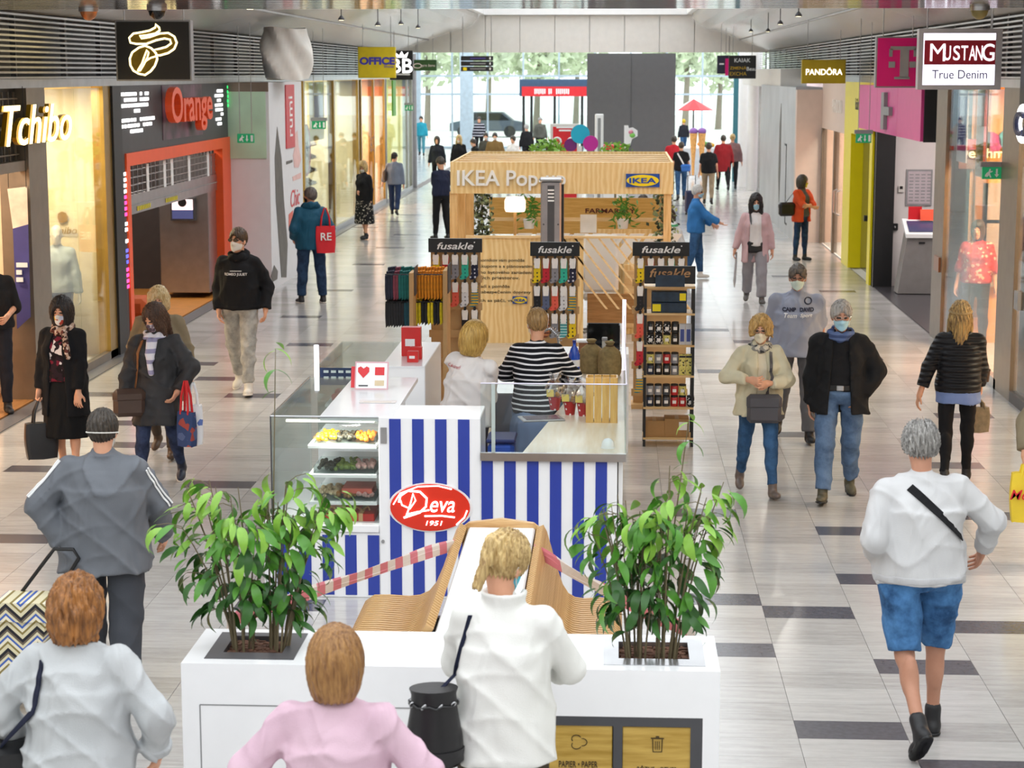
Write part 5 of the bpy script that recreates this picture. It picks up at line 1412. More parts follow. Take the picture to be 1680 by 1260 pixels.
# man in white sweatshirt and denim shorts
L = ground(1500, 1215); F = 8; Hh = 1.77
p = Person('man in pale grey sweatshirt and blue denim shorts walking, black strap across back', L, F, Hh, dict(legL=(-14, 26, 48), legR=(10, 5, 0), abL=-3, handL=HP(L, F, Hh, 1438, 905, .1), handR=HP(L, F, Hh, 1612, 900, .28), poleR=(.9, -.5, -.2), head=(-6, 12, 0), lean=4), w=1.2, d=1.25, belly=.05, skin=SKIN_T)
p.body(); p.top('sweatshirt', cloth('sweat_grey', 'cdcdce', 'bababc'), hem=.9, sleeve=1.92, t=.03, ts=.026, flare=.0, fold=.006, collar=.04)
p.band('waistband', cloth('sweat_rib', 'c2c2c4'), .9, .945); p.cuffs(cloth('sweat_rib', 'c2c2c4'), 1.92, .024)
p.trousers(denim('denim_bright', '4f80b4', '24466e', 6), t=.03, frac=.93, name='shorts', waist=1.0, fold=.006); p.shoes(SHOE_B, shaft=.06, sole=M['black'])
p.hair(hairm('hair_grey', 'a9a6a2', '5c5956'), 'bald', v=.024, bump=.005); g = p.garment
for a, b in (((-.09, 1.41), (.19, 1.14)),): pts = [p.tow(q) for q in p.strap_path([a, ((a[0] + b[0]) / 2, (a[1] + b[1]) / 2), b], -1)]
q = p.tow(p.surf(.2, 1.08, 1, .05))
shoulder_bag('crossbody_bag', 'small black crossbody pouch worn on front of man in sweatshirt', (q.x, q.y, q.z), (.2, .06, .15), BLK, F * D2R, [pts], strapw=.045, centre=L)
MB().tube([p.joint('wrL') + Vector((.036 * math.cos(t), .036 * math.sin(t), .02 * math.sin(t))) for t in np.linspace(0, 2 * PI, 13)[:-1]], .007, 6, closed=True).build('wrist_band', MASK_W, p.root)

# person in grey tracksuit jacket pulling a trolley
L = ground(182, 1140); F = -2; Hh = 1.68
p = Person('person in oversized grey jacket with white sleeve stripes pulling patterned trolley', L, F, Hh, dict(legL=(6, 4, 0), legR=(-6, 8, 12), handL=HP(L, F, Hh, 104, 893, -.05), handR=HP(L, F, Hh, 268, 880, .25), poleR=(.9, -.5, 0), poleL=(-.9, -.4, 0), palmL=(0, -1, 0), curlL=1.5, head=(0, 8, 0)), w=1.25, d=1.2)
p.body(); jm = cloth('track_grey', '6b6f76', '585b61', rough=.55); p.top('jacket', jm, hem=.78, sleeve=2.0, t=.045, ts=.04, flare=.03, fold=.007, collar=.055)
p.trousers(cloth('trouser_slate', '45484f'), t=.03, wide=.025); p.shoes(SHOE_B)
hm = hairm('hair_darkbrown', '4a4138', '241f1b'); p.hair(hm, 'short', v=.018); p.mask(MASK_W)
MB().tube([p.hw((.0965 * math.sin(t), -.012 - .118 * math.cos(t) * .98, -.005)) for t in np.linspace(-1.75, 1.75, 17)], .004, 6).build('elastic_strap', MASK_W, p.root, local=True)
for n in 'LR':
    S, E, Wt = (p.J[k + n] for k in ('sh', 'el', 'wr')); sd = -1 if n == 'L' else 1
    for off in (-.012, .012):
        pts = []
        for u in np.linspace(0.0, 1.0, 10):
            c = S + (E - S) * u if True else 0; o = np.array([sd * .75, -.45 + off * 12, .35]); ax = (E - S) / np.linalg.norm(E - S); o = o - ax * o.dot(ax); o /= np.linalg.norm(o)
            r = .06
            while float(p.garment(tuple(np.array([w_]) for w_ in (c + o * r)))[0]) < .004 and r < .3: r += .003
            pts.append(p.bw(c + o * r))
        MB().tube(pts, .006, 5).build('sleeve_stripe', W3, p.root, local=True)

# curly-haired woman in pale wool coat
L = (-2.14, 7.46); F = -4; Hh = 1.6
p = Person('woman with auburn curls in pale grey wool coat, seen from behind', L, F, Hh, dict(handR=HP(L, F, Hh, 258, 1235, .1), handL=(-.3, .1, .95), poleL=(-.9, -.5, -.1), poleR=(.8, -.5, 0), head=(0, 14, 0), **STAND), w=1.14, d=1.15, female=True)
p.body(); p.top('coat', cloth('wool_pale', 'c6c9cb', 'adb1b4', fold=.6), hem=.62, sleeve=1.9, t=.035, ts=.034, flare=.03, fold=.008, collar=.05); p.cuffs(cloth('wool_pale', 'c6c9cb'), 1.9, .04, .16); p.trousers(BLK); p.shoes(SHOE_B)
p.hair(hairm('hair_auburn', 'a8703a', '5f3a1c'), 'curly', v=.034, ln=.135, bump=.005)
fr = [p.tow(q) for q in p.strap_path([(-.12, 1.41), (-.15, 1.2)], -1)]
q = p.tow(p.bw((-.34, -.02, .82)))
shoulder_bag('shoulder_bag', 'black slouchy shoulder bag hanging from navy strap by pale coat', (q.x - .02, q.y, q.z), (.3, .14, .34), plain('bag_black', '17171a', .4), .4, [fr + [Vector((q.x, q.y - .04, q.z + .17))]], strapw=.035, centre=L, strap_mat=cloth('strap_navy', '1c2036'))

# woman in pink blouse with bob
L = (-1.0, 6.8); F = -3; Hh = 1.6
p = Person('woman with chestnut bob in lilac pink blouse, seen from behind', L, F, Hh, dict(handL=HP(L, F, Hh, 470, 1330, .05), handR=HP(L, F, Hh, 672, 1330, .1), poleL=(-.9, -.4, 0), poleR=(.9, -.4, 0), head=(-4, 6, 0), **STAND), w=1.12, d=1.1, female=True)
p.body(); p.top('blouse', cloth('blouse_pink', 'd9b9c8', 'c39fb2', fold=.5), hem=.85, sleeve=1.9, t=.022, ts=.026, flare=.02, fold=.007, collar=.02); p.trousers(cloth('trouser_dark', '2b2b30')); p.shoes(SHOE_B)
p.hair(hairm('hair_chestnut', 'a57a48', '6e4826'), 'bob', v=.03, ln=.15, bump=.003)

# woman in white blazer
L = (-.44, 7.75); F = -12; Hh = 1.75
p = Person('blonde woman in white blazer standing at the planter with head bowed', L, F, Hh, dict(handL=(-.08, .3, 1.06), handR=(.1, .32, 1.08), poleR=(.9, -.5, -.3), poleL=(-.9, -.4, -.3), head=(-22, 22, 6), **STAND), female=True)
p.body(); p.top('blazer', cloth('blazer_white', 'e9e9e5', 'd8d8d2', fold=.35), hem=.8, sleeve=1.95, t=.024, ts=.022, flare=.035, fold=.005, collar=.075); p.trousers(cloth('trouser_olive', '4a4236'), t=.02, wide=.02); p.shoes(SHOE_B)
p.hair(hairm('hair_blonde', 'd9bd84', '8a6c3f'), 'pony', v=.019, ln=.13, bump=.006); p.mask(cloth('mask_teal', '4fb3c9', '72c6d8'))
st = [p.tow(q) for q in p.strap_path([(-.12, 1.41), (-.19, 1.15)], -1)]; q = atY(712, 1192, L[1] - .14)
bk = thing('bucket_bag', 'black leather drawstring bucket bag with silver eyelets', 'bag', (q.x, q.y, q.z - .16), .2)
bl = plain('leather_black', '18171a', .38, var=.2, bump=.15)
MB().lathe([(.10, 0), (.118, .02), (.112, .12), (.092, .24), (.088, .3), (.096, .325), (.08, .325)], (0, 0, 0), 20, 1.05, .8).build('bag_body', bl, bk, smooth=True, local=True)
MB().lathe([(.113, .30), (.118, .045), (.121, .075)][1:], (0, 0, 0), 20, 1.05, .8).build('base_band', bl, bk, smooth=True, local=True)
for k in range(9):
    a = 2 * PI * k / 9; MB().tube([(.097 * math.cos(a) + .01 * math.cos(a + u), .075 * math.sin(a), .265 + .01 * math.sin(u)) for u in np.linspace(0, 2 * PI, 9)[:-1]], .0035, 5, closed=True).build('eyelet', M['steel'], bk, local=True)
MB().tube([(.1 * math.cos(a), .078 * math.sin(a), .262 + .006 * math.sin(9 * a)) for a in np.linspace(0, 2 * PI, 25)[:-1]], .005, 5, closed=True).build('drawstring', bl, bk, local=True)
MB().ribbon(st + [Vector((q.x + .03, q.y, q.z + .16))], lambda i: (1, .2, 0), .018, .005).build('strap', cloth('strap_navy', '1c2036'), bk)
MB().tube([(-.09 + .012 * math.cos(u), -.05, .03 + .012 * math.sin(u)) for u in np.linspace(0, 2 * PI, 9)[:-1]], .004, 5, closed=True).build('stud_ring', M['gold'], bk, local=True)

# woman in black with patterned blouse
L = ground(112, 785); F = 168; Hh = 1.62
p = Person('woman in black coat and skirt with flower mask and leopard scarf holding black tote', L, F, Hh, dict(handL=HP(L, F, Hh, 128, 668, -.2), handR=HP(L, F, Hh, 62, 660, -.05), palmL=(0, -1, 0), curlR=1.4, head=(6, 4, 0), legL=(6, 4, -3), legR=(-6, 9, 12)), w=1.08, d=1.1, female=True)
p.body(); p.top('blouse', speckle('blouse_pattern', '', [(0, '2a1b22'), (.4, '7a2034'), (.62, 'e8dcd8'), (.8, '1d1416')], 30), hem=.95, sleeve=.5, t=.016, flare=.012)
sc_fn = p.garment; p.skirt(cloth('skirt_black', '131315'), hem=.4, flare=.03); p.top('coat', cloth('coat_black', '17171a', '0f0f11', fold=.4), hem=.62, sleeve=1.93, t=.032, ts=.026, flare=.03, openw=(.05, .1), collar=.05); p.shoes(SHOE_B)
p.scarf(speckle('scarf_leopard', '', [(0, '3a2620'), (.35, 'b99a86'), (.7, '6b3a34'), (.85, 'd8c2b2')], 45), [[(-.06, 1.42), (-.12, 1.28), (-.13, 1.2)]])
p.hair(hairm('hair_black', '332a28', '120f0f'), 'bob', v=.03, ln=.17, bump=.005); p.mask(speckle('mask_flower', '', [(0, 'e9e4dc'), (.6, 'e0b840'), (.75, 'dcdcec'), (.88, 'c04a3a')], 26))
q = p.grip('R'); tote('tote_bag', 'black glossy tote bag hanging from hand of woman in black', (q.x, q.y, q.z + .0), (.28, .13, .32), plain('tote_black', '1e1e22', .35), .5, .2)

# woman in dark padded coat
L = ground(262, 798); F = 176; Hh = 1.63
p = Person('woman in charcoal padded coat and striped scarf looking down, carrying bags', L, F, Hh, dict(handL=HP(L, F, Hh, 292, 640, -.12), handR=HP(L, F, Hh, 202, 655, -.12), poleL=(-.9, -.3, 0), head=(-28, 22, 0), **WALK2), w=1.1, d=1.1, female=True)
p.body(); p.trousers(denim('denim_dark', '3a4564', '20263a', 7), t=.008); p.top('coat', cloth('coat_charcoal', '3b3a3c', '2a292b', rough=.5, fold=.5), hem=.62, sleeve=1.95, t=.038, ts=.034, flare=.015, fold=.008, collar=.06); p.shoes(plain('shoe_navy', '23283a', .5), sole=SHOE_W)
p.scarf(stripes('scarf_check', 'e2dee6', '9a95b4', .09, .6), [[(.02, 1.42), (.015, 1.3), (-.01, 1.12)], [(-.03, 1.42), (-.02, 1.25)]])
p.hair(hairm('hair_brown', '5c4030', '33231a'), 'long', v=.022, ln=.3, bump=.006); p.mask(speckle('mask_paisley', '', [(0, '5a4a52'), (.5, 'c8bcc0'), (.8, '84707a')], 60))
st = [p.tow(q) for q in p.strap_path([(.10, 1.41), (.13, 1.2), (.17, .95)], 1)]; q = p.tow(p.surf(.2, .84, 1, .06))
shoulder_bag('crossbody_bag', 'brown leather shoulder bag with tan strap on charcoal coat', (q.x, q.y, q.z), (.28, .1, .24), plain('bag_brown', '4a372e', .4), .3, [st], strapw=.032, centre=L, strap_mat=plain('strap_tan', '8a5a34', .5))
q = p.joint('wrL'); q2 = atY(303, 640, q.y - .05)
tote('shopping_bag', 'blue shopping bag with red handles and edging by charcoal coat', (q2.x + .01, q2.y, q2.z + .08), (.17, .1, .3), speckle('bag_print', '', [(0, '3a4a72'), (.6, '55648c'), (.85, 'a04a44')], 18), -.5, .27, plain('handle_red', 'd2232a', .6))
q3 = atY(317, 650, q.y + .05); tote('carrier_bag', 'white printed plastic carrier bag beside the blue shopping bag', (q3.x, q3.y, q3.z + .12), (.15, .16, .34), speckle('carrier_print', '', [(0, 'f0eef0'), (.78, '6a80c0'), (.88, 'e8e6e8'), (.94, 'b84a40')], 16), .3, .2, plain('carrier_white', 'eeeeee', .4))

# blond woman in khaki coat behind
L = ground(268, 748); F = 180; Hh = 1.62
p = Person('elderly blonde woman in khaki trench coat walking behind the charcoal coat', L, F, Hh, dict(head=(8, 10, 0), **WALK1), w=1.2, d=1.1, female=True)
p.body(); p.trousers(cloth('trouser_brown', '4a4038')); p.top('trench_coat', cloth('khaki', '8d8068', '766a54', fold=.5), hem=.6, sleeve=1.95, t=.04, ts=.034, flare=.05, fold=.007, collar=.06); p.shoes(plain('shoe_brown', '4e3a2a', .5))
p.hair(hairm('hair_paleblond', 'e6d2a8', 'b3935c'), 'curly', v=.028, ln=.1, bump=.005); p.mask(MASK_W)

# young man in black hoodie
L = ground(397, 645); F = 176; Hh = 1.9
p = Person('tall young man in black hoodie, ripped grey jeans and sunglasses', L, F, Hh, dict(handR=HP(L, F, Hh, 359, 507, -.05), handL=HP(L, F, Hh, 436, 505, -.05), head=(-18, -4, 0), **WALK1), w=1.04)
p.body(); p.trousers(denim('jeans_grey', 'b9b7b0', '8f8e8a', 7), t=.016, frac=1.9, fold=.006); p.top('hoodie', BLK, hem=.9, sleeve=1.97, t=.03, ts=.026, flare=.005, fold=.006, collar=.04); p.shoes(SHOE_W, sole=SHOE_W)
p.band('waistband', BLK, .9, .95); p.scarf(BLK, None, R=.085, r=.034, name='hood'); p.hair(hairm('hair_brown2', '54402f', '2c2119'), 'short', v=.016); p.mask(MASK_W); p.glasses(M['black'], M['black_gloss'])
p.print_text('ROMEO JULIET', W3, 0, 1.27, .24, 1, .035); MB().ribbon([p.surf(x, 1.305, 1, .005) for x in np.linspace(-.06, .06, 7)], (0, 0, 1), .008, .002).build('print_line', W3, p.root, local=True)
kn = p.bw(p.J['kneeR'] + np.array([0, .068, .03])); MB().ball(kn, .045, .012, .018).build('knee_rip', SKIN, p.root, smooth=True, local=True)

# man in petrol blue jacket with red tote
L = ground(512, 497); F = 25; Hh = 1.83
p = Person('man in petrol blue hooded jacket and dark jeans, red bag on shoulder', L, F, Hh, dict(handL=(-.24, .12, .98), handR=(.24, .12, .98), legL=(3, 2, 0), legR=(-3, 2, 0), abL=6, abR=6, head=(40, 0, 0)), w=1.12, d=1.1)
p.body(); p.trousers(denim('jeans_navy', '2c4462', '1a2a42', 7), t=.02, wide=.01); p.top('jacket', cloth('petrol', '16506a', '0f3c52', rough=.6), hem=.82, sleeve=1.95, t=.04, ts=.034, flare=.015, collar=.05); p.shoes(SHOE_B, sole=SHOE_W)
p.scarf(cloth('petrol', '16506a', '0f3c52'), None, R=.1, r=.045, name='hood'); p.hair(hairm('hair_greybrown', '6e6660', '3e3935'), 'short', v=.018); p.mask(BLK)
q = p.tow(p.surf(.19, 1.42, -1, .03)); tb = tote('red_tote', 'bright red cloth tote with white lettering slung on petrol jacket', (q.x + .02, q.y - .1, q.z + .02), (.3, .1, .42), plain('tote_red', 'd4202c', .7), .3, .28)
lettering('RE', W3, tb, (tb.location.x + .02, tb.location.y - .066, tb.location.z + .26), (math.cos(.3), math.sin(.3), 0), UPV, width=.17, height=.12, bold=.03)

# woman in long speckled dress
L = ground(598, 393); F = 140; Hh = 1.7
p = Person('blonde woman in black cardigan and long speckled dress by the shop window', L, F, Hh, dict(handR=HP(L, F, Hh, 588, 316, -.15), handL=HP(L, F, Hh, 608, 334, -.1), head=(25, 26, 0), legL=(6, 4, 0), legR=(-6, 8, 10)), female=True)
p.body(); p.skirt(speckle('dress_speckle', '', [(0, '1b1b1d'), (.72, 'd0c8b8'), (.8, '242326')], 55), hem=.34, flare=.06, waist=1.15); p.top('cardigan', BLK, hem=.86, sleeve=1.95, t=.026, flare=.02); p.shoes(SHOE_B); p.hair(hairm('hair_blonde', 'd9bd84', '8a6c3f'), 'bob', v=.022, ln=.14); p.mask(MASK_W)

# woman in grey cardigan
L = ground(648, 353); F = -6; Hh = 1.62
p = Person('woman in blue grey cardigan and navy trousers walking away, brown bag', L, F, Hh, dict(handL=HP(L, F, Hh, 626, 306, .2), handR=HP(L, F, Hh, 663, 310, 0), poleL=(-.9, -.3, 0), head=(-25, 4, 0), **WALK1), w=1.06, female=True)
p.body(); p.trousers(cloth('trouser_navy', '2b3a5c'), t=.018, wide=.01); p.top('cardigan', cloth('cardigan_grey', '7c8496', '666e80'), hem=.86, sleeve=1.95, t=.026, flare=.012); p.shoes(SHOE_B); p.hair(hairm('hair_black', '332a28', '120f0f'), 'pony', v=.014, ln=.12)
q = p.tow(p.bw((-.27, .02, 1.08))); shoulder_bag('shoulder_bag', 'brown shoulder bag on blue grey cardigan', (q.x, q.y, q.z), (.1, .28, .3), plain('bag_brown', '4a372e', .4), 0, [[p.tow(p.surf(-.15, 1.44, -1)), Vector((q.x, q.y - .05, q.z + .15))]], centre=L)

# man in navy polo beside the wooden stand
L = ground(724, 392); F = 35; Hh = 1.8
p = Person('man in navy polo and black trousers, head bowed, beside wooden pavilion', L, F, Hh, dict(handL=HP(L, F, Hh, 712, 318, .2), handR=HP(L, F, Hh, 722, 316, .25), head=(10, 24, 0), legL=(4, 2, 0), legR=(-4, 4, 0)), w=1.05)
p.body(); p.trousers(BLK, t=.016); p.top('polo', cloth('navy', '23283e', '191d2e'), hem=.92, sleeve=.85, t=.022, flare=.006); p.shoes(SHOE_B); p.hair(hairm('hair_darkbrown', '4a4138', '241f1b'), 'short', v=.016)

# woman in beige denim jacket
L = ground(1242, 812); F = 186; Hh = 1.57
p = Person('woman with curly blond hair in cream denim jacket clasping her hands', L, F, Hh, dict(handR=HP(L, F, Hh, 1229, 622, -.27), handL=HP(L, F, Hh, 1262, 628, -.25), poleR=(.9, -.4, -.3), poleL=(-.9, -.4, -.3), palmR=(-.2, -.9, .2), palmL=(.2, -.9, .2), curlR=.7, curlL=.8, head=(-14, 4, 0), **WALK1), w=1.04, female=True)
p.body(); p.trousers(denim('jeans_mid', '3d628c', '284566', 7), t=.008, frac=1.88); p.top('jumper', cloth('jumper_cream', 'ded3ba'), hem=.9, sleeve=.4, t=.016); p.top('jacket', cloth('jacket_cream', 'd8d0b4', 'bdb495', fold=.5), hem=.8, sleeve=1.9, t=.032, ts=.028, flare=.03, openw=(.035, .05), collar=.06, fold=.006); p.shoes(plain('boot_taupe', '6a5e58', .4), shaft=.07)
p.scarf(speckle('scarf_mono', '', [(0, 'cfc8b8'), (.4, '3a3a3c'), (.6, '8d8a84')], 50), [[(.0, 1.43), (.02, 1.36)]], r=.028)
p.hair(hairm('hair_gold', 'd6b070', '8f6a35'), 'curly', v=.026, ln=.055, bump=.006); p.mask(cloth('mask_cream', 'e6dcc2')); p.glasses(M['bronze'])
st = [p.tow(q) for q in p.strap_path([(-.09, 1.41), (-.07, 1.2), (-.04, .95)], 1)]; q = p.tow(p.surf(-.01, .84, 1, .05))
shoulder_bag('crossbody_bag', 'dark grey leather crossbody bag on cream denim jacket', (q.x, q.y, q.z + .04), (.29, .08, .24), plain('bag_slate', '45444a', .45), 0, [st], strapw=.026, centre=L, rund=.03)

# man in black jacket and blue scarf
L = ground(1372, 820); F = 176; Hh = 1.72
p = Person('grey-haired man in black jacket, blue scarf and jeans walking beside cream jacket', L, F, Hh, dict(handR=HP(L, F, Hh, 1327, 680, 0), handL=(-.2, .06, .93), poleL=(-1, -.35, 0), poleR=(.7, -.6, 0), head=(4, 8, 0), legR=(14, 5, -8), legL=(-12, 16, 22)), w=1.14, d=1.1, skin=SKIN_T)
p.body(); p.trousers(denim('jeans_faded', '647d9e', '455a78', 6), t=.02, wide=.008, fold=.006); p.top('jumper', BLK, hem=.98, sleeve=.4, t=.016); p.top('jacket', cloth('jacket_black', '1c1c1e', '131315', fold=.45), hem=.78, sleeve=1.93, t=.036, ts=.032, flare=.03, openw=(.06, .1), collar=.07, fold=.006); p.shoes(plain('shoe_olive', '55503f', .6), sole=M['black'])
p.scarf(stripes('scarf_blue', '5a6c96', '3c4a70', .05, .5), [[(.03, 1.43), (.02, 1.25), (-.02, 1.1)], [(-.04, 1.43), (.0, 1.2)]])
p.hair(hairm('hair_silver', 'bdbab6', '77736f'), 'short', v=.02); p.mask(MASK_B); p.glasses(M['steel'])
b0 = [p.surf(x, 1.01, 1, .008, p.topf(hem=.9, sleeve=.4, t=.018)) for x in np.linspace(-.14, .14, 9)]
MB().ribbon(b0, (0, 0, 1), .04, .006).build('belt', M['black'], p.root, local=True); c = p.surf(-.0, 1.01, 1, .016, p.topf(hem=.9, sleeve=.4, t=.018)); MB().box(c[0] - .03, c[0] + .03, c[1] - .004, c[1] + .006, c[2] - .022, c[2] + .022, .004).build('buckle', M['steel'], p.root, local=True)

# man in grey-blue lettered shirt
L = ground(1302, 722); F = 180; Hh = 1.77
p = Person('stout man in grey blue short sleeved lettered shirt behind the couple', L, F, Hh, dict(handR=HP(L, F, Hh, 1248, 590, .1), handL=HP(L, F, Hh, 1352, 590, .1), head=(-6, 4, 0), **WALK1), w=1.2, d=1.2, belly=.04, skin=SKIN_T)
p.body(); p.trousers(cloth('trouser_grey', '66666a'), t=.02, wide=.012); p.top('shirt', cloth('shirt_bluegrey', '9aa0b2', '858ba0', fold=.5), hem=.86, sleeve=.9, t=.026, ts=.03, flare=.02, collar=.04, fold=.006); p.shoes(SHOE_B)
p.hair(hairm('hair_greybrown', '6e6660', '3e3935'), 'short', v=.015); p.mask(cloth('mask_mint', 'cfe4dc', 'e2efe9')); p.glasses(M['black'])
ink = plain('print_navy', '20243c', .7)
p.print_text('CAMP', ink, .085, 1.315, .13, 1, .04, bold=.06); p.print_text('DAVID', ink, -.085, 1.315, .14, 1, .04, bold=.06); p.print_text('Team', W3, .075, 1.26, .12, 1, .045, .3); p.print_text('Sport', W3, -.075, 1.26, .12, 1, .045, .3)
MB().tube([p.surf(-.1 + .035 * math.cos(t), 1.395 + .03 * math.sin(t), 1, .006) for t in np.linspace(0, 2 * PI, 15)[:-1]], .006, 5, closed=True).build('round_badge', ink, p.root, local=True)

# woman in black puffer jacket
L = ground(1566, 795); F = -6; Hh = 1.64
p = Person('woman with long blond hair in black quilted jacket walking away along shops', L, F, Hh, dict(handL=HP(L, F, Hh, 1500, 668, -.05), handR=HP(L, F, Hh, 1607, 640, .15), poleL=(-.8, -.5, 0), poleR=(.9, -.5, -.2), curlR=1.4, head=(0, 2, 0), **WALK2), w=1.04, female=True)
def quilt(t):
    w = t.n('ShaderNodeTexWave', wave_type='BANDS', bands_direction='Z'); w.inputs['Scale'].default_value = 6.5; w.inputs['Distortion'].default_value = .6; t.l(t.coord(), w.inputs[0])
    t.base('1b1b1f'); t.bump(w.outputs['Fac'], .8, .02)
pm = pat('puffer', quilt); pm.node_tree.nodes['Principled BSDF'].inputs['Roughness'].default_value = .45
p.body(); p.trousers(cloth('leggings', '17171b'), t=.004); p.top('shirt', cloth('shirt_periwinkle', '7d92c4', '6a7fb2'), hem=.8, sleeve=.5, t=.02, flare=.015); p.top('jacket', pm, hem=.9, sleeve=1.72, t=.03, ts=.026, flare=.0, fold=.003, collar=.05); p.shoes(SHOE_B)
p.hair(hairm('hair_ombre', 'c4a266', '4a3522'), 'long', v=.018, ln=.3, bump=.005)
MB().tube([p.hw((.098 * math.sin(t), -.012 - .12 * math.cos(t), .045 - .02 * math.cos(t))) for t in np.linspace(-1.7, 1.7, 15)], .016, 6).build('headband', plain('headband_tan', '9c8358', .7), p.root, smooth=True, local=True)
q = p.grip('R'); tote('paper_bag', 'tan patterned paper bag held by woman in quilted jacket', (q.x + .02, q.y, q.z), (.2, .1, .22), plain('kraft_dark', '7d705a', .6, var=.25, scale=20), .3, .07)
q2 = atY(1617, 617, q.y); cp = thing('coffee_cup', 'small brown cup held above the tan paper bag', 'cup', (q2.x, q2.y, q2.z - .05)); MB().lathe([(.03, 0), (.04, .09), (.042, .1)], (0, 0, 0), 14).build('cup_body', plain('cup_brown', '4a352c', .5), cp, smooth=True, local=True); MB().lathe([(.044, .1), (.042, .115), (.02, .12)], (0, 0, 0), 14).build('lid', M['black'], cp, smooth=True, local=True)

# girl in pink cardigan
L = ground(1237, 498); F = 178; Hh = 1.74
p = Person('woman with long black hair in rose cardigan, white top and grey trousers', L, F, Hh, dict(handR=HP(L, F, Hh, 1204, 415, 0), handL=HP(L, F, Hh, 1267, 412, 0), head=(4, 4, 0), **WALK1), female=True)
p.body(); p.trousers(cloth('trouser_lightgrey', '9a979c'), t=.02, wide=.02); p.top('top', cloth('top_white', 'e6e2e0'), hem=.93, sleeve=.4, t=.014); p.top('cardigan', cloth('cardigan_rose', 'cfaeb0', 'ba989c'), hem=.66, sleeve=1.93, t=.026, flare=.03, openw=(.07, .12)); p.shoes(plain('shoe_grey', '5c5a58', .6))
p.hair(hairm('hair_raven', '2a2626', '0f0e0f'), 'long', v=.024, ln=.36, bump=.006); p.mask(MASK_B)
st = [p.tow(q) for q in p.strap_path([(.09, 1.43), (.06, 1.15), (.02, 1.0)], 1)]; q = p.tow(p.surf(.0, .92, 1, .06)); shoulder_bag('crossbody_bag', 'black crossbody bag on rose cardigan', (q.x, q.y, q.z), (.27, .09, .2), plain('bag_black', '17171a', .4), 0, [st], centre=L)
q = p.grip('R'); um = thing('folded_umbrella', 'pale folded stick umbrella held by woman in rose cardigan', 'umbrella', (q.x, q.y, q.z - .5)); MB().tube([(0, 0, 0), (.0, 0, .1), (.02, 0, .45)], [.008, .022, .018], 8).build('cover', plain('pale_grey', 'b8b8bc', .5), um, smooth=True, local=True); MB().tube([(.02, 0, .45), (.025, 0, .56)], .012, 8).build('handle', M['grey'], um, local=True)

# woman in orange cardigan
L = ground(1313, 427); F = 222; Hh = 1.65
p = Person('woman in orange cardigan with folded arms and yellow mask by peach panel', L, F, Hh, dict(handL=(.08, .24, 1.14), handR=(-.08, .25, 1.1), poleL=(-.9, 0, -.4), poleR=(.9, 0, -.4), head=(30, 2, 0), legL=(2, 2, 0), legR=(-2, 2, 0)), female=True)
p.body(); p.trousers(denim('jeans_navy', '2c4462', '1a2a42', 7), t=.006); p.top('jumper', cloth('jumper_grey', '55575a'), hem=.9, sleeve=.4, t=.018, collar=.06); p.top('cardigan', cloth('cardigan_orange', 'd9532c', 'c04420'), hem=.8, sleeve=1.95, t=.03, openw=(.05, .09), flare=.02); p.shoes(SHOE_B)
p.hair(hairm('hair_darkbrown', '4a4138', '241f1b'), 'bob', v=.022, ln=.14); p.mask(cloth('mask_yellow', 'd8cc3a'))
q = p.tow(p.bw((.3, -.02, 1.1))); shoulder_bag('shoulder_bag', 'black shoulder bag on orange cardigan', (q.x - .08, q.y, q.z - .04), (.32, .12, .26), plain('bag_black', '17171a', .4), .3, [[p.tow(p.surf(.13, 1.44, -1)), Vector((q.x - .1, q.y, q.z + .09))]], centre=L)

# elderly man in denim blue jacket facing along the hall
L = ground(1141, 458); F = 268; Hh = 1.66
p = Person('white-haired man in bright blue jacket and jeans facing shops, hand out', L, F, Hh, dict(handR=(.16, .42, 1.06), handL=(-.2, .3, 1.0), curlR=.3, palmR=(0, 0, 1), head=(-4, 4, 0), legL=(8, 4, 0), legR=(-8, 10, 12)), w=1.08)
p.body(); p.trousers(denim('jeans_mid', '3d628c', '284566', 7), t=.02); p.top('jacket', cloth('jacket_azure', '3a7ab8', '2b5f94'), hem=.86, sleeve=1.95, t=.034, flare=.01, collar=.05); p.shoes(SHOE_W); p.hair(hairm('hair_white', 'dcdad6', 'a8a5a0'), 'short', v=.02); p.mask(MASK_B)
# people far down the right-hand lane
def far(label, px, headpy, h, face, topm, legm, hairmat, style='short', sleeve=1.95, hem=.88, mask=False, lean=0, female=False, hands=None, w=1.0, group=None, headpose=(0, 4, 0), ln=.15, zf=0.0):
    p = G(px, headpy, h); L = (p.x, p.y)
    po = dict(head=headpose, lean=lean, **(WALK1 if px % 2 else WALK2)); po.update(hands or {})
    q = Person(label, L, face, h, po, w=w, female=female, lod=3 if L[1] > 50 else None, eyes=False)
    q.body(); q.trousers(legm); q.top('top', topm, hem=hem, sleeve=sleeve, t=.024, flare=.012); q.shoes(SHOE_B); q.hair(hairmat, style, v=.02, ln=ln)
    if mask: q.mask(MASK_W)
    return q
HB = hairm('hair_darkbrown', '4a4138', '241f1b'); HBL = hairm('hair_blonde', 'd9bd84', '8a6c3f')
far('man in black T-shirt and khaki trousers walking away holding a hand', 1163, 233, 1.72, -6, BLK, cloth('khaki_trouser', '9c8a72'), HB, sleeve=.8)
q = far('woman in black T-shirt and blue jeans walking away, pale strap over shoulder', 1118, 232, 1.68, 4, BLK, denim('jeans_mid', '3d628c', '284566', 7), HB, sleeve=.7, female=True)
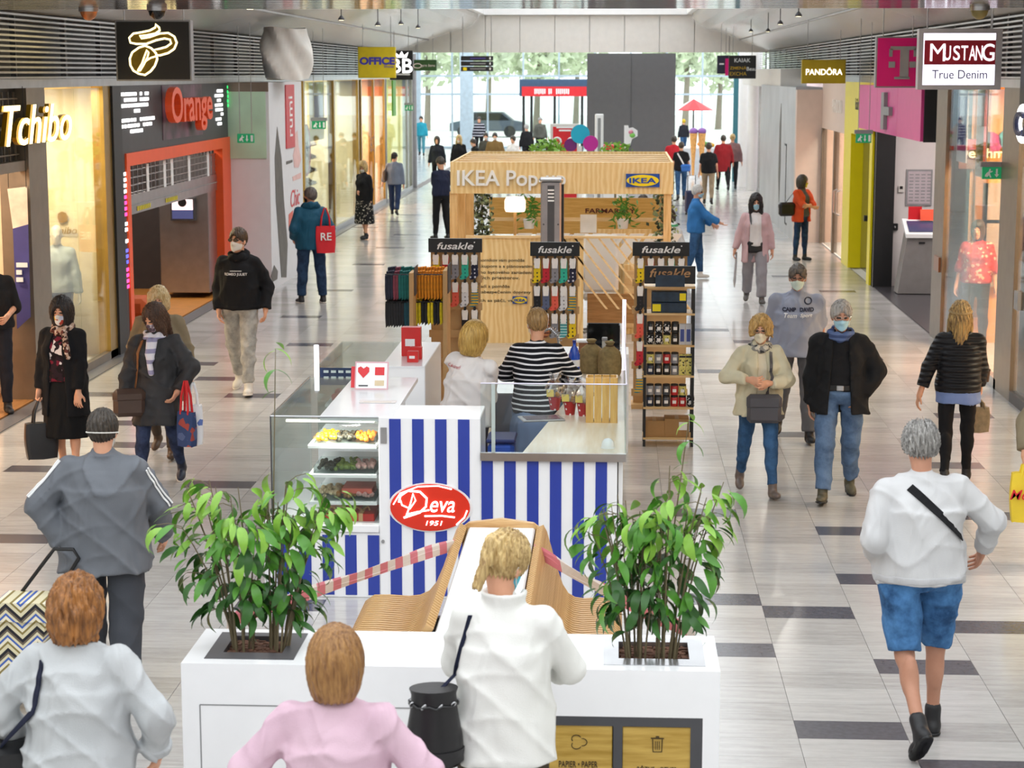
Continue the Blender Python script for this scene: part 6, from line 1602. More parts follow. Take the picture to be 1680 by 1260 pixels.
pp = q.tow(q.bw((.12, -.16, .98))); shoulder_bag('crossbody_bag', 'bright blue crossbody bag on woman in black T-shirt', (pp.x, pp.y, pp.z), (.28, .1, .2), plain('bag_azure', '2f6fc4', .5), 0, [[q.tow(a) for a in q.strap_path([(-.12, 1.41), (.08, 1.05)], -1)]], centre=(q.root.location.x, q.root.location.y), strap_mat=W3, strapw=.04)
far('person in dark red coat walking away down the far lane', 1187, 221, 1.72, 5, cloth('coat_wine', '8c1f26', '741a20'), BLK, HB, hem=.6, w=1.2)
far('person in plaid jacket walking away beside the red coat', 1202, 219, 1.74, 0, cloth('jacket_plaid', '8a6a6a', '5c4a52'), cloth('trouser_dark', '2b2b30'), HBL, w=1.15)
far('person in red jacket with dark backpack ahead of blue bag', 1106, 222, 1.75, 0, cloth('jacket_red', 'b82430', '9a1c28'), BLK, HB, w=1.15)
pk = G(1134, 352); sc = thing('travel_suitcase', 'dark navy upright suitcase with extended handle in far lane', 'suitcase', (pk.x, pk.y, 0)); sm = plain('case_navy', '23284a', .4)
MB().box(-.17, .17, -.12, .12, .05, .62, .04).build('shell', sm, sc, smooth=True, local=True); MB().tube([(-.1, .1, .6), (-.1, .1, 1.0), (.1, .1, 1.0), (.1, .1, .6)], .012, 6).build('handle', M['black'], sc, local=True)
for x in (-.13, .13): MB().lathe([(.03, 0), (.03, .05)], (x, 0, 0), 10).build('wheel', M['black'], sc, local=True)
# people beyond the pavilion on the far side
far('woman in dark open jacket and black mask walking past the pavilion', 717, 223, 1.66, 178, cloth('jacket_ink', '24262e'), BLK, HB, 'bob', female=True)
far('blonde woman in black top with white mask beyond the pavilion', 753, 221, 1.68, 170, BLK, BLK, HBL, 'long', female=True, mask=True, ln=.3)
far('dark haired person in black with white mask leaning beyond pavilion', 783, 226, 1.62, 120, BLK, BLK, HB, mask=True, lean=12)
far('person in dark patterned jacket with white mask beyond pavilion', 797, 217, 1.68, 180, cloth('jacket_moss', '4c4a40'), BLK, HB, mask=True)
far('broad person in brown jacket with white mask beyond pavilion', 812, 217, 1.7, 180, cloth('jacket_brown', '80643a'), BLK, HB, mask=True, w=1.25)
far('woman in white top with dark hair knot near the entrance', 842, 222, 1.64, 150, cloth('top_white', 'e6e2e0'), BLK, HB, 'pony', female=True, ln=.03)
far('man in striped black shirt standing near the glazed entrance', 786, 191, 1.75, 180, stripes('shirt_bands', '22232c', 'c8c8d2', .12, .75), BLK, HB)
far('bald man in black with white strap near the entrance portal', 864, 203, 1.72, 20, BLK, BLK, hairm('hair_silver', 'bdbab6', '77736f'))
far('man in grey camouflage jacket and cap near the entrance portal', 886, 192, 1.76, 200, cloth('jacket_camo', '5e5f58', '35362f'), BLK, hairm('hair_grey', 'a9a6a2', '5c5956'), w=1.1)
far('person in turquoise jacket near the glass doors', 691, 190, 1.75, 180, cloth('jacket_turquoise', '2e9ab0', '1f7c92'), cloth('trouser_teal', '4a8a98'), HB)
far('child in dark jacket with yellow cap under the red parasol', 1122, 195, 1.6, 20, cloth('jacket_ink', '24262e'), denim('jeans_mid', '3d628c', '284566', 7), hairm('hair_yellow', 'd8b820', 'b89a10'))
# stall keepers
L = (-1.17, 15.4); F = -28; Hh = 1.64
p = Person('blonde saleswoman in white shirt and navy trousers behind the sweets counter', L, F, Hh, dict(handR=HP(L, F, Hh, 796, 690, .2), handL=HP(L, F, Hh, 790, 655, .5), poleR=(.8, -.6, 0), head=(-12, 10, 0), side=6, **STAND), w=1.14, d=1.12, female=True)
p.body(); p.trousers(cloth('navy', '23283e', '191d2e'), t=.016); p.top('shirt', cloth('shirt_white', 'efe9e6', 'dcd3cf', fold=.5), hem=.88, sleeve=1.1, t=.026, ts=.03, flare=.02, fold=.007, collar=.03); p.shoes(SHOE_B)
p.hair(hairm('hair_honey', 'd2ab5e', '94702f'), 'bob', v=.03, ln=.16, bump=.003); p.print_text('Cukráreň', plain('print_red', 'c0303a', .7), -.1, 1.37, .15, -1, .03, .3, .0)
MB().tube([p.joint('wrR') + Vector((.036 * math.cos(t), .036 * math.sin(t), .012 * math.sin(t))) for t in np.linspace(0, 2 * PI, 13)[:-1]], .006, 6, closed=True).build('wrist_watch', M['gold'], p.root)
L = (-.62, 15.7); F = -4; Hh = 1.72
p = Person('fair haired salesman in navy and white striped shirt with blue apron', L, F, Hh, dict(handL=(-.1, .3, 1.15), handR=(.14, .32, 1.1), poleL=(-.8, -.6, 0), poleR=(.8, -.6, 0), head=(16, 6, 0), **STAND))
p.body(); p.trousers(cloth('apron_blue', '7d8fae', '6a7c9a'), t=.03, wide=.03, name='trousers'); p.top('shirt', stripes('breton', '16161c', 'f0eef0', .042, .68), hem=.88, sleeve=1.9, t=.022, flare=.01, fold=.005); p.skirt(cloth('apron_blue', '7d8fae', '6a7c9a'), hem=.45, flare=.03, waist=.93, name='apron', t=.04); p.shoes(SHOE_B)
p.hair(hairm('hair_sand', 'b08d5c', '7a5c38'), 'short', v=.014); p.mask(MASK_W)
# figure in the coffee shop doorway, shopper behind the amber window, passer-by at the frame's lower corner
p0 = atY(2, 655, 20.3); L = (p0.x - .05, 20.3); F = 200; Hh = 1.78
p = Person('man in black standing in the coffee shop doorway', L, F, Hh, dict(handL=HP(L, F, Hh, 12, 520, -.15), handR=(.27, 0, .9), **STAND)); p.body(); p.trousers(cloth('jeans_black', '20222c')); p.top('shirt', BLK, hem=.9, sleeve=1.2, t=.024); p.shoes(SHOE_B); p.hair(HB, 'short')
L = (4.76, r2 - .5); F = 160; Hh = 1.7
p = Person('shopper in red patterned blouse behind the amber shop window', L, F, Hh, dict(**STAND), female=True); p.body(); p.trousers(cloth('skirt_brown', '3a302c')); p.top('blouse', speckle('blouse_red', '', [(0, 'b8281f'), (.75, 'd84a30'), (.9, 'e8b090')], 30), hem=.9, sleeve=1.3, t=.024); p.shoes(SHOE_B); p.hair(HB, 'bob')
L = (1.06, 4.95); p = Person('passer-by with silver hair and grey coat in front of all', L, 10, 1.75, dict(head=(10, 10, 0), **STAND)); p.body(); p.top('coat', cloth('coat_ash', '8e8c8e'), hem=.6, t=.034); p.hair(hairm('hair_silver', 'bdbab6', '77736f'), 'short', v=.02); p.trousers(BLK); p.shoes(SHOE_B)
p0 = atY(97, 500, yC - .55); p = Person('dressed shop mannequin in silver jacket in the cream display window', (p0.x, yC - .55), 190, 1.72, STAND, lod=2, female=True, skin=plain('mannequin_skin', 'd9d2c4', .4), eyes=False); p.body(); p.trousers(cloth('navy', '23283e')); p.top('jacket', cloth('silver_quilt', 'a9b2b4', '8a9496'), hem=.88, t=.028); p.shoes(SHOE_W); p.root.name = 'mannequin'; p.root['category'] = 'mannequin'; p.root.location.z = .012
# ------------------------------------------------------------------ planter bench
PH = 0.90; PX0, PX1, PY0, PY1 = -1.99, 0.50, 8.63, 9.2
WOODL = wood('bench_oak', 'd9b27c', 'b98a52', 0, 3); OAK = wood('door_oak', 'cba855', 'a8842f', 0, 2.5)
pb_ = thing('planter_bench', 'white planter unit with recycling bins joined to curved slatted wooden bench', 'planter', ((PX0 + PX1) / 2, PY0, 0))
holes = []
for a, b in (((338, 1076), (512, 1040)), ((990, 1091), (1151, 1051))):
    p, q = G(*a, PH), G(*b, PH); holes.append((p.x, q.x - (.02 if a[0] < 900 else 0), p.y, q.y))
mb = MB(); (h0x0, h0x1, h0y0, h0y1), (h1x0, h1x1, h1y0, h1y1) = holes
h0y0 = h1y0 = max(PY0 + .05, min(h0y0, h1y0)); h0y1 = h1y1 = min(PY1 - .05, max(h0y1, h1y1))
for x0, x1 in ((PX0, h0x0), (h0x1, h1x0), (h1x1, PX1)): mb.box(x0, x1, PY0, PY1, PH - .06, PH)
for x0, x1 in ((h0x0, h0x1), (h1x0, h1x1)): mb.box(x0, x1, PY0, h0y0, PH - .06, PH); mb.box(x0, x1, h0y1, PY1, PH - .06, PH)
mb.build('top_slab', M['gloss_white'], pb_)
bx0, bx1, bz1 = atY(884, 1180, PY0).x, atY(1153, 1180, PY0).x, atY(1000, 1176, PY0).z
mb = MB().box(PX0, bx0, PY0, PY0 + .02, .0, PH - .06).box(bx1, PX1, PY0, PY0 + .02, 0, PH - .06).box(bx0, bx1, PY0, PY0 + .02, bz1, PH - .06)
mb.box(PX0, PX0 + .02, PY0 + .02, PY1, 0, PH - .06).box(PX1 - .02, PX1, PY0 + .02, PY1, 0, PH - .06).box(PX0 + .02, PX1 - .02, PY1 - .02, PY1, 0, PH - .06)
mb.build('casing', M['gloss_white'], pb_)
gx0, gx1, gz = atY(328, 1156, PY0).x, atY(690, 1156, PY0).x, atY(328, 1156, PY0).z
for x0, x1, z0, z1 in ((gx0, bx0 - .02, gz - .003, gz + .003), (gx0 - .003, gx0 + .003, .05, gz), (gx1 - .003, gx1 + .003, .05, gz), (gx0, bx0 - .02, .045, .05)):
    MB().box(x0, x1, PY0 - .0015, PY0, z0, z1).build('panel_groove', M['grey'], pb_)
zf = bz1 - .045; br = MB().box(bx0, bx1, PY0, PY0 + .03, zf, bz1).box(bx0, bx0 + .03, PY0, PY0 + .03, 0, zf).box(bx1 - .055, bx1, PY0, PY0 + .03, 0, zf).box(atY(1006, 1230, PY0).x, atY(1021, 1230, PY0).x, PY0, PY0 + .03, 0, zf).box(bx0, bx1, PY0 + .04, PY0 + .05, 0, bz1).build('bin_frame', M['dgrey'], pb_)
ink = plain('burnt_mark', '3a2c14', .7)
for x0, x1, y0, txt, kind in ((893, 1005, 1188, 'PAPIER • PAPER', 0), (1021, 1137, 1192, 'RÔZNE • OTHER', 1)):
    a, b = atY(x0, y0, PY0), atY(x1, y0, PY0); cx = (a.x + b.x) / 2
    dr = MB().box(a.x, b.x, PY0 + .006, PY0 + .035, .12, a.z, .004).build('bin_door', OAK, pb_)
    lettering(txt, ink, dr, (cx, PY0 + .004, atY(cx, 1237 if kind == 0 else 1242, PY0).z), *FRONT, width=(b.x - a.x) * .57, height=.03, depth=.002)
    zc = a.z - .085
    if kind == 0:
        for k in range(3):
            MB().tube([(cx + .018 * math.cos(k * 2.1) + .022 * math.cos(t), PY0 + .004, zc + .018 * math.sin(k * 2.1) + .018 * math.sin(t)) for t in np.linspace(k * 2.1 - 1.7, k * 2.1 + 1.7, 10)], .002, 5).build('paper_ball_icon', ink, dr)
    else:
        MB().tube([(cx - .022, PY0 + .004, zc + .025), (cx - .02, PY0 + .004, zc - .035), (cx + .02, PY0 + .004, zc - .035), (cx + .022, PY0 + .004, zc + .025)], .0025, 5).build('bin_icon', ink, dr)
        for dx in (-.03, 0): pass
        MB().box(cx - .03, cx + .03, PY0 + .003, PY0 + .006, zc + .027, zc + .032).build('bin_icon', ink, dr)
        MB().box(cx - .008, cx + .008, PY0 + .003, PY0 + .006, zc + .034, zc + .04).build('bin_icon', ink, dr)
        for dx in (-.009, 0, .009): MB().box(cx + dx - .0015, cx + dx + .0015, PY0 + .003, PY0 + .006, zc - .025, zc + .015).build('bin_icon', ink, dr)
SOIL = plain('bark_mulch', '6b4a3a', .95, var=.5, scale=40)
for i, (x0, x1) in enumerate(((h0x0, h0x1), (h1x0, h1x1))):
    fm = plain('slate_frame', '57565a', .4) if i == 0 else plain('chrome_frame', 'b9babd', .2, .7)
    fr = MB().box(x0, x1, h0y0, h0y0 + .1, PH - .03, PH + .003).box(x0, x1, h0y1 - .06, h0y1, PH - .03, PH + .003).box(x0, x0 + .07, h0y0 + .1, h0y1 - .06, PH - .03, PH + .003).box(x1 - .07, x1, h0y0 + .1, h0y1 - .06, PH - .03, PH + .003).build('planter_frame', fm, pb_)
    rng = np.random.default_rng(i); mb = MB().box(x0 + .06, x1 - .06, h0y0 + .08, h0y1 - .05, PH - .12, PH - .03)
    for k in range(350):
        c = (x0 + .08 + rng.random() * (x1 - x0 - .16), h0y0 + .11 + rng.random() * (h0y1 - h0y0 - .18), PH - .03 + rng.random() * .012); s_ = .006 + .01 * rng.random(2)
        mb.box(c[0] - s_[0], c[0] + s_[0], c[1] - s_[1], c[1] + s_[1], c[2] - .006, c[2] + .005)
    o = mb.build('bark_mulch', SOIL, pb_); o['kind'] = 'stuff'
# slats of the bench: one profile mesh per side, copied along the bench
def bench_profile(side):
    s = -1 if side == 'L' else 1; xr = -.87 if s < 0 else -.45; xe = -1.46 if s < 0 else .02
    W = abs(xe - xr); pts = [(1.0, .30), (1.0, .38), (.985, .415), (.94, .435), (.8, .437), (.6, .43), (.46, .44), (.34, .475), (.25, .54), (.17, .65), (.1, .77), (.04, .87), (.0, .905)]
    return [(xr + s * W * a, z) for a, z in pts]
for side in 'LR':
    pr = bench_profile(side); t_ = .045; v = []; n = len(pr)
    for y in (0, .029):
        for i, (x, z) in enumerate(pr):
            a = Vector(pr[max(i - 1, 0)]); b = Vector(pr[min(i + 1, n - 1)]); d = (b - a).normalized(); nn = Vector((-d.y, d.x)) * (1 if side == 'R' else -1)
            v.append((x, y, z)); v.append((x - nn.x * -t_ if False else x + nn.x * -t_ * (1 if side == 'R' else 1) * (-1 if side == 'L' else -1) * -1, y, z + nn.y * -t_ * -1 * (-1)))
    f = []; m = 2 * n
    for i in range(n - 1):
        a = 2 * i
        f += [(a, a + 2, m + a + 2, m + a), (a + 1, m + a + 1, m + a + 3, a + 3), (a, a + 1, a + 3, a + 2), (m + a, m + a + 2, m + a + 3, m + a + 1)]
    f += [(0, m, m + 1, 1), (2 * n - 2, 2 * n - 1, m + 2 * n - 1, m + 2 * n - 2)]
    me = MB().add(v, f).mesh('slat', WOODL, smooth=True)
    y = PY1 + .03
    while y < 11.42:
        o = link(bpy.data.objects.new('slat', me), pb_); o.location = (-pb_.location.x, y - pb_.location.y, 0); y += .044
MB().box(-.86, -.46, PY1 - .0, 11.42, .875, .905, .01).build('ridge_panel', M['gloss_white'], pb_)
MB().prism([(-.43, .0), (-.43, .9), (-.47, .93), (-.66, .955), (-.86, .93), (-.9, .9), (-.9, 0)], (0, 11.42, 0), (1, 0, 0), UPV, (0, .04, 0)).build('end_board', WOODL, pb_)
for y in (9.4, 11.2):
    MB().box(-1.4, -.95, y, y + .05, 0, .40).build('bench_leg', M['dgrey'], pb_); MB().box(-.38, -.03, y, y + .05, 0, .40).build('bench_leg', M['dgrey'], pb_)
# barrier tape
def tape_mat():
    t = NT('barrier_tape_stripe'); tc = t.n('ShaderNodeUVMap') if False else None
    sp = t.n('ShaderNodeSeparateXYZ'); t.l(t.coord('Object'), sp.inputs[0])
    k = t.math('FRACT', t.math('DIVIDE', t.math('ADD', sp.outputs[0], t.math('MULTIPLY', sp.outputs[1], .4)), .115), 0)
    t.base(t.mixc(t.math('GREATER_THAN', k, .5), 'd9808c', 'e6dcd4')); t.set(Roughness=.35, Alpha=.92); return t.m
TAPE = tape_mat()
def tape(label, pxs, Ys):
    pts = []; 
    for i in range(len(pxs) - 1):
        for k in range(8):
            t = k / 8; pts.append(atY(pxs[i][0] + (pxs[i + 1][0] - pxs[i][0]) * t, pxs[i][1] + (pxs[i + 1][1] - pxs[i][1]) * t, Ys[i] + (Ys[i + 1] - Ys[i]) * t))
    pts.append(atY(*pxs[-1], Ys[-1]))
    t = thing('barrier_tape', label, 'tape', tuple(pts[0]))
    MB().ribbon(pts, lambda i: (0, .3 * math.sin(i * .4), 1), .06, .002).build('tape_band', TAPE, t)
    MB().ribbon([p + Vector((0, .012, .012 + .012 * math.sin(i * .5))) for i, p in enumerate(pts)], lambda i: (0, .6, .8), .045, .002).build('tape_fold', TAPE, t)
tape('red and white barrier tape tied from bench ridge to the slate framed planter', [(745, 895), (640, 928), (500, 978), (425, 1003), (372, 1022)], [10.95, 10.5, 9.9, 9.5, 9.26])
tape('red and white barrier tape tied from bench ridge to the chrome framed planter', [(876, 903), (935, 938), (1005, 978), (1075, 1015), (1140, 1042)], [10.95, 10.6, 10.1, 9.6, 9.26])

# ------------------------------------------------------------------ plants in the planter
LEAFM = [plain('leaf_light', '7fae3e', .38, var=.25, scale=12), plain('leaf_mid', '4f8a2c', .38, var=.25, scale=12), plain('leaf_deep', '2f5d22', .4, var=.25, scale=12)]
def leaf_mesh(L, Wd, droop, mat):
    v = []; f = []; n = 6
    for i in range(n + 1):
        u = i / n; w = Wd * (math.sin(PI * min(1, u * .93 + .05)) ** .8) * (1 - .35 * u); x = L * u * math.cos(droop * u); z = -L * u * math.sin(droop * u) * .8
        v += [(x, -w, z + .18 * w), (x, 0, z - .0), (x, w, z + .18 * w)]
    for i in range(n):
        a = 3 * i; f += [(a, a + 1, a + 4, a + 3), (a + 1, a + 2, a + 5, a + 4)]
    return MB().add(v, f).mesh('leaf', mat, smooth=True)
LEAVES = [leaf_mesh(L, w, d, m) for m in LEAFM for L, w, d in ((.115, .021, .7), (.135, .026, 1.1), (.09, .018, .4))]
STEM = plain('plant_stem', '6d6248', .8)
def plant(label, base, top, spread, nst, nleaf, seed, group, lean=(0, 0)):
    rng = np.random.default_rng(seed); t = thing('potted_plant', label, 'plant', base, group=group)
    stems = []
    for k in range(nst):
        a = rng.random() * 2 * PI; r0 = .05 * rng.random() ** .5; r1 = spread * .5 * rng.random() ** .6; hh = top * (.72 + .28 * rng.random())
        p0 = np.array([r0 * math.cos(a), r0 * math.sin(a), 0]); p2 = np.array([r1 * math.cos(a) + lean[0], .55 * r1 * math.sin(a) + lean[1], hh]); pm = p0 + (p2 - p0) * .55 + np.array([-.25 * (p2[0] - p0[0]), -.2 * (p2[1] - p0[1]), 0])
        pts = [(1 - u) ** 2 * p0 + 2 * u * (1 - u) * pm + u * u * p2 for u in np.linspace(0, 1, 7)]; stems.append(pts)
        MB().tube([tuple(p) for p in pts], [.0055, .005, .0045, .004, .0035, .003, .002], 6).build('stem', STEM, t, smooth=True, local=True)
    for k in range(nleaf):
        pts = stems[rng.integers(len(stems))]; u = 1 - rng.random() ** 1.35 * .78; i = min(5, int(u * 6)); fr = u * 6 - i; p = pts[i] * (1 - fr) + pts[i + 1] * fr
        out = math.atan2(p[1], p[0]) if rng.random() < .45 else rng.random() * 2 * PI; out += rng.normal() * .5
        br = .03 + .2 * spread * rng.random(); q = p + np.array([math.cos(out) * br, math.sin(out) * br * .7, .02 * rng.normal() + .02])
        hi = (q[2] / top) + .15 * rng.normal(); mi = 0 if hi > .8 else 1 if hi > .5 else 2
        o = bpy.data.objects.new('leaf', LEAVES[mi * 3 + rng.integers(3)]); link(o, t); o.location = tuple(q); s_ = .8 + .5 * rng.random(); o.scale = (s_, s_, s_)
        o.rotation_euler = (rng.normal() * .4, .1 + .45 * rng.random(), out)
        if br > .07 and k % 3 == 0: MB().tube([tuple(p), tuple((p + q) / 2 + np.array([0, 0, .012])), tuple(q)], .002, 4).build('twig', STEM, t, local=True)
    return t, stems
for lab, px, py, top, spread, nst, nl, seed, lean in (
    ('leafy evergreen clump in slate framed planter spreading over the aisle', 398, 1060, .84, .48, 14, 215, 5, (-.06, 0)),
    ('leafy evergreen clump in slate framed planter leaning toward the sweets case', 456, 1060, .86, .40, 12, 190, 6, (.07, 0)),
    ('leafy evergreen clump in chrome framed planter beside the bench seat', 1043, 1078, .84, .36, 14, 180, 8, (-.05, 0)),
    ('leafy evergreen clump in chrome framed planter at outer end', 1092, 1076, .92, .42, 13, 185, 9, (.05, 0))):
    b = G(px, py, PH); y = min(max(b.y, h0y0 + .16), h0y1 - .12); b = atY(px, py, y)
    plant(lab, (b.x, y, PH - .03), top, spread, nst, nl, seed, 'plants in the planter bench', lean)
for lab, px, y0, y1, base in (('single tall thin shoot with bright leaves rising from slate framed planter', 452, 572, 1050, 448), ('single tall arching shoot rising from chrome framed planter', 1130, 690, 1070, 1085)):
    a = atY(base, y1, 8.98); b = atY(px, y0, 8.98); t = thing('potted_plant', lab, 'plant', (a.x, a.y, PH - .03)); hgt = b.z - PH + .03
    MB().tube([(0, 0, 0), ((b.x - a.x) * .4, 0, hgt * .5), (b.x - a.x, 0, hgt)], [.006, .004, .002], 6).build('stem', STEM, t, smooth=True, local=True)
    for k, (az, dz) in enumerate(((0, 0), (PI, -.01), (1.2, .03), (3.8, -.1), (.3, -.1), (2.8, -.2))):
        o = link(bpy.data.objects.new('leaf', LEAVES[(0, 1, 2, 4, 3, 5)[k]]), t); o.location = (b.x - a.x, 0, hgt + dz); o.rotation_euler = (0, .2, az)

# ------------------------------------------------------------------ sweets kiosk
BLUE = plain('stripe_blue', '2b3f9e', .4, var=.03); KY = 13.08
def zat(py, Y=KY): return atY(700, py, Y).z
kz1, kz2, kz3 = zat(685), zat(742), zat(870)
kt = thing('sweets_kiosk', 'white and blue striped sweets kiosk with red oval logo', 'kiosk', (-1.2, KY, 0))
kx = lambda px, py=850: atY(px, py, KY).x
MB().box(kx(622), kx(789), KY, KY + .5, 0, kz1, .006).build('tall_cabinet', M['gloss_white'], kt)
MB().box(kx(432), kx(622), KY, KY + 1.8, 0, kz3 - .02, .006).build('case_base', M['gloss_white'], kt)
MB().box(kx(430), kx(622), KY - .015, KY + 1.8, kz3 - .02, kz3 + .035, .006).build('case_ledge', M['gloss_white'], kt)
MB().box(kx(789), kx(1012), KY, KY + .04, 0, kz2 - .05).build('front_panel', M['gloss_white'], kt)
for pxs, z1, zlist in (((640, 677.3, 714.6, 752), kz1 - .012, 1), ((453.5, 491, 528.3, 565.6, 603), kz3 - .04, 0), ((790, 827.3, 864.6, 902, 939.3, 976.6), kz2 - .055, 0)):
    for px in pxs: MB().box(kx(px), kx(px + 18.8), KY - .004, KY, .02, z1).build('stripe', BLUE, kt)
MB().box(kx(432), kx(1012), KY + .01, KY + .04, -.0, .02).build('plinth', M['black'], kt)
c = (kx(706), KY - .02, zat(832)); rx, rz_ = 66 * KY / FPX * 1.02, 39 * KY / FPX * 1.03
for nm, sc_, off, mt in (('logo_rim', 1.06, -.006, M['white']), ('logo_disc', 1.0, -.014, plain('logo_red', 'd9331f', .3, var=.1, scale=3))):
    MB().prism([(rx * sc_ * math.cos(t), rz_ * sc_ * math.sin(t)) for t in np.linspace(0, 2 * PI, 41)[:-1]], (c[0], KY + off, c[2]), (1, 0, 0), UPV, (0, .008, 0)).build(nm, mt, kt)
def lp(pts): return [(c[0] + a * rx, KY - .02, c[2] + b * rz_) for a, b in pts]
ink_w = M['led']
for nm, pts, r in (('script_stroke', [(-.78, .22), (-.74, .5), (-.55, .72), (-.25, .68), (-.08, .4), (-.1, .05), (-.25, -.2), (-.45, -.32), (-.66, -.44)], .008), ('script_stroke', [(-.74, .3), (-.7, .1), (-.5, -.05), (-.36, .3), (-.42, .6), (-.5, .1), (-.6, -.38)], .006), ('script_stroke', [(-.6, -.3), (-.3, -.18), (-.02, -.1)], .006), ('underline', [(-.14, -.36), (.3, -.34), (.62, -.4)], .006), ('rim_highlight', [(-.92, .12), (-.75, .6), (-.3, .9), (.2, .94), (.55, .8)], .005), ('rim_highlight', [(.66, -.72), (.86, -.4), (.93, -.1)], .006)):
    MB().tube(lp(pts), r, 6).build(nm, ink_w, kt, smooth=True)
lettering('eva', ink_w, kt, (c[0] + .31 * rx, KY - .02, c[2] + .05 * rz_), *FRONT, width=.62 * rx * 1.0, height=.48 * rz_, shear=.25, bold=.01)
lettering('1951', ink_w, kt, (c[0] + .1 * rx, KY - .02, c[2] - .66 * rz_), *FRONT, width=.42 * rx, height=.2 * rz_, shear=.2, bold=.02)
MB().box(kx(626), kx(636), KY - .006, KY, zat(728), zat(702)).build('door_pull', M['steel'], kt); MB().tube([(kx(628), KY - .01, zat(889)), (kx(628), KY, zat(889))], .012, 12).build('lock', M['steel'], kt)
# glass case with stepped shelves
gx0_, gx1_ = kx(444, 700), kx(620, 700); gy1 = KY + 1.75
for nm, b in (('glass_end', (gx0_, gx1_, KY + .0, KY + .008, kz3 + .035, kz1)), ('glass_side', (gx0_, gx0_ + .008, KY, gy1, kz3 + .035, kz1)), ('glass_top', (gx0_, gx0_ + .34, KY, gy1, kz1 - .008, kz1))):
    MB().box(*b).build(nm, M['clear'], kt)
for p, q in (((gx0_, KY), (gx0_, gy1)),): MB().tube([(gx0_, KY, kz1), (gx0_, gy1, kz1)], .006, 5).build('edge_strip', M['steel'], kt)
MB().tube([(gx0_, KY, kz1), (gx1_, KY, kz1)], .006, 5).build('edge_strip', M['steel'], kt); MB().tube([(gx0_, KY, kz3), (gx0_, KY, kz1)], .006, 5).build('edge_strip', M['dgrey'], kt)
MB().box(gx0_ + .34, gx1_ + .1, KY + .01, gy1, kz1 - .03, kz1 + .002).build('white_top', M['gloss_white'], kt)
MB().box(gx1_ - .02, gx1_, KY + .3, gy1, kz3, kz1 - .03).build('back_wall', M['gloss_white'], kt)
steps = [(zat(735), .12), (zat(783), .08), (zat(828), .04), (zat(866), .0)]
for i, (z, dx) in enumerate(steps): MB().box(kx(508, 740) - .02 + .0 * dx, gx1_ - .02, KY + .05, KY + .9, z - .02, z).build('shelf_board', M['white'], kt)
MB().box(gx0_ + .1, gx1_ - .03, KY + .03, KY + .06, kz1 - .045, kz1 - .03).build('light_strip', glow('case_led', 'fff6e8', 1.0), kt); area_light('case_light', ((gx0_ + gx1_) / 2, KY + .05, kz1 - .05), .5, .06, 9, (1, .95, .88), (.1, .6, -1))  # added glowing strip and lamp that brighten the dark trays
# trays of sweets
rng = np.random.default_rng(2)
def sweets(x0, x1, y0, y1, z, n, r, mats, parent, name='sweets'):
    for mi, m in enumerate(mats):
        mb = MB()
        for k in range(n):
            cx = x0 + (x1 - x0) * (mi + rng.random()) / len(mats); mb.ball((cx, y0 + rng.random() * (y1 - y0), z + r * .7 + rng.random() * r * 1.4), r * (.7 + .6 * rng.random()), None, None, 7, 5)
        o = mb.build(name, m, parent, smooth=True); o['kind'] = 'stuff'
cand = [plain('candy_yellow', 'e3a51c', .4), plain('candy_dark', '3d3a2e', .5), plain('candy_orange', 'f08a2c', .4), plain('candy_pale', 'e2c9a2', .5)]
for i, (lab, ms) in enumerate((('clear tray of yellow, black and orange jellies on topmost shelf', [cand[0], cand[1], cand[2]]), ('clear tray of wrapped sweets on second shelf of glass case', [cand[1], plain('wrap_green', '7a8a3a', .4), plain('wrap_pink', 'd8a8a0', .4)]), ('clear tray of biscuits and pink boxes on third shelf', [cand[3], plain('biscuit', 'a8743a', .7), plain('box_pink', 'dca6a0', .5)]))):
    z = steps[i][0]; x0, x1 = kx(510, 740), kx(612, 740)
    t = thing('sweets_tray', lab, 'tray', ((x0 + x1) / 2, KY + .2, z)); 
    mb = MB().box(x0, x1, KY + .1, KY + .45, z, z + .008)
    for q in ((x0, x0 + .006, KY + .1, KY + .45), (x1 - .006, x1, KY + .1, KY + .45), (x0, x1, KY + .1, KY + .106), (x0, x1, KY + .444, KY + .45)): mb.box(*q, z, z + .05)
    mb.build('tray_shell', M['clear'], t); sweets(x0 + .02, x1 - .02, KY + .13, KY + .42, z + .01, 42, .016, ms, t)
    if i == 2: MB().box(x0 + .3 * (x1 - x0) + .06, x1 - .03, KY + .15, KY + .4, z + .04, z + .075).build('pink_box', plain('gift_red_pale', 'd86a5a', .4), t)
for k in range(2):
    z = steps[3][0]; x0 = kx(527 + 44 * k, 850); g_ = thing('gift_box', ('red gift box with tan ribbon beside the case edge', 'red gift box with tan ribbon next to the tall cabinet')[k], 'gift box', (x0, KY + .2, z))
    MB().box(x0, x0 + .17, KY + .1, KY + .4, z, z + .07, .004).build('carton', plain('gift_red', 'c02a22', .35), g_); MB().box(x0 + .06, x0 + .09, KY + .097, KY + .403, z, z + .073).build('ribbon', plain('ribbon_tan', 'c9a070', .4), g_)
    for s_ in (-1, 1): MB().tube([(x0 + .075, KY + .2, z + .073), (x0 + .075 + s_ * .04, KY + .2, z + .1), (x0 + .075 + s_ * .05, KY + .2, z + .075)], .008, 6).build('bow', plain('ribbon_tan', 'c9a070', .4), g_)
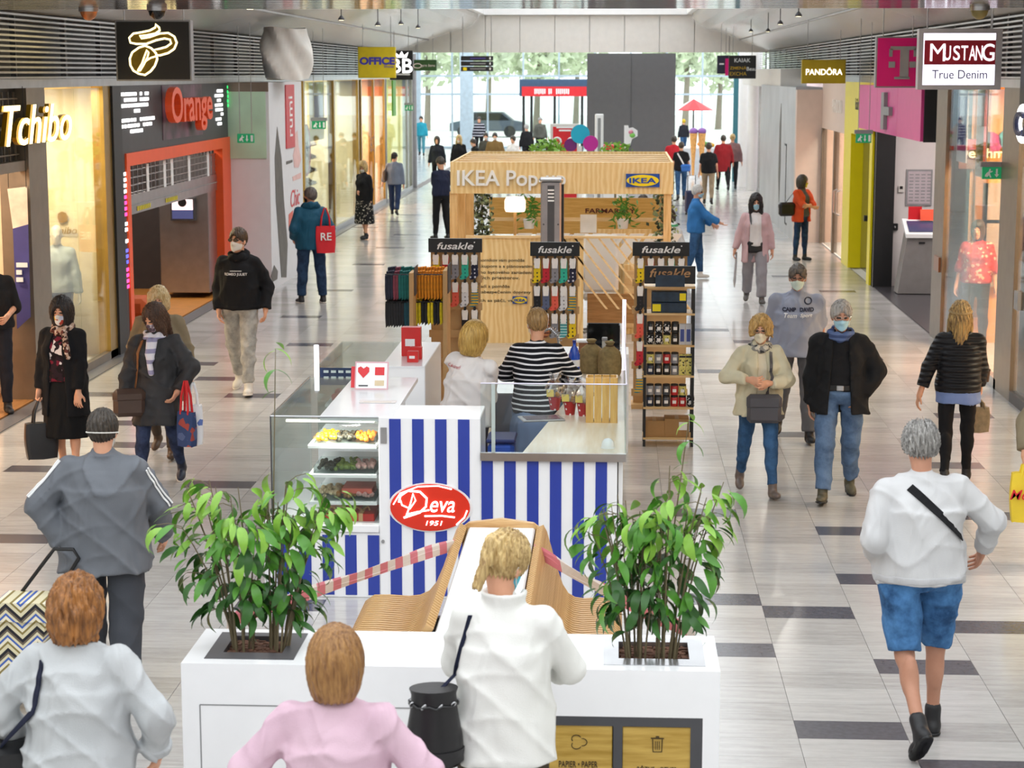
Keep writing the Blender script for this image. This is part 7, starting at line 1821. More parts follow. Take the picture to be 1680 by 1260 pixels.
# framed heart price display, papers
q = G(610, 640, kz1); fr = thing('price_display', 'white framed price display with red hearts leaning on red box', 'display', (q.x, q.y, kz1 + .002)); fw_, fh_ = .25, .2
def tilt(x, z, y=0): return (q.x + x + z * .0, q.y + z * .35 + y, kz1 + .004 + z * .94)
def tquad(x0, x1, z0, z1, y, nm, mt): MB().add([tilt(x0, z0, y), tilt(x1, z0, y), tilt(x1, z1, y), tilt(x0, z1, y), tilt(x0, z0, y + .01), tilt(x1, z0, y + .01), tilt(x1, z1, y + .01), tilt(x0, z1, y + .01)], [(0, 1, 2, 3), (7, 6, 5, 4), (0, 4, 5, 1), (1, 5, 6, 2), (2, 6, 7, 3), (3, 7, 4, 0)]).build(nm, mt, fr)
tquad(-.13, .12, 0, .21, 0, 'frame', plain('frame_rose', 'd8a8b0', .4)); tquad(-.12, .11, .01, .2, -.003, 'sheet', M['white']); tquad(-.16, -.1, .01, .17, .02, 'red_box', M['red'])
hs = [(0, -.04), (.035, .0), (.035, .025), (.018, .034), (0, .02), (-.018, .034), (-.035, .025), (-.035, 0)]
for dx, sc_ in ((-.065, 1.2),): MB().prism([(a * sc_, b * sc_) for a, b in hs], tilt(dx, .135, -.006), (1, 0, 0), (0, .35, .94), (0, -.002, 0)).build('heart', M['red'], fr)
tquad(.02, .09, .11, .17, -.006, 'red_card', M['red']); tquad(.02, .09, .03, .07, -.006, 'tan_card', plain('card_tan', 'd9c4a0', .5)); tquad(-.1, -.03, .025, .035, -.006, 'print_line', M['dgrey'])
q = G(620, 660, kz1); pp = thing('paper_sheet', 'printed paper sheet lying on the white case top', 'paper', (q.x, q.y, kz1 + .004)); MB().box(-.13, .13, -.05, .05, 0, .003).build('sheet', plain('paper', 'efe6e2', .6), pp, local=True); MB().box(-.1, .1, -.03, -.02, .003, .0035).build('print_line', plain('card_tan', 'd9c4a0', .5), pp, local=True)
# rear case
ry0 = G(530, 600, kz1).y; ry1 = ry0 + 1.45; rx0, rx1 = G(520, 600, kz1).x, G(698, 600, kz1).x; rxm = G(625, 600, kz1).x
rk = thing('rear_case', 'second white glass case behind the sweets kiosk with blue price boards', 'display case', ((rx0 + rx1) / 2, ry0, 0))
MB().box(rxm, rx1, ry0, ry1, 0, kz1 + .0, .006).build('white_body', M['gloss_white'], rk); MB().box(rx0, rxm, ry0, ry1, 0, .6).build('base', M['gloss_white'], rk)
MB().box(rx0, rxm, ry0, ry1, kz1 - .008, kz1).build('glass_top', M['clear'], rk); MB().box(rx0, rx0 + .008, ry0, ry1, .6, kz1 - .01).build('glass_side', M['clear'], rk); MB().box(rx0, rxm, ry0, ry0 + .006, .6, kz1 - .01).build('glass_front', M['clear'], rk)
MB().box(rx0 + .02, rxm, ry0 + .02, ry0 + .03, kz1 - .16, kz1 - .02).build('price_board', plain('board_navy', '27345f', .5), rk); MB().box(rx0 + .3, rxm, ry0 + .02, ry0 + .03, kz1 - .3, kz1 - .2).build('price_board', plain('board_blue', '2f55a0', .5), rk)
for k in range(8): MB().box(rx0 + .05 + (k % 4) * .06, rx0 + .09 + (k % 4) * .06, ry0 + .014, ry0 + .02, kz1 - .06 - .05 * (k // 4), kz1 - .04 - .05 * (k // 4)).build('price_print', M['white'], rk)
MB().tube([(rx0, ry0 - .02, kz1 - .2), (rx0, ry0 - .02, kz1 + .17)], .02, 8).build('light_post', glow('post_glow', 'f2f4ff', 1.2), rk)
sweets(rx0 + .1, rxm - .05, ry0 + .1, ry0 + .5, .95, 25, .03, [plain('bag_red', 'c04a40', .4), plain('bag_blue', '3f86c0', .4), plain('bag_black2', '3a3632', .4)], rk); MB().box(rx0 + .05, rxm, ry0 + .06, ry0 + .6, .93, .95).build('shelf_board', M['white'], rk)
for k, (px, py, s_, lab) in enumerate(((690, 576, (.09, .07, .09), 'small red carton at front of white case top'), (697, 568, (.1, .08, .1), 'small red carton behind the smallest one'), (695, 575, (.0, 0, 0), ''), (692, 560, (.16, .1, .24), 'tall red bag standing on the white case top'))):
    if not lab: continue
    q = G(px, py, kz1); y = ry0 + (.25, .42, 0, .62)[k]; b_ = thing('red_carton', lab, 'box', (q.x, y, kz1)); MB().box(-s_[0] / 2, s_[0] / 2, -s_[1] / 2, s_[1] / 2, 0, s_[2], .003).build('carton', plain('carton_red', 'd02a28', .4), b_, local=True); MB().box(-s_[0] * .3, s_[0] * .2, -s_[1] / 2 - .001, -s_[1] / 2, s_[2] * .35, s_[2] * .6).build('print_patch', W3, b_, local=True)
# serving counter
dk0, dk1 = -.62, kx(1027, 742); dz_ = kz2
ct = thing('serving_counter', 'pale wood topped serving counter with glass screen at kiosk front', 'counter', (-.3, KY + 1, 0))
MB().prism([(dk0, KY - .02), (dk1, KY - .02), (dk1, 16.95), (-.38, 16.95), (-.38, 15.2)], (0, 0, dz_ - .03), (1, 0, 0), (0, 1, 0), (0, 0, .03)).build('worktop', wood('pale_top', 'efe3d2', 'e2cfb4', 1, 2, .3), ct)
MB().box(kx(789), dk1, KY - .03, KY - .005, dz_ - .05, dz_ + .005).build('steel_edge', M['steel'], ct)
MB().box(-.36, -.33, KY + .05, 16.9, 0, dz_ - .03).build('side_panel', M['white'], ct); MB().box(dk1 - .05, dk1 - .02, KY + .05, 16.9, 0, dz_ - .03).build('side_panel', M['white'], ct)
zs = zat(628); gm_ = M['clear']
MB().box(kx(789), dk1, KY + .0, KY + .008, dz_ + .006, zs).build('glass_screen', gm_, ct); MB().box(dk1 - .008, dk1, KY + .01, 16.9, dz_, zs).build('glass_screen', gm_, ct)
MB().tube([(kx(789), KY, zs), (dk1, KY, zs)], .005, 5).build('edge_strip', plain('edge_lilac', 'd9d4e6', .3), ct); MB().tube([(dk1, KY, zs), (dk1, 16.9, zs)], .005, 5).build('edge_strip', plain('edge_lilac', 'd9d4e6', .3), ct)
MB().tube([(dk1, 16.9, dz_), (dk1, 16.9, dz_ + .62)], .016, 8).build('light_post', glow('post_lilac', 'efe6ff', 1.1), ct); MB().box(kx(806, 700), kx(812, 700), KY + .02, KY + .04, dz_ - .0, zs).build('post', M['white'], ct)
MB().box(-1.02, -.66, 16.1, 16.9, 0, .95, .01).build('sink_unit', M['steel'], ct)
# things on the counter
def on(px, py, z=None): return G(px, py, dz_ if z is None else z)
dot_red = None
def polka():
    t = NT('polka_red'); v = t.n('ShaderNodeTexVoronoi'); v.inputs['Scale'].default_value = 26; t.l(t.coord(), v.inputs['Vector']); v.inputs['Randomness'].default_value = .35
    t.base(t.mixc(t.math('LESS_THAN', v.outputs['Distance'], .22), 'b01f26', 'f2eaea')); t.set(Roughness=.4); return t.m
PK = polka(); cello = glassm('cellophane', 'f4f0ee', .5, .12)
for k, (px, py, lab) in enumerate(((910, 672, 'red polka dot cup of sweets with yellow tag wrapped in cellophane'), (935, 680, 'red polka dot cup of sweets between its two neighbours'), (957, 682, 'red polka dot cup of sweets next to the wooden crate'))):
    q = on(px, py); b_ = thing('gift_cup', lab, 'gift', (q.x, q.y, dz_)); MB().lathe([(.035, 0), (.05, .1), (.052, .105), (.045, .105)], (0, 0, 0), 18).build('cup', PK, b_, smooth=True, local=True)
    mb = MB(); n = 14; vs = []
    for j, (r, z) in enumerate(((.05, .1), (.075, .15), (.06, .2), (.02, .235), (.05, .28))):
        for i in range(n): a = 2 * PI * i / n; rr = r * (1 + .18 * math.sin(5 * a + j)); vs.append((rr * math.cos(a), rr * math.sin(a), z + .012 * math.sin(3 * a + k)))
    mb.add(vs, [(j * n + i, j * n + (i + 1) % n, (j + 1) * n + (i + 1) % n, (j + 1) * n + i) for j in range(4) for i in range(n)]).build('cellophane_wrap', cello, b_, smooth=True, local=True)
    MB().box(-.06, -.005, -.062, -.058, .11, .165).build('yellow_tag', plain('tag_yellow', 'e3cb6a', .5), b_, local=True)
    sweets(-.04 + q.x, .04 + q.x, q.y - .03, q.y + .03, dz_ + .1, 7, .014, [plain('candy_pink', 'd85a70', .4), plain('candy_white', 'eee6e0', .4), cand[0]], b_)
q = on(987, 694); cr = thing('wooden_crate', 'upright light wooden crate with vertical slats on the counter', 'crate', (q.x, q.y + .08, dz_)); CW = wood('crate_wood', 'e0b56a', 'c8954a', 2, 3)
cw_ = 53 * q.y / FPX; ch_ = .34
for k in range(4): MB().box(-cw_ / 2 + k * cw_ / 4 + .003, -cw_ / 2 + (k + 1) * cw_ / 4 - .003, -.08, -.068, 0, ch_).build('slat', CW, cr, local=True); MB().box(-cw_ / 2 + k * cw_ / 4 + .003, -cw_ / 2 + (k + 1) * cw_ / 4 - .003, .068, .08, 0, ch_).build('slat', CW, cr, local=True)
for x in (-cw_ / 2, cw_ / 2 - .012): MB().box(x, x + .012, -.067, .067, 0, ch_).build('side_board', CW, cr, local=True)
MB().box(-cw_ / 2 + .012, cw_ / 2 - .012, -.067, .067, 0, .012).build('bottom_board', CW, cr, local=True)
q = on(888, 688); tb = thing('picture_tray', 'flat silver framed picture lying on the counter', 'frame', (q.x, q.y, dz_ + .001), .25); MB().box(-.16, .16, -.11, .11, 0, .012, .004).build('rim', M['steel'], tb, local=True); MB().box(-.13, .13, -.08, .08, .012, .014).build('picture', plain('picture_plum', '6a5a66', .2, var=.5, scale=12), tb, local=True)
q = on(1002, 736); dm = thing('call_dome', 'white translucent dome on corner of the counter', 'dome', (q.x - .02, q.y + .03, dz_)); MB().lathe([(.045, 0), (.045, .02), (.04, .045), (.025, .062), (.006, .068)], (0, 0, 0), 18).build('dome', M['gloss_white'], dm, smooth=True, local=True); MB().lathe([(.05, 0), (.05, .004)], (0, 0, 0), 18).build('base_ring', M['white'], dm, smooth=True, local=True)
BUR = plain('burlap', '8f7a50', .9, var=.2, scale=30, bump=.4)
for k, (px, py, lab) in enumerate(((970, 612, 'burlap sack with tied neck against its twin'), (1000, 616, 'burlap sack with tied neck beside the glass edge'))):
    q = on(px, py); s_ = thing('burlap_sack', lab, 'sack', (q.x, q.y, dz_)); mb = MB(); n = 20; vs = []
    for r, z in ((.085, 0), (.095, .03), (.098, .14), (.09, .21), (.05, .245), (.025, .26), (.045, .29), (.03, .3)):
        for i in range(n): a = 2 * PI * i / n; rr = r * (1 + .06 * math.sin(4 * a + 9 * z + k)); vs.append((rr * math.cos(a), rr * math.sin(a) * .85, z))
    mb.add(vs, [(j * n + i, j * n + (i + 1) % n, (j + 1) * n + (i + 1) % n, (j + 1) * n + i) for j in range(7) for i in range(n)] + [tuple(range(n - 1, -1, -1)), tuple(7 * n + i for i in range(n))]).build('sack_body', BUR, s_, smooth=True, local=True)
    MB().tube([(.03 * math.cos(t), .028 * math.sin(t), .258) for t in np.linspace(0, 2 * PI, 13)[:-1]], .007, 6, closed=True).build('tie', plain('tie_twine', '5a4226', .8), s_, local=True)
q = on(942, 620); bt = thing('water_bottle', 'large blue plastic water bottle on the counter', 'bottle', (q.x, q.y, dz_)); BB_ = plain('bottle_blue', '1e4fc0', .12); MB().lathe([(.045, 0), (.048, .02), (.046, .1), (.048, .2), (.03, .255), (.014, .28), (.014, .3)], (0, 0, 0), 16).build('bottle_body', BB_, bt, smooth=True, local=True); MB().lathe([(.016, .3), (.016, .325)], (0, 0, 0), 12).build('cap', plain('cap_navy', '1a2a80', .4), bt, local=True); MB().lathe([(.0485, .1), (.0485, .16)], (0, 0, 0), 16).build('label_band', W3, bt, smooth=True, local=True)
q = on(900, 636); fc = thing('spring_tap', 'tall chrome spring tap arching over the counter', 'tap', (q.x + .09, q.y + .1, dz_)); MB().tube([(0, 0, 0), (0, 0, .3), (-.02, 0, .42), (-.08, 0, .48), (-.15, 0, .45), (-.18, 0, .36)], .012, 8).build('pipe', M['steel'], fc, smooth=True, local=True)
for k in range(16): u = k / 15; a = PI * u; MB().tube([(-.09 + .09 * math.cos(a) + .016 * math.cos(t) * math.cos(a), .016 * math.sin(t), .38 + .1 * math.sin(a) + .016 * math.cos(t) * math.sin(a)) for t in np.linspace(0, 2 * PI, 9)[:-1]], .0035, 4, closed=True).build('spring_coil', M['steel'], fc, local=True)
MB().tube([(0, -.02, .06), (-.09, -.04, .08)], .008, 6).build('lever', M['steel'], fc, local=True)
# back table with small goods
by = 18.4; bz = .96
bt_ = thing('back_table', 'white table behind the kiosk staff carrying small goods', 'table', (-.4, by, 0)); bxa, bxb = atY(832, 570, by).x, atY(1032, 570, by).x
MB().box(bxa, bxb, by, by + .5, bz - .04, bz, .004).build('table_top', M['white'], bt_); MB().box(bxa, bxa + .03, by, by + .5, 0, bz - .04).build('side_panel', M['white'], bt_); MB().box(bxb - .03, bxb, by, by + .5, 0, bz - .04).build('side_panel', M['white'], bt_); MB().box(bxa + .03, bxb - .03, by + .3, by + .32, .35, bz - .04).build('back_panel', plain('kraft_panel', 'b89468', .6), bt_); MB().box(bxa + .2, bxb - .1, by + .02, by + .25, .55, .6).build('shelf_board', M['dgrey'], bt_)
def small(name, label, cat, px, parts, z=bz, y=by + .2):
    t = thing(name, label, cat, (atY(px, 560, y).x, y, z))
    for nm, b, mt in parts: MB().box(*b, min(.006, (b[1] - b[0]) * .2)).build(nm, mt, t, local=True)
    return t
cb = small('black_crate', 'black plastic mesh crate on the white back table', 'crate', 990, [('bottom', (-.16, .16, -.1, .1, 0, .02), M['black']), ('end_wall', (-.16, -.15, -.1, .1, .02, .24), M['black']), ('end_wall', (.15, .16, -.1, .1, .02, .24), M['black']), ('long_wall', (-.16, .16, .09, .1, .02, .24), M['black_gloss'])], y=by + .36)
small('brown_tub', 'brown carton with white lid on the back table', 'carton', 958, [('carton', (-.05, .05, -.05, .05, 0, .1), plain('carton_brown', '8a5a3a', .6)), ('lid', (-.075, .075, -.06, .06, .1, .125), M['white'])], y=by + .1)
small('spice_jar', 'clear jar with grey lid on the back table', 'jar', 992, [('glass_jar', (-.025, .025, -.025, .025, 0, .12), plain('jar_grey', 'b9b6ae', .2)), ('lid', (-.027, .027, -.027, .027, .12, .15), M['grey'])], y=by + .08)
small('juice_bottle', 'green and orange juice bottle on the back table', 'bottle', 1003, [('bottle_body', (-.022, .022, -.022, .022, 0, .07), plain('juice_orange', 'd98a2a', .4)), ('bottle_neck', (-.016, .016, -.016, .016, .07, .13), plain('juice_green', '4a8a3a', .4))], y=by + .06)
small('yellow_cloth', 'crumpled yellow cloth on the back table', 'cloth', 895, [('fold', (-.07, .05, -.05, .05, 0, .02), M['yellow']), ('fold', (-.03, .08, -.03, .04, .02, .035), M['yellow'])])
# waste sack and bin between the staff
bs = thing('blue_bin', 'blue bin lined with dark sack beside the saleswoman', 'bin', (-.84, 14.55, 0)); MB().box(-.1, .1, -.16, .16, 0, .85, .03).build('bin_body', plain('bin_blue', '2350b0', .5), bs, local=True); MB().box(-.11, .11, -.17, .17, .85, .88, .01).build('rim', plain('bin_navy', '1c2c66', .5), bs, local=True)
# ------------------------------------------------------------------ sock stands
KR = plain('kraft_board', 'c09a68', .6); TAGW = plain('tag_white', 'ece8e4', .6)
def sockmat(name, c, c2, per=.05, kind='dots'):
    if name in MATS: return MATS[name]
    t = NT(name)
    if kind == 'dots':
        v = t.n('ShaderNodeTexVoronoi'); v.inputs['Scale'].default_value = 22; v.inputs['Randomness'].default_value = .2; t.l(t.coord('Object', (1, .1, 1)), v.inputs['Vector']); t.base(t.mixc(t.math('LESS_THAN', v.outputs['Distance'], .26), c, c2))
    else:
        sp = t.n('ShaderNodeSeparateXYZ'); t.l(t.coord(), sp.inputs[0]); t.base(t.mixc(t.math('GREATER_THAN', t.math('FRACT', t.math('DIVIDE', t.math('ADD', sp.outputs[2], 5), per), 0), .55), c, c2))
    t.set(Roughness=.85); return t.m
SOCKS = [('yellow sock with black marks', sockmat('sock_yellow', 'e8c81c', '2a2a20', kind='dots')), ('red sock with dark marks', sockmat('sock_red', 'c42a38', '7a1620')), ('grey sock with dark marks', sockmat('sock_grey', '8d8c92', '55545c')), ('mint sock with navy marks', sockmat('sock_mint', '34b59a', '1f5f66')), ('navy sock with white marks', sockmat('sock_navy', '20223a', 'd8d8e2')),
         ('black sock', sockmat('sock_black', '1e1e22', '3a3a40')), ('slate blue sock', sockmat('sock_slate', '5c6684', '3c4460')), ('coral sock', sockmat('sock_coral', 'e2604e', 'b8402f')), ('white sock with grey marks', sockmat('sock_white', 'dcdce0', '8a8a90')), ('rainbow striped sock', sockmat('sock_rainbow', 'd8a82c', '2c7a8a', .03, 'str')),
         ('brown striped sock', sockmat('sock_brown', '6a3a2c', 'c07a4a', .04, 'str')), ('teal striped sock', sockmat('sock_teal', '2f8f98', 'a8d4d2', .03, 'str'))]
SOCK_OUT = [(a * .84, b) for a, b in [(-.045, .0), (.045, .0), (.046, -.16), (.05, -.2), (.02, -.235), (-.05, -.25), (-.07, -.225), (-.04, -.19), (-.042, -.12)]]
SM = {}
def sock_mesh(i):
    if i not in SM: SM[i] = MB().prism(SOCK_OUT, (0, -.012, 0), (1, 0, 0), UPV, (0, .024, 0)).mesh('sock', SOCKS[i][1], smooth=False)
    return SM[i]
TAGM = MB().prism([(-.028, -.085), (.028, -.085), (.034, .0), (.03, .025), (-.03, .025), (-.034, 0)], (0, -.02, 0), (1, 0, 0), UPV, (0, .006, 0)).mesh('tag', TAGW)
HOOKM = MB().prism([(-.012, .0), (.012, 0), (.02, .03), (.004, .045), (-.012, .03)], (0, -.024, .02), (1, 0, 0), UPV, (0, .008, 0)).mesh('hook', M['black'])
def sock(i, x, y, z, where, group):
    t = thing('sock_pair', SOCKS[i][0] + ' and card on ' + where, 'socks', (x, y, z), group=group)
    for nm, me in (('sock', sock_mesh(i)), ('card', TAGM), ('hanger', HOOKM)): link(bpy.data.objects.new(nm, me), t)
def sock_stand(label, px0, px1, pyt, pyb, Y, where, rows, group, z0=0.0):
    a, b = atY(px0, pyt, Y), atY(px1, pyb, Y); t = thing('sock_stand', label, 'stand', ((a.x + b.x) / 2, Y, z0))
    cx = (a.x + b.x) / 2; w = b.x - a.x
    MB().box(a.x + .02, b.x - .02, Y + .03, Y + .06, z0 + .05, b.z).build('back_board', KR, t)
    MB().box(a.x, b.x, Y - .02, Y + .03, b.z, a.z).build('header_board', M['black'], t)
    lettering('fusakle', W3, t, (cx, Y - .022, (a.z + b.z) / 2 - .005), *FRONT, width=w * .68, height=(a.z - b.z) * .5, shear=.25, bold=.035)
    MB().tube([(cx + w * .36, Y - .023, a.z - .04), (cx + w * .36, Y - .021, a.z - .04)], .008, 8).build('mark', W3, t)
    for k in range(len(rows)): MB().box(a.x, b.x, Y - .0, Y + .03, b.z - .33 - .30 * k, b.z - .25 - .30 * k).build('cross_rail', KR, t)
    MB().box(a.x, b.x, Y - .1, Y + .2, z0, z0 + .05).build('foot_board', KR, t)
    for k, row in enumerate(rows):
        for j, i in enumerate(row):
            if i is None: continue
            sock(i, a.x + w * (.14 + .18 * j), Y - .035, b.z - .045 - .30 * k, where, group)
    return a, b
SY = 21.0
sock_stand('kraft board sock stand with black header left of the plywood wall text', 703, 791, 391, 414, SY, 'the stand beside the side racks', [[0, 1, 2, 3, 4], [None, None, 7, 8, 9], [None, None, None, 5, 5], [None, None, None, 6, 10]], 'socks on the stand beside the side racks')
sock_stand('kraft board sock stand with black header between plywood text and slat rail', 870, 951, 397, 420, SY, 'the stand between plywood text and rail', [[0, 1, 2, 3, 4], [5, 6, 7, 8, 9], [10, 10, 2, 11, 0]], 'socks on the stand between text and rail')
sock_stand('kraft board sock stand with black header behind the jar shelf', 1038, 1131, 397, 420, SY, 'the stand behind the jar shelf', [[0, 1, 2, 3, 4], [5, None, None, None, None], [7, None, None, None, None], [1, None, None, None, None], [9, None, None, None, None]], 'socks on the stand behind the jar shelf')
# dense side racks of folded socks, hung edge-on
def side_rack(label, px, Y, bands):
    x0 = atY(px[0], 480, Y).x; x1 = atY(px[1], 480, Y).x
    t = thing('side_rack', label, 'rack', ((x0 + x1) / 2, Y, 0))
    MB().box(x1 - .02, x1 + .02, Y - .1, Y + .36, .05, 1.55).build('rack_board', KR, t); MB().box(x0, x1, Y - .05, Y + .36, 0, .05).build('foot_board', KR, t)
    MB().box(x1 + .022, x1 + .03, Y + .0, Y + .34, 1.3, 1.6).build('sign_panel', M['dgrey'], t)
    for py, h, mats, lab in bands:
        z = atY(px[0], py, Y).z; n = 10
        MB().tube([(x0, Y, z + .01), (x1, Y, z + .01)], .008, 6).build('hook_bar', M['black'], t)
        for r in range(3):
            for k in range(n):
                m = mats[k * len(mats) // n]; key = (m.name, round(h, 2))
                if key not in SM:
                    SM[key] = MB().prism([(-.012, 0), (.012, 0), (.014, -h), (-.008, -h - .02), (-.014, -h * .6)], (0, -.05, 0), (1, 0, 0), UPV, (0, .1, 0)).mesh('sock', m)
                if 1:
                    o = link(bpy.data.objects.new('hanging_sock', SM[key])); o.location = (x0 + (x1 - x0) * (k + .5) / n, Y + .02 + .13 * r, z + .03 * r + (k % 3) * .004); tag(o, m.name[5:] + ' coloured ' + lab, 'sock', 'socks hung on the side racks')
    return t
cm = lambda n, c: plain('knit_' + n, c, .9, var=.2, scale=25)
side_rack('side rack of teal, black and patterned socks at aisle edge', (632, 676), 20.2, [(452, .24, [cm('ink', '23283a'), cm('rose', '7a3a48'), cm('teal', '18625f'), cm('teal', '18625f')], 'sock hung edge on, upper row of aisle rack'), (497, .24, [cm('coal', '26282c'), cm('coal', '26282c'), cm('petrol', '1c4a58')], 'sock hung edge on, lower row of aisle rack')])
side_rack('side rack of orange and yellow black socks next to header', (681, 731), 20.45, [(452, .24, [cm('amber', 'd9851c')], 'sock hung edge on, upper row beside the header'), (497, .22, [cm('lemon', 'd8c21e'), cm('coal', '26282c'), cm('lemon', 'd8c21e'), cm('coal', '26282c'), cm('lemon', 'd8c21e')], 'sock hung edge on, lower row beside the header')])
# jar shelf
JY = 18.75; x0, x1 = atY(1056, 600, JY).x, atY(1139, 600, JY).x; zt = atY(1100, 470, JY).z
js = thing('jar_shelf', 'tall black framed shelf stand with black header full of tins and jars', 'shelf', ((x0 + x1) / 2, JY, 0))
for x in (x0, x1 - .025):
    for y in (JY, JY + .3): MB().box(x, x + .025, y, y + .025, 0, zt).build('upright', M['black'], js)
SH = wood('shelf_wood', 'd8b886', 'c09a62', 0, 2)
szs = [atY(1100, py, JY).z for py in (718, 668, 616, 566, 514)]
for z in szs + [zt - .0]: MB().box(x0, x1, JY - .005, JY + .33, z - .02, z).build('shelf_board', SH, js)
za, zb = atY(1100, 437, JY).z, atY(1100, 466, JY).z
MB().box(x0 + .0, x1, JY + .02, JY + .05, zb, za).build('header_board', M['black'], js); lettering('fusakle', wood('letter_tan', 'c89a6a', 'a87a4a', 0), js, ((x0 + x1) / 2, JY + .018, (za + zb) / 2 + .02), *FRONT, width=(x1 - x0) * .8, height=.085, shear=.25, bold=.03)
MB().box((x0 + x1) / 2 - .14, (x0 + x1) / 2 + .14, JY - .03, JY + .0, zt, zt + .11).build('promo_box', plain('promo_navy', '1c3044', .5, var=.4, scale=12), js)
jm = [('black tin', plain('tin_black', '1d1d20', .35)), ('silver jar', plain('jar_silver', '8e8e94', .3)), ('grey tin', plain('tin_grey', '3c3e44', .35)), ('red tin', plain('tin_red', 'b82428', .35)), ('yellow spotted tin', speckle('tin_spot', '', [(0, 'd8cc72'), (.6, '4a4636'), (.8, 'e0d68a')], 60)), ('black spotted tin', speckle('tin_dots', '', [(0, '1d1d20'), (.8, 'd8d8d8')], 60)), ('navy tin', plain('tin_navy', '1f2c44', .35))]
JAR = {}
def jar(i, x, y, z, s_, shelf):
    nm, m = jm[i]
    if i not in JAR: JAR[i] = (MB().lathe([(.036, 0), (.038, .004), (.038, .085), (.034, .09)], (0, 0, 0), 14).mesh('tin_body', m, True), MB().lathe([(.036, .09), (.036, .105), (.03, .108)], (0, 0, 0), 14).mesh('lid', M['black'], True), MB().box(-.018, .018, -.0395, -.036, .03, .06).mesh('label_patch', TAGW))
    t = thing('gift_tin', nm + ' ' + shelf, 'tin', (x, y, z), group='tins on the jar shelf'); t.scale = (s_, s_, s_)
    for n_, me in zip(('tin_body', 'lid', 'label_patch'), JAR[i]): link(bpy.data.objects.new(n_, me), t)
rows = [(szs[3], [0, 5, 5, 0], 'on shelf just below the boxes, upper layer', .112), (szs[3], [5, 5, 4, 0], 'on shelf just below the boxes, lower layer', 0), (szs[2], [4, 1, 3, 1], 'on middle shelf, upper layer', .112), (szs[2], [6, 0, 0, 1], 'on middle shelf, lower layer', 0), (szs[1], [1, 1, 2, 3, 4], 'on shelf above the cartons, upper layer', .112), (szs[1], [6, 0, 2, 3, 3, 5], 'on shelf above the cartons, lower layer', 0)]
for z, row, wh, dz2 in rows:
    for j, i in enumerate(row): jar(i, x0 + .065 + j * .079, JY + .07, z + dz2, 1.0, wh)
for k, (i, z, dx) in enumerate(((3, szs[3], .37), (3, szs[3], .43))):
    t = thing('tall_box', ('pale box with blue window next to the tins', 'pale box with blue window at shelf end')[k], 'box', (x0 + dx, JY + .06, z)); MB().box(-.028, .028, -.03, .03, 0, .2).build('carton', plain('box_pale', 'c4c6cc', .5), t, local=True); MB().box(-.018, .018, -.032, -.03, .03, .15).build('window', plain('win_blue', '3b4a8e', .5), t, local=True)
for k in range(2):
    t = thing('tall_box', ('yellow spotted tall box beside silver jar', 'yellow spotted tall box at end of middle shelf')[k], 'box', (x0 + .375 + k * .065, JY + .06, szs[2])); MB().box(-.03, .03, -.03, .03, 0, .2).build('carton', jm[4][1], t, local=True); MB().box(-.03, .03, -.031, -.03, .17, .19).build('top_band', M['black'], t, local=True)
for k in range(2):
    t = thing('gift_set', ('navy gift set box lying on top shelf under another', 'navy gift set box with yellow sock on top shelf')[k], 'box', (x0 + .24, JY + .1, szs[4] + .105 * k)); MB().box(-.17, .17, -.07, .07, 0, .1, .004).build('carton', plain('promo_navy', '1c3044', .5, var=.4, scale=12), t, local=True); MB().box((.1, -.17)[1 - k] if k else -.16, .16 if k else -.08, -.074, -.07, .015, .085).build('yellow_window', M['yellow'], t, local=True)
for k, (dx, w, h) in enumerate(((.11, .2, .16), (.33, .24, .18))):
    t = thing('cardboard_box', ('smaller brown cardboard box on lowest shelf', 'larger brown cardboard box with white label on lowest shelf')[k], 'box', (x0 + dx, JY + .15, szs[0])); MB().box(-w / 2, w / 2, -.12, .12, 0, h, .003).build('carton', plain('cardboard', 'a07a4c', .7), t, local=True); MB().box(-.02, .02, -.1202, .1202, h, h + .001).build('packing_tape', plain('pack_tape', '8a6a40', .3), t, local=True)
    if k: MB().box(.02, .1, -.1215, -.12, .07, .15).build('address_label', TAGW, t, local=True)

# ------------------------------------------------------------------ plywood pavilion
PLY = plywood('plywood'); PINE = wood('pine', 'ecd0a0', 'd8b078', 0, 2); PINEV = wood('pine_post', 'e6c088', 'cf9f60', 2, 2)
IY0, IY1 = 26.0, 29.6; ix0, ix1 = atY(739, 290, IY0).x, atY(1105, 290, IY0).x; iz1, iz0 = atY(900, 266, IY0).z, atY(900, 318, IY0).z
ik = thing('popup_pavilion', 'open plywood pop-up pavilion with white letters and blue yellow logo', 'pavilion', ((ix0 + ix1) / 2, IY0, 0))
MB().box(ix0, ix1, IY0, IY0 + .03, iz0, iz1).build('front_fascia', PLY, ik); MB().box(ix0, ix1, IY1 - .03, IY1, iz0, iz1).build('back_fascia', PLY, ik)
for x in (ix0, ix1 - .03): MB().box(x, x + .03, IY0 + .03, IY1 - .03, iz0, iz1).build('side_fascia', PLY, ik)
for k in range(5): y = IY0 + .45 + k * .62; MB().box(ix0 + .03, ix1 - .03, y, y + .12, iz1 - .2, iz1 - .02).build('roof_beam', PINE, ik)
for px, y in ((744, IY0 + .03), (757, IY0 + .5), (771, IY0 + 1.0), (1095, IY0 + .03), (1085, IY1 - .15), (768, IY1 - .15)):
    x = atY(px, 350, y).x; MB().box(x - .05, x + .05, y, y + .1, 0, iz0 + .02).build('post', PINEV, ik)
c = atY(839, 296, IY0); lettering('IKEA Pop-up', M['white'], ik, (c.x, IY0 - .02, c.z), *FRONT, width=178 * IY0 / FPX, height=.27, bold=.03, depth=.04)
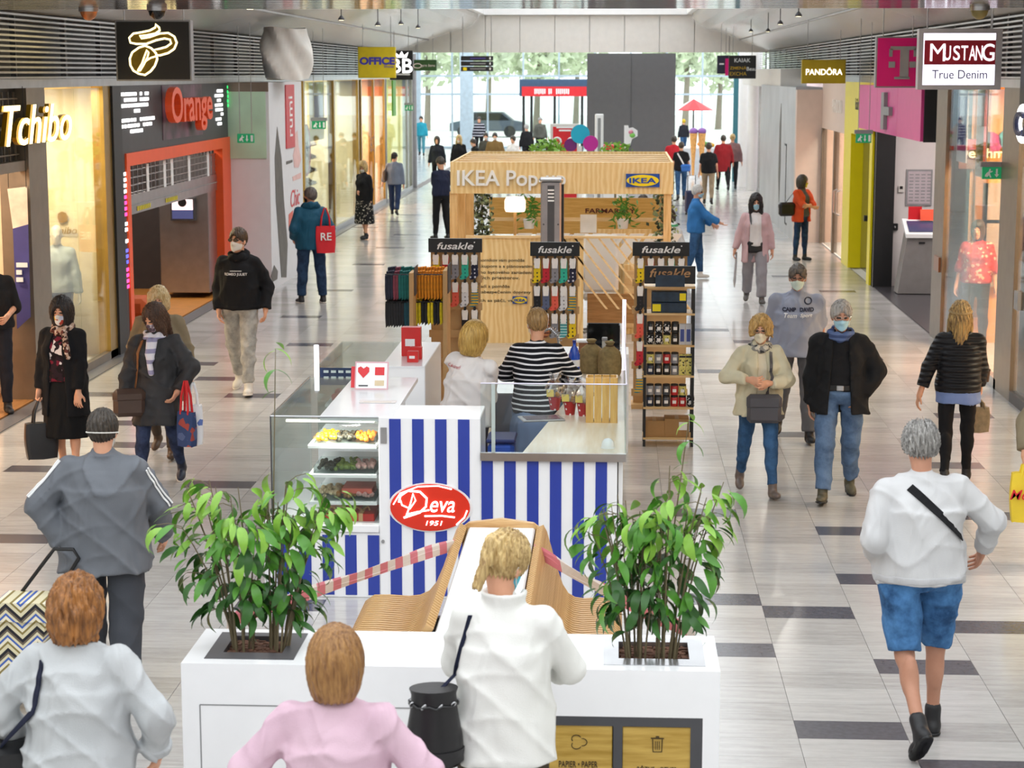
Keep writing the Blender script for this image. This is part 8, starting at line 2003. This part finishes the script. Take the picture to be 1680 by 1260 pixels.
def flag(px0, py0, px1, py1, Y, par):
    a, b = atY(px0, py0, Y), atY(px1, py1, Y); cx, cz = (a.x + b.x) / 2, (a.z + b.z) / 2; w, h = b.x - a.x, a.z - b.z
    p_ = MB().box(a.x, b.x, Y - .025, Y - .004, b.z, a.z).build('logo_plate', plain('logo_blue', '17479e', .35), par)
    MB().prism([(w * .48 * math.cos(t), h * .43 * math.sin(t)) for t in np.linspace(0, 2 * PI, 29)[:-1]], (cx, Y - .032, cz), (1, 0, 0), UPV, (0, .006, 0)).build('logo_oval', plain('logo_yellow', 'f8d817', .35), p_)
    lettering('IKEA', plain('logo_blue', '17479e', .35), p_, (cx, Y - .038, cz), *FRONT, width=w * .8, height=h * .4, bold=.06)
flag(1027, 285, 1082, 307, IY0, ik)
# low front walls
hw_ = atY(800, 391, IY0).z
MB().box(ix0 + .35, atY(957, 450, IY0).x, IY0 + .06, IY0 + .1, 0, hw_).build('plywood_wall', PLY, ik)
lines = [('Odborníkov vám pomôže', 428), ('s nákupom a s plánovaním', 438), ('vášho bytového zariadenia', 448), ('a iných priestorov.', 457), ('Poradí a pomôže', 471), ('so zabezpečením dopravy a montáže.', 480), ('Nech sa páči, vstúpte.', 494)]
for tx_, py in lines:
    w = len(tx_) * 4.3 * IY0 / FPX * .95; c = atY(775, py, IY0); lettering(tx_, ink, ik, (c.x + w / 2, IY0 + .056, c.z), *FRONT, width=w, height=.055, bold=.01, depth=.002)
flag(841, 486, 865, 498, IY0 + .06, ik)
MB().box(ix0 + .2, ix1 - .05, IY0 + .04, IY0 + .12, hw_, hw_ + .03).build('top_rail', PINE, ik)
xa, xb = atY(957, 450, IY0).x, atY(1040, 450, IY0).x
for k in range(8):
    x = xa - .45 + k * .16; MB().prism([(0, 0), (.03, 0), (.03 + .75, -.95), (.75, -.95)], (x, IY0 + .06, hw_), (1, 0, 0), UPV, (0, .03, 0)).build('rail_slat', PINE, ik)
MB().box(xa + .05, ix1 - .1, IY0 + .3, IY0 + .34, .25, .65).build('inner_board', wood('board_brown', 'b88850', '9a6c38', 0), ik)
MB().box(ix0 + .1, ix1 - .1, IY0 + .1, IY1 - .1, -.0, .006).build('deck', plain('deck_grey', 'c9c4bc', .4), ik)
# inside: back rail and white slatted screens
MB().box(ix0 + .3, ix1 - .1, IY1 - .5, IY1 - .45, 1.42, 1.47).build('back_rail', PINE, ik)
MB().box(ix0 + .3, ix1 - .1, IY1 - .2, IY1 - .17, 1.2, 1.75).build('back_board', wood('board_amber', 'dcb468', 'c89a4a', 0), ik)
c = atY(985, 345, IY1 - .22); lettering('FARMARSKÝ', plain('print_maroon', '5a2320', .5), ik, (c.x + .15, IY1 - .21, c.z), *FRONT, width=.75, height=.09, bold=.05)
for k in range(9):
    x = ix0 + .55 + k * .26; MB().prism([(0, 0), (.2, 0), (.2 + .3, .42), (.3, .42)], (x, IY0 + 1.1, .98), (1, 0, 0), UPV, (0, .02, 0)).build('screen_slat', M['white'], ik)
MB().box(atY(952, 352, IY0 + .9).x, atY(979, 352, IY0 + .9).x, IY0 + .9, IY0 + .91, atY(960, 382, IY0 + .9).z, atY(960, 352, IY0 + .9).z).build('notice_sheet', W3, ik)
MB().box(atY(980, 370, IY0 + 1.6).x, ix1 - .25, IY0 + 1.6, IY0 + 1.63, .5, 1.42).build('plywood_screen', PLY, ik)
# furniture inside
q = atY(845, 378, IY0 + .75); lm = thing('table_lamp', 'table lamp with glowing white shade on wooden stem inside pavilion', 'lamp', (q.x, IY0 + .75, 1.0)); zl0 = atY(845, 372, IY0 + .75).z; 
lz = atY(845, 346, IY0 + .75).z; MB().lathe([(.13, 0), (.145, .04), (.145, .15), (.12, .2), (.02, .21)], (q.x, IY0 + .75, lz - .01), 20).build('shade', glow('shade_glow', 'ffe9d0', 1.3), lm, smooth=True); MB().tube([(q.x, IY0 + .75, 1.02), (q.x, IY0 + .75, lz)], .02, 8).build('stem', PINEV, lm); MB().lathe([(.09, 0), (.09, .02)], (q.x, IY0 + .75, 1.0), 16).build('base', PINEV, lm)
ds = thing('white_desk', 'long white desk inside the pavilion under the lamp', 'desk', (ix0 + 1.2, IY0 + .75, 0)); MB().box(ix0 + .45, ix0 + 1.7, IY0 + .5, IY0 + 1.05, .96, 1.0, .004).build('desk_top', M['white'], ds)
for x in (ix0 + .5, ix0 + 1.62):
    for y in (IY0 + .53, IY0 + .98): MB().box(x, x + .05, y, y + .05, .006, .96).build('leg', M['white'], ds)
for px, w in ((773, .28), (808, .24)):
    q = atY(px + 12, 383, IY0 + .6); b_ = thing('storage_box', 'white storage box by the posts on the desk' if px < 800 else 'white storage box beside the lamp on the desk', 'box', (q.x, IY0 + .6, 1.0)); MB().box(-w / 2, w / 2, -.09, .09, 0, .2, .01).build('box_body', M['white'], b_, local=True); MB().box(-w / 2 - .005, w / 2 + .005, -.095, .095, .2, .225, .006).build('lid', M['offwhite'], b_, local=True)
q = atY(985, 420, IY0 + .55); ch = thing('office_chair', 'white high-backed swivel chair behind the slat rail', 'chair', (q.x, IY0 + .75, 0)); MB().box(-.25, .25, -.05, .03, .62, 1.42, .05).build('backrest', M['white'], ch, smooth=True, local=True); MB().box(-.25, .25, 0, .5, .5, .6, .04).build('seat', M['white'], ch, smooth=True, local=True); MB().tube([(0, .25, .08), (0, .25, .5)], .03, 8).build('column', M['grey'], ch, local=True)
for k in range(5): a = 2 * PI * k / 5; MB().tube([(0, .25, .1), (.28 * math.cos(a), .25 + .28 * math.sin(a), .05)], .02, 6).build('foot', M['grey'], ch, local=True)
for x in (-.24, .24): MB().box(x - .03, x + .03, .05, .35, .78, .82, .01).build('armrest', M['dgrey'], ch, local=True)
q = atY(1040, 375, IY0 + .7); dl = thing('desk_lamp', 'pale jointed desk lamp inside the pavilion', 'lamp', (q.x + .18, IY0 + 1.2, 1.0)); MB().tube([(0, 0, 0), (.0, 0, .2), (-.25, 0, .32)], .012, 6).build('arm', M['offwhite'], dl, local=True); MB().lathe([(.07, -.06), (.05, .02), (.02, .05)], (-.28, 0, .32), 14).build('shade', M['offwhite'], dl, smooth=True, local=True); MB().lathe([(.07, 0), (.07, .02)], (0, 0, 0), 14).build('base', M['offwhite'], dl, smooth=True, local=True)
d2 = thing('side_cabinet', 'plywood side cabinet under the pale desk lamp', 'cabinet', (q.x + .16, IY0 + 1.2, 0)); MB().box(-.3, .3, -.2, .25, .006, .98, .006).build('carcass', PLY, d2, local=True); MB().box(-.28, .28, -.215, -.2, .1, .9).build('door', PINE, d2, local=True)
# ivy columns
IVY = [plain('ivy_dark', '39452f', .5, var=.4, scale=10), plain('ivy_pale', '8a9a72', .5, var=.3, scale=10)]
for lab, px, y0, y1, Y in (('trailing ivy column on the inner posts of pavilion', 791, 318, 378, IY0 + 1.2), ('thick trailing ivy column on the outer end of pavilion', 1090, 300, 392, IY0 + .35)):
    a, b = atY(px, y0, Y), atY(px, y1, Y); t = thing('trailing_ivy', lab, 'plant', (a.x, Y, 1.0)); rng = np.random.default_rng(px)
    for mi in (0, 1):
        mb = MB()
        for k in range(220):
            u = rng.random(); p = Vector((a.x + rng.normal() * .07, Y + rng.normal() * .07, b.z - .4 + (a.z - b.z + .4) * u)); d = Vector(rng.normal(size=3)).normalized(); e = d.cross(Vector(rng.normal(size=3))).normalized(); s_ = .035
            mb.add([p - d * s_, p + e * s_ * .7, p + d * s_, p - e * s_ * .7], [(0, 1, 2, 3)])
        o = mb.build('foliage', IVY[mi], t); o['kind'] = 'stuff'
    MB().tube([(a.x, Y, .0 + .006), (a.x, Y, a.z)], .012, 6).build('vine_stem', STEM, t)
for lab, px, py in (('small potted bamboo beside the lamp inside pavilion', 868, 345), ('leafy potted plant before the amber board', 1022, 345)):
    q = atY(px, py, IY1 - .7); t = thing('potted_bamboo', lab, 'plant', (q.x, IY1 - .7, q.z - .25)); rng = np.random.default_rng(px); mb = MB()
    for k in range(90):
        p = Vector((q.x + rng.normal() * .1, IY1 - .7 + rng.normal() * .06, q.z + rng.normal() * .12)); d = Vector((rng.normal(), rng.normal() * .5, .6 * rng.normal() - .3)).normalized(); e = d.cross(Vector((0, 1, .2))).normalized(); mb.add([p, p + d * .06 + e * .014, p + d * .13, p + d * .06 - e * .014], [(0, 1, 2, 3)])
    o = mb.build('foliage', LEAFM[1], t); o['kind'] = 'stuff'
    MB().lathe([(.07, 0), (.09, .14), (.08, .14)], (q.x, IY1 - .7, q.z - .27), 14).build('pot', M['white'], t, smooth=True)
# staff inside and next to it
q = atY(1055, 325, 30.5); pr = Person('worker in white shirt with clasped hands behind the pavilion', (q.x, 30.5), 180, 1.74, dict(handL=(-.02, .25, 1.0), handR=(.04, .26, 1.0), **STAND), lod=2, skin=SKIN_T); pr.body(); pr.trousers(BLK); pr.top('shirt', cloth('shirt_white', 'efe9e6', 'dcd3cf'), hem=.88, sleeve=1.0, t=.024); pr.shoes(SHOE_B); pr.hair(HB, 'short')
q = atY(1115, 392, 31.5); pr = Person('dark haired person in white and green jacket beside the ivy', (q.x - .02, 31.8), 90, 1.45, dict(lean=14, **STAND), lod=2); pr.body(); pr.trousers(cloth('trouser_white', 'd6d6d6')); pr.top('jacket', stripes('jacket_green', 'e2e4e2', '4c9a68', .3, .88), hem=.86, t=.03); pr.shoes(SHOE_W); pr.hair(HB, 'bob')
# grey sensor column before the pavilion
TY = 25.2; a, b = atY(887, 300, TY), atY(921, 300, TY); zt_ = atY(905, 298, TY).z
tt = thing('sensor_column', 'grey metal column with black inset standing before the pavilion', 'column', ((a.x + b.x) / 2, TY, 0)); MB().box(a.x, b.x, TY, TY + .22, 0, zt_, .02).build('column_body', plain('column_grey', '9a979a', .35, .5), tt); MB().box((a.x + b.x) / 2 - .045, (a.x + b.x) / 2 + .045, TY - .006, TY, .2, zt_ - .05).build('inset', M['dgrey'], tt); MB().box(b.x, b.x + .03, TY + .02, TY + .2, 0, zt_ - .04).build('side_strip', M['black'], tt); MB().box(a.x - .02, b.x + .02, TY - .02, TY + .26, zt_, zt_ + .05, .02).build('cap', M['steel'], tt)
for k in range(4): MB().box((a.x + b.x) / 2 - .04, (a.x + b.x) / 2 + .04, TY - .012, TY - .006, zt_ - .12 - .045 * k, zt_ - .1 - .045 * k).build('sensor_line', M['white'], tt)
for x in (a.x + .04, b.x - .04): MB().tube([(x, TY - .01, zt_ - .55), (x, TY, zt_ - .55)], .012, 8).build('screw', M['dgrey'], tt)

# ------------------------------------------------------------------ stalls beyond the pavilion
Y = 46; a, b = atY(903, 203, Y), atY(950, 252, Y)
t = thing('poster_stand', 'red information poster stand with white ring marks beyond pavilion', 'poster', ((a.x + b.x) / 2, Y, 0)); MB().box(a.x, b.x, Y, Y + .08, 0, a.z, .01).build('frame', M['offwhite'], t); MB().box(a.x + .06, b.x - .05, Y - .006, Y, .4, a.z - .07).build('poster', M['red'], t)
for k, px in enumerate((914, 938)): c = atY(px, 232, Y); MB().tube([(c.x + .09 * math.cos(u), Y - .012, c.z + .09 * math.sin(u)) for u in np.linspace(0, 2 * PI, 13)[:-1]], .025, 6, closed=True).build('ring_mark', M['white'], t)
for py, w in ((209, .4), (214, .28)): c = atY(927, py, Y); MB().box(c.x - w / 2, c.x + w / 2, Y - .012, Y - .006, c.z - .02, c.z + .02).build('print_line', M['white'], t)
Y = 43; t = thing('disc_sign', 'cluster of teal, magenta and purple round discs on a stall pole', 'sign', (atY(955, 230, Y).x, Y, 0))
for px, py, r, col, dy in ((952, 220, 15.5, '12a5c4', 0), (969, 235, 12.5, 'b5218f', -.06), (936, 238, 10.5, '6a1a6a', .05)):
    c = atY(px, py, Y); MB().tube([(c.x, Y + dy - .02, c.z), (c.x, Y + dy + .02, c.z)], r * Y / FPX, 28).build('disc', plain('disc_' + col, col, .4, var=.02), t)
c = atY(953, 240, Y); MB().tube([(c.x, Y + .06, 0), (c.x, Y + .06, c.z)], .03, 8).build('pole', M['white'], t); MB().lathe([(.25, 0), (.25, .03)], (c.x, Y + .06, 0), 16).build('base', M['white'], t)
Y = 48; a, b = atY(976, 187, Y), atY(990, 250, Y); t = thing('slim_column', 'slim white sensor column beyond the pavilion roof', 'column', ((a.x + b.x) / 2, Y, 0)); MB().box(a.x, b.x, Y, Y + .15, 0, a.z, .02).build('column_body', M['white'], t); MB().box(a.x + .07, b.x - .07, Y - .005, Y, .5, a.z - .1).build('inset', M['grey'], t)
Y = 52; a, b = atY(985, 238, Y), atY(1024, 250, Y); t = thing('red_counter', 'low red stall counter beyond the pavilion', 'counter', ((a.x + b.x) / 2, Y, 0)); MB().box(a.x, b.x, Y, Y + .6, 0, a.z - .04).build('counter_body', M['white'], t); MB().box(a.x - .03, b.x + .03, Y - .03, Y + .63, a.z - .12, a.z, .01).build('red_top', M['red'], t)
Y = 50; c = atY(1033, 222, Y); t = thing('icecream_board', 'white cut-out board of an ice cream on slim pole', 'sign', (c.x, Y, 0)); MB().tube([(c.x - .1, Y + .03, 0), (c.x - .1, Y + .03, c.z)], .03, 8).build('pole', M['white'], t); MB().prism([(-.14, -.25), (.02, -.25), (.06, -.1), (.2, -.02), (.2, .12), (.08, .2), (-.02, .18), (-.04, .25), (-.14, .25)], (c.x, Y, c.z), (1, 0, 0), UPV, (0, .03, 0)).build('board', M['white'], t); MB().ball((c.x + .07, Y - .02, c.z), .07, .03, .06).build('scoop', plain('scoop_green', '7cc35a', .5), t, smooth=True); MB().ball((c.x + .03, Y - .02, c.z + .08), .06, .03, .05).build('scoop', plain('scoop_pink', 'e08aa0', .5), t, smooth=True)
for px, py, Y, sd in ((897, 238, 44, 3), (1010, 243, 47, 4)):
    q = atY(px, py, Y); t = thing('stall_plant', 'light green bushy plant beside the red poster stand' if sd == 3 else 'light green plant along the low red counter', 'plant', (q.x, Y, 0)); mb = leaf_blob('x', (q.x, Y, q.z - .1), .42, None, 200, sd, .07, .6); o = mb.build('foliage', LEAFM[0], t); o['kind'] = 'stuff'; MB().lathe([(.2, 0), (.25, .5), (.22, .5)], (q.x, Y, 0), 14).build('pot', M['white'], t, smooth=True); MB().tube([(q.x, Y, .5), (q.x, Y, q.z)], .03, 6).build('stem', STEM, t)
# parasol and ice-cream stall near the entrance
Y = 74; c = atY(1138, 163, Y); zb = atY(1138, 181, Y).z; r = 32 * Y / FPX
t = thing('parasol', 'red and white striped parasol above the ice cream stall', 'parasol', (c.x, Y, 0)); MB().tube([(c.x, Y, 0), (c.x, Y, c.z)], .03, 8).build('pole', M['black'], t)
for k in range(10):
    a0, a1 = 2 * PI * k / 10, 2 * PI * (k + 1) / 10; P0 = Vector((c.x, Y, c.z)); P1 = Vector((c.x + r * math.cos(a0), Y + r * math.sin(a0), zb)); P2 = Vector((c.x + r * math.cos(a1), Y + r * math.sin(a1), zb)); d = Vector((0, 0, .02)); MB().add([P0, P1, P2, P0 + d, P1 + d, P2 + d], [(0, 2, 1), (3, 4, 5), (0, 1, 4, 3), (1, 2, 5, 4), (2, 0, 3, 5)]).build('canopy_panel', M['red'] if k % 5 else M['white'], t)
Y = 70; a, b = atY(1118, 228, Y), atY(1172, 262, Y); t = thing('icecream_stall', 'pale ice cream stall counter with fruit display near the entrance', 'stall', ((a.x + b.x) / 2, Y, 0)); MB().box(a.x, b.x, Y, Y + .9, 0, .95).build('counter_body', plain('stall_grey', 'c4c8cc', .4), t); MB().box(a.x, b.x, Y, Y + .9, .95, 1.0).build('counter_top', M['white'], t); MB().box(a.x + .6, b.x, Y, Y + .02, 1.0, 1.35).build('glass_guard', M['clear'], t); sweets(a.x + .6, b.x - .05, Y + .1, Y + .6, 1.0, 14, .06, [cand[2], plain('fruit_green', '6aa84a', .5), cand[0]], t, 'fruit')
for px, lab in ((1138, 'giant waffle cone figure with purple scoop at stall corner'), (1152, 'giant waffle cone figure with purple scoop by the parasol pole')):
    Y = 68; q = atY(px, 205, Y); t = thing('giant_cone', lab, 'figure', (q.x, Y, 0)); MB().lathe([(.04, .1), (.06, .6), (.13, 1.5), (.14, 1.55)], (q.x, Y, 0), 16).build('waffle_cone', plain('waffle', 'dca05a', .7, var=.2, scale=20), t, smooth=True); MB().ball((q.x, Y, 1.62), .15, .15, .12).build('scoop', plain('scoop_purple', '8a5aa0', .6), t, smooth=True); MB().lathe([(.12, 0), (.12, .1)], (q.x, Y, 0), 16).build('base', M['white'], t)
# ------------------------------------------------------------------ shopping trolley, stray carriers
Ty = 10.55; g0 = atY(95, 908, Ty); tr_ = thing('shopping_trolley', 'two-wheeled shopping trolley with patterned fabric bag pulled by person in grey jacket', 'trolley', (atY(50, 1100, Ty).x, Ty, 0))
def ikat(t):
    z = t.n('ShaderNodeSeparateXYZ'); t.l(t.coord(), z.inputs[0]); tri = t.math('ABSOLUTE', t.math('SUBTRACT', t.math('FRACT', t.math('DIVIDE', z.outputs[0], .17), 0), .5), 0)
    k = t.math('FRACT', t.math('DIVIDE', t.math('ADD', z.outputs[2], t.math('MULTIPLY', tri, .16)), .13), 0); t.base(t.ramp(k, [(0, '2b2a30'), (.16, 'd8cfae'), (.34, '8a7a4a'), (.46, 'e6dfc6'), (.62, '4a66b0'), (.74, 'd8cfae'), (.88, '6a5f52')], 'CONSTANT'))
IK = pat('trolley_ikat', ikat); bx_ = atY(48, 1000, Ty).x; zt2 = atY(48, 985, Ty).z
tw_ = .30
def tl(x, y, z): return (bx_ + x - (zt2 - z) * .22, Ty + y + (zt2 - z) * .0, z)
mb = MB(); vv = [tl(x, y, z) for z in (.14, zt2 - .3, zt2) for x, y in ((-tw_ / 2, -.12), (tw_ / 2, -.12), (tw_ / 2, .12), (-tw_ / 2, .12))]
mb.add(vv, [(3, 2, 1, 0), (8, 9, 10, 11)] + [(4 * j + i, 4 * j + (i + 1) % 4, 4 * j + 4 + (i + 1) % 4, 4 * j + 4 + i) for j in (0, 1) for i in range(4)]).build('fabric_bag', IK, tr_)
mb = MB().add([tl(x, y, z) for z in (zt2 - .09, zt2 + .02) for x, y in ((-tw_ / 2 - .01, -.135), (tw_ / 2 + .01, -.135), (tw_ / 2 + .01, .135), (-tw_ / 2 - .01, .135))], [(3, 2, 1, 0), (4, 5, 6, 7)] + [(i, (i + 1) % 4, 4 + (i + 1) % 4, 4 + i) for i in range(4)]).build('flap', IK, tr_)
MB().tube([tl(-.09, .13, .1), tl(-.09, .13, zt2), (g0.x - .09, Ty + .1, g0.z - .05), (g0.x - .05, Ty + .1, g0.z), (g0.x + .06, Ty + .1, g0.z), (g0.x + .09, Ty + .1, g0.z - .05), tl(.12, .13, zt2), tl(.12, .13, .1)], .011, 8).build('handle_frame', M['black'], tr_, smooth=True)
for s_ in (-1, 1): q = tl(s_ * .17, .12, .09); MB().tube([(q[0] - .015, q[1], .09), (q[0] + .015, q[1], .09)], .09, 18).build('wheel', M['black'], tr_)
L = (atY(1740, 800, 14.2).x, 14.2); pr = Person('passer-by at the shop side in beige coat carrying yellow carrier', L, 178, 1.66, dict(handR=HP(L, 178, 1.66, 1681, 745, -.1), curlR=1.4, **STAND), lod=2); pr.body(); pr.trousers(BLK); pr.top('coat', cloth('khaki', '8d8068', '766a54'), hem=.6, t=.034, sleeve=1.9); pr.shoes(SHOE_B); pr.hair(HB, 'bob')
q = pr.grip('R'); yb = tote('yellow_carrier', 'bright yellow paper carrier with red script at shop side', (q.x + .02, q.y, q.z + .05), (.26, .1, .36), plain('carrier_yellow', 'e8c830', .5), 0, .1); lettering('Mei', M['red'], yb, (q.x - .05, q.y - .075, q.z - .2), *FRONT, width=.16, shear=.3)
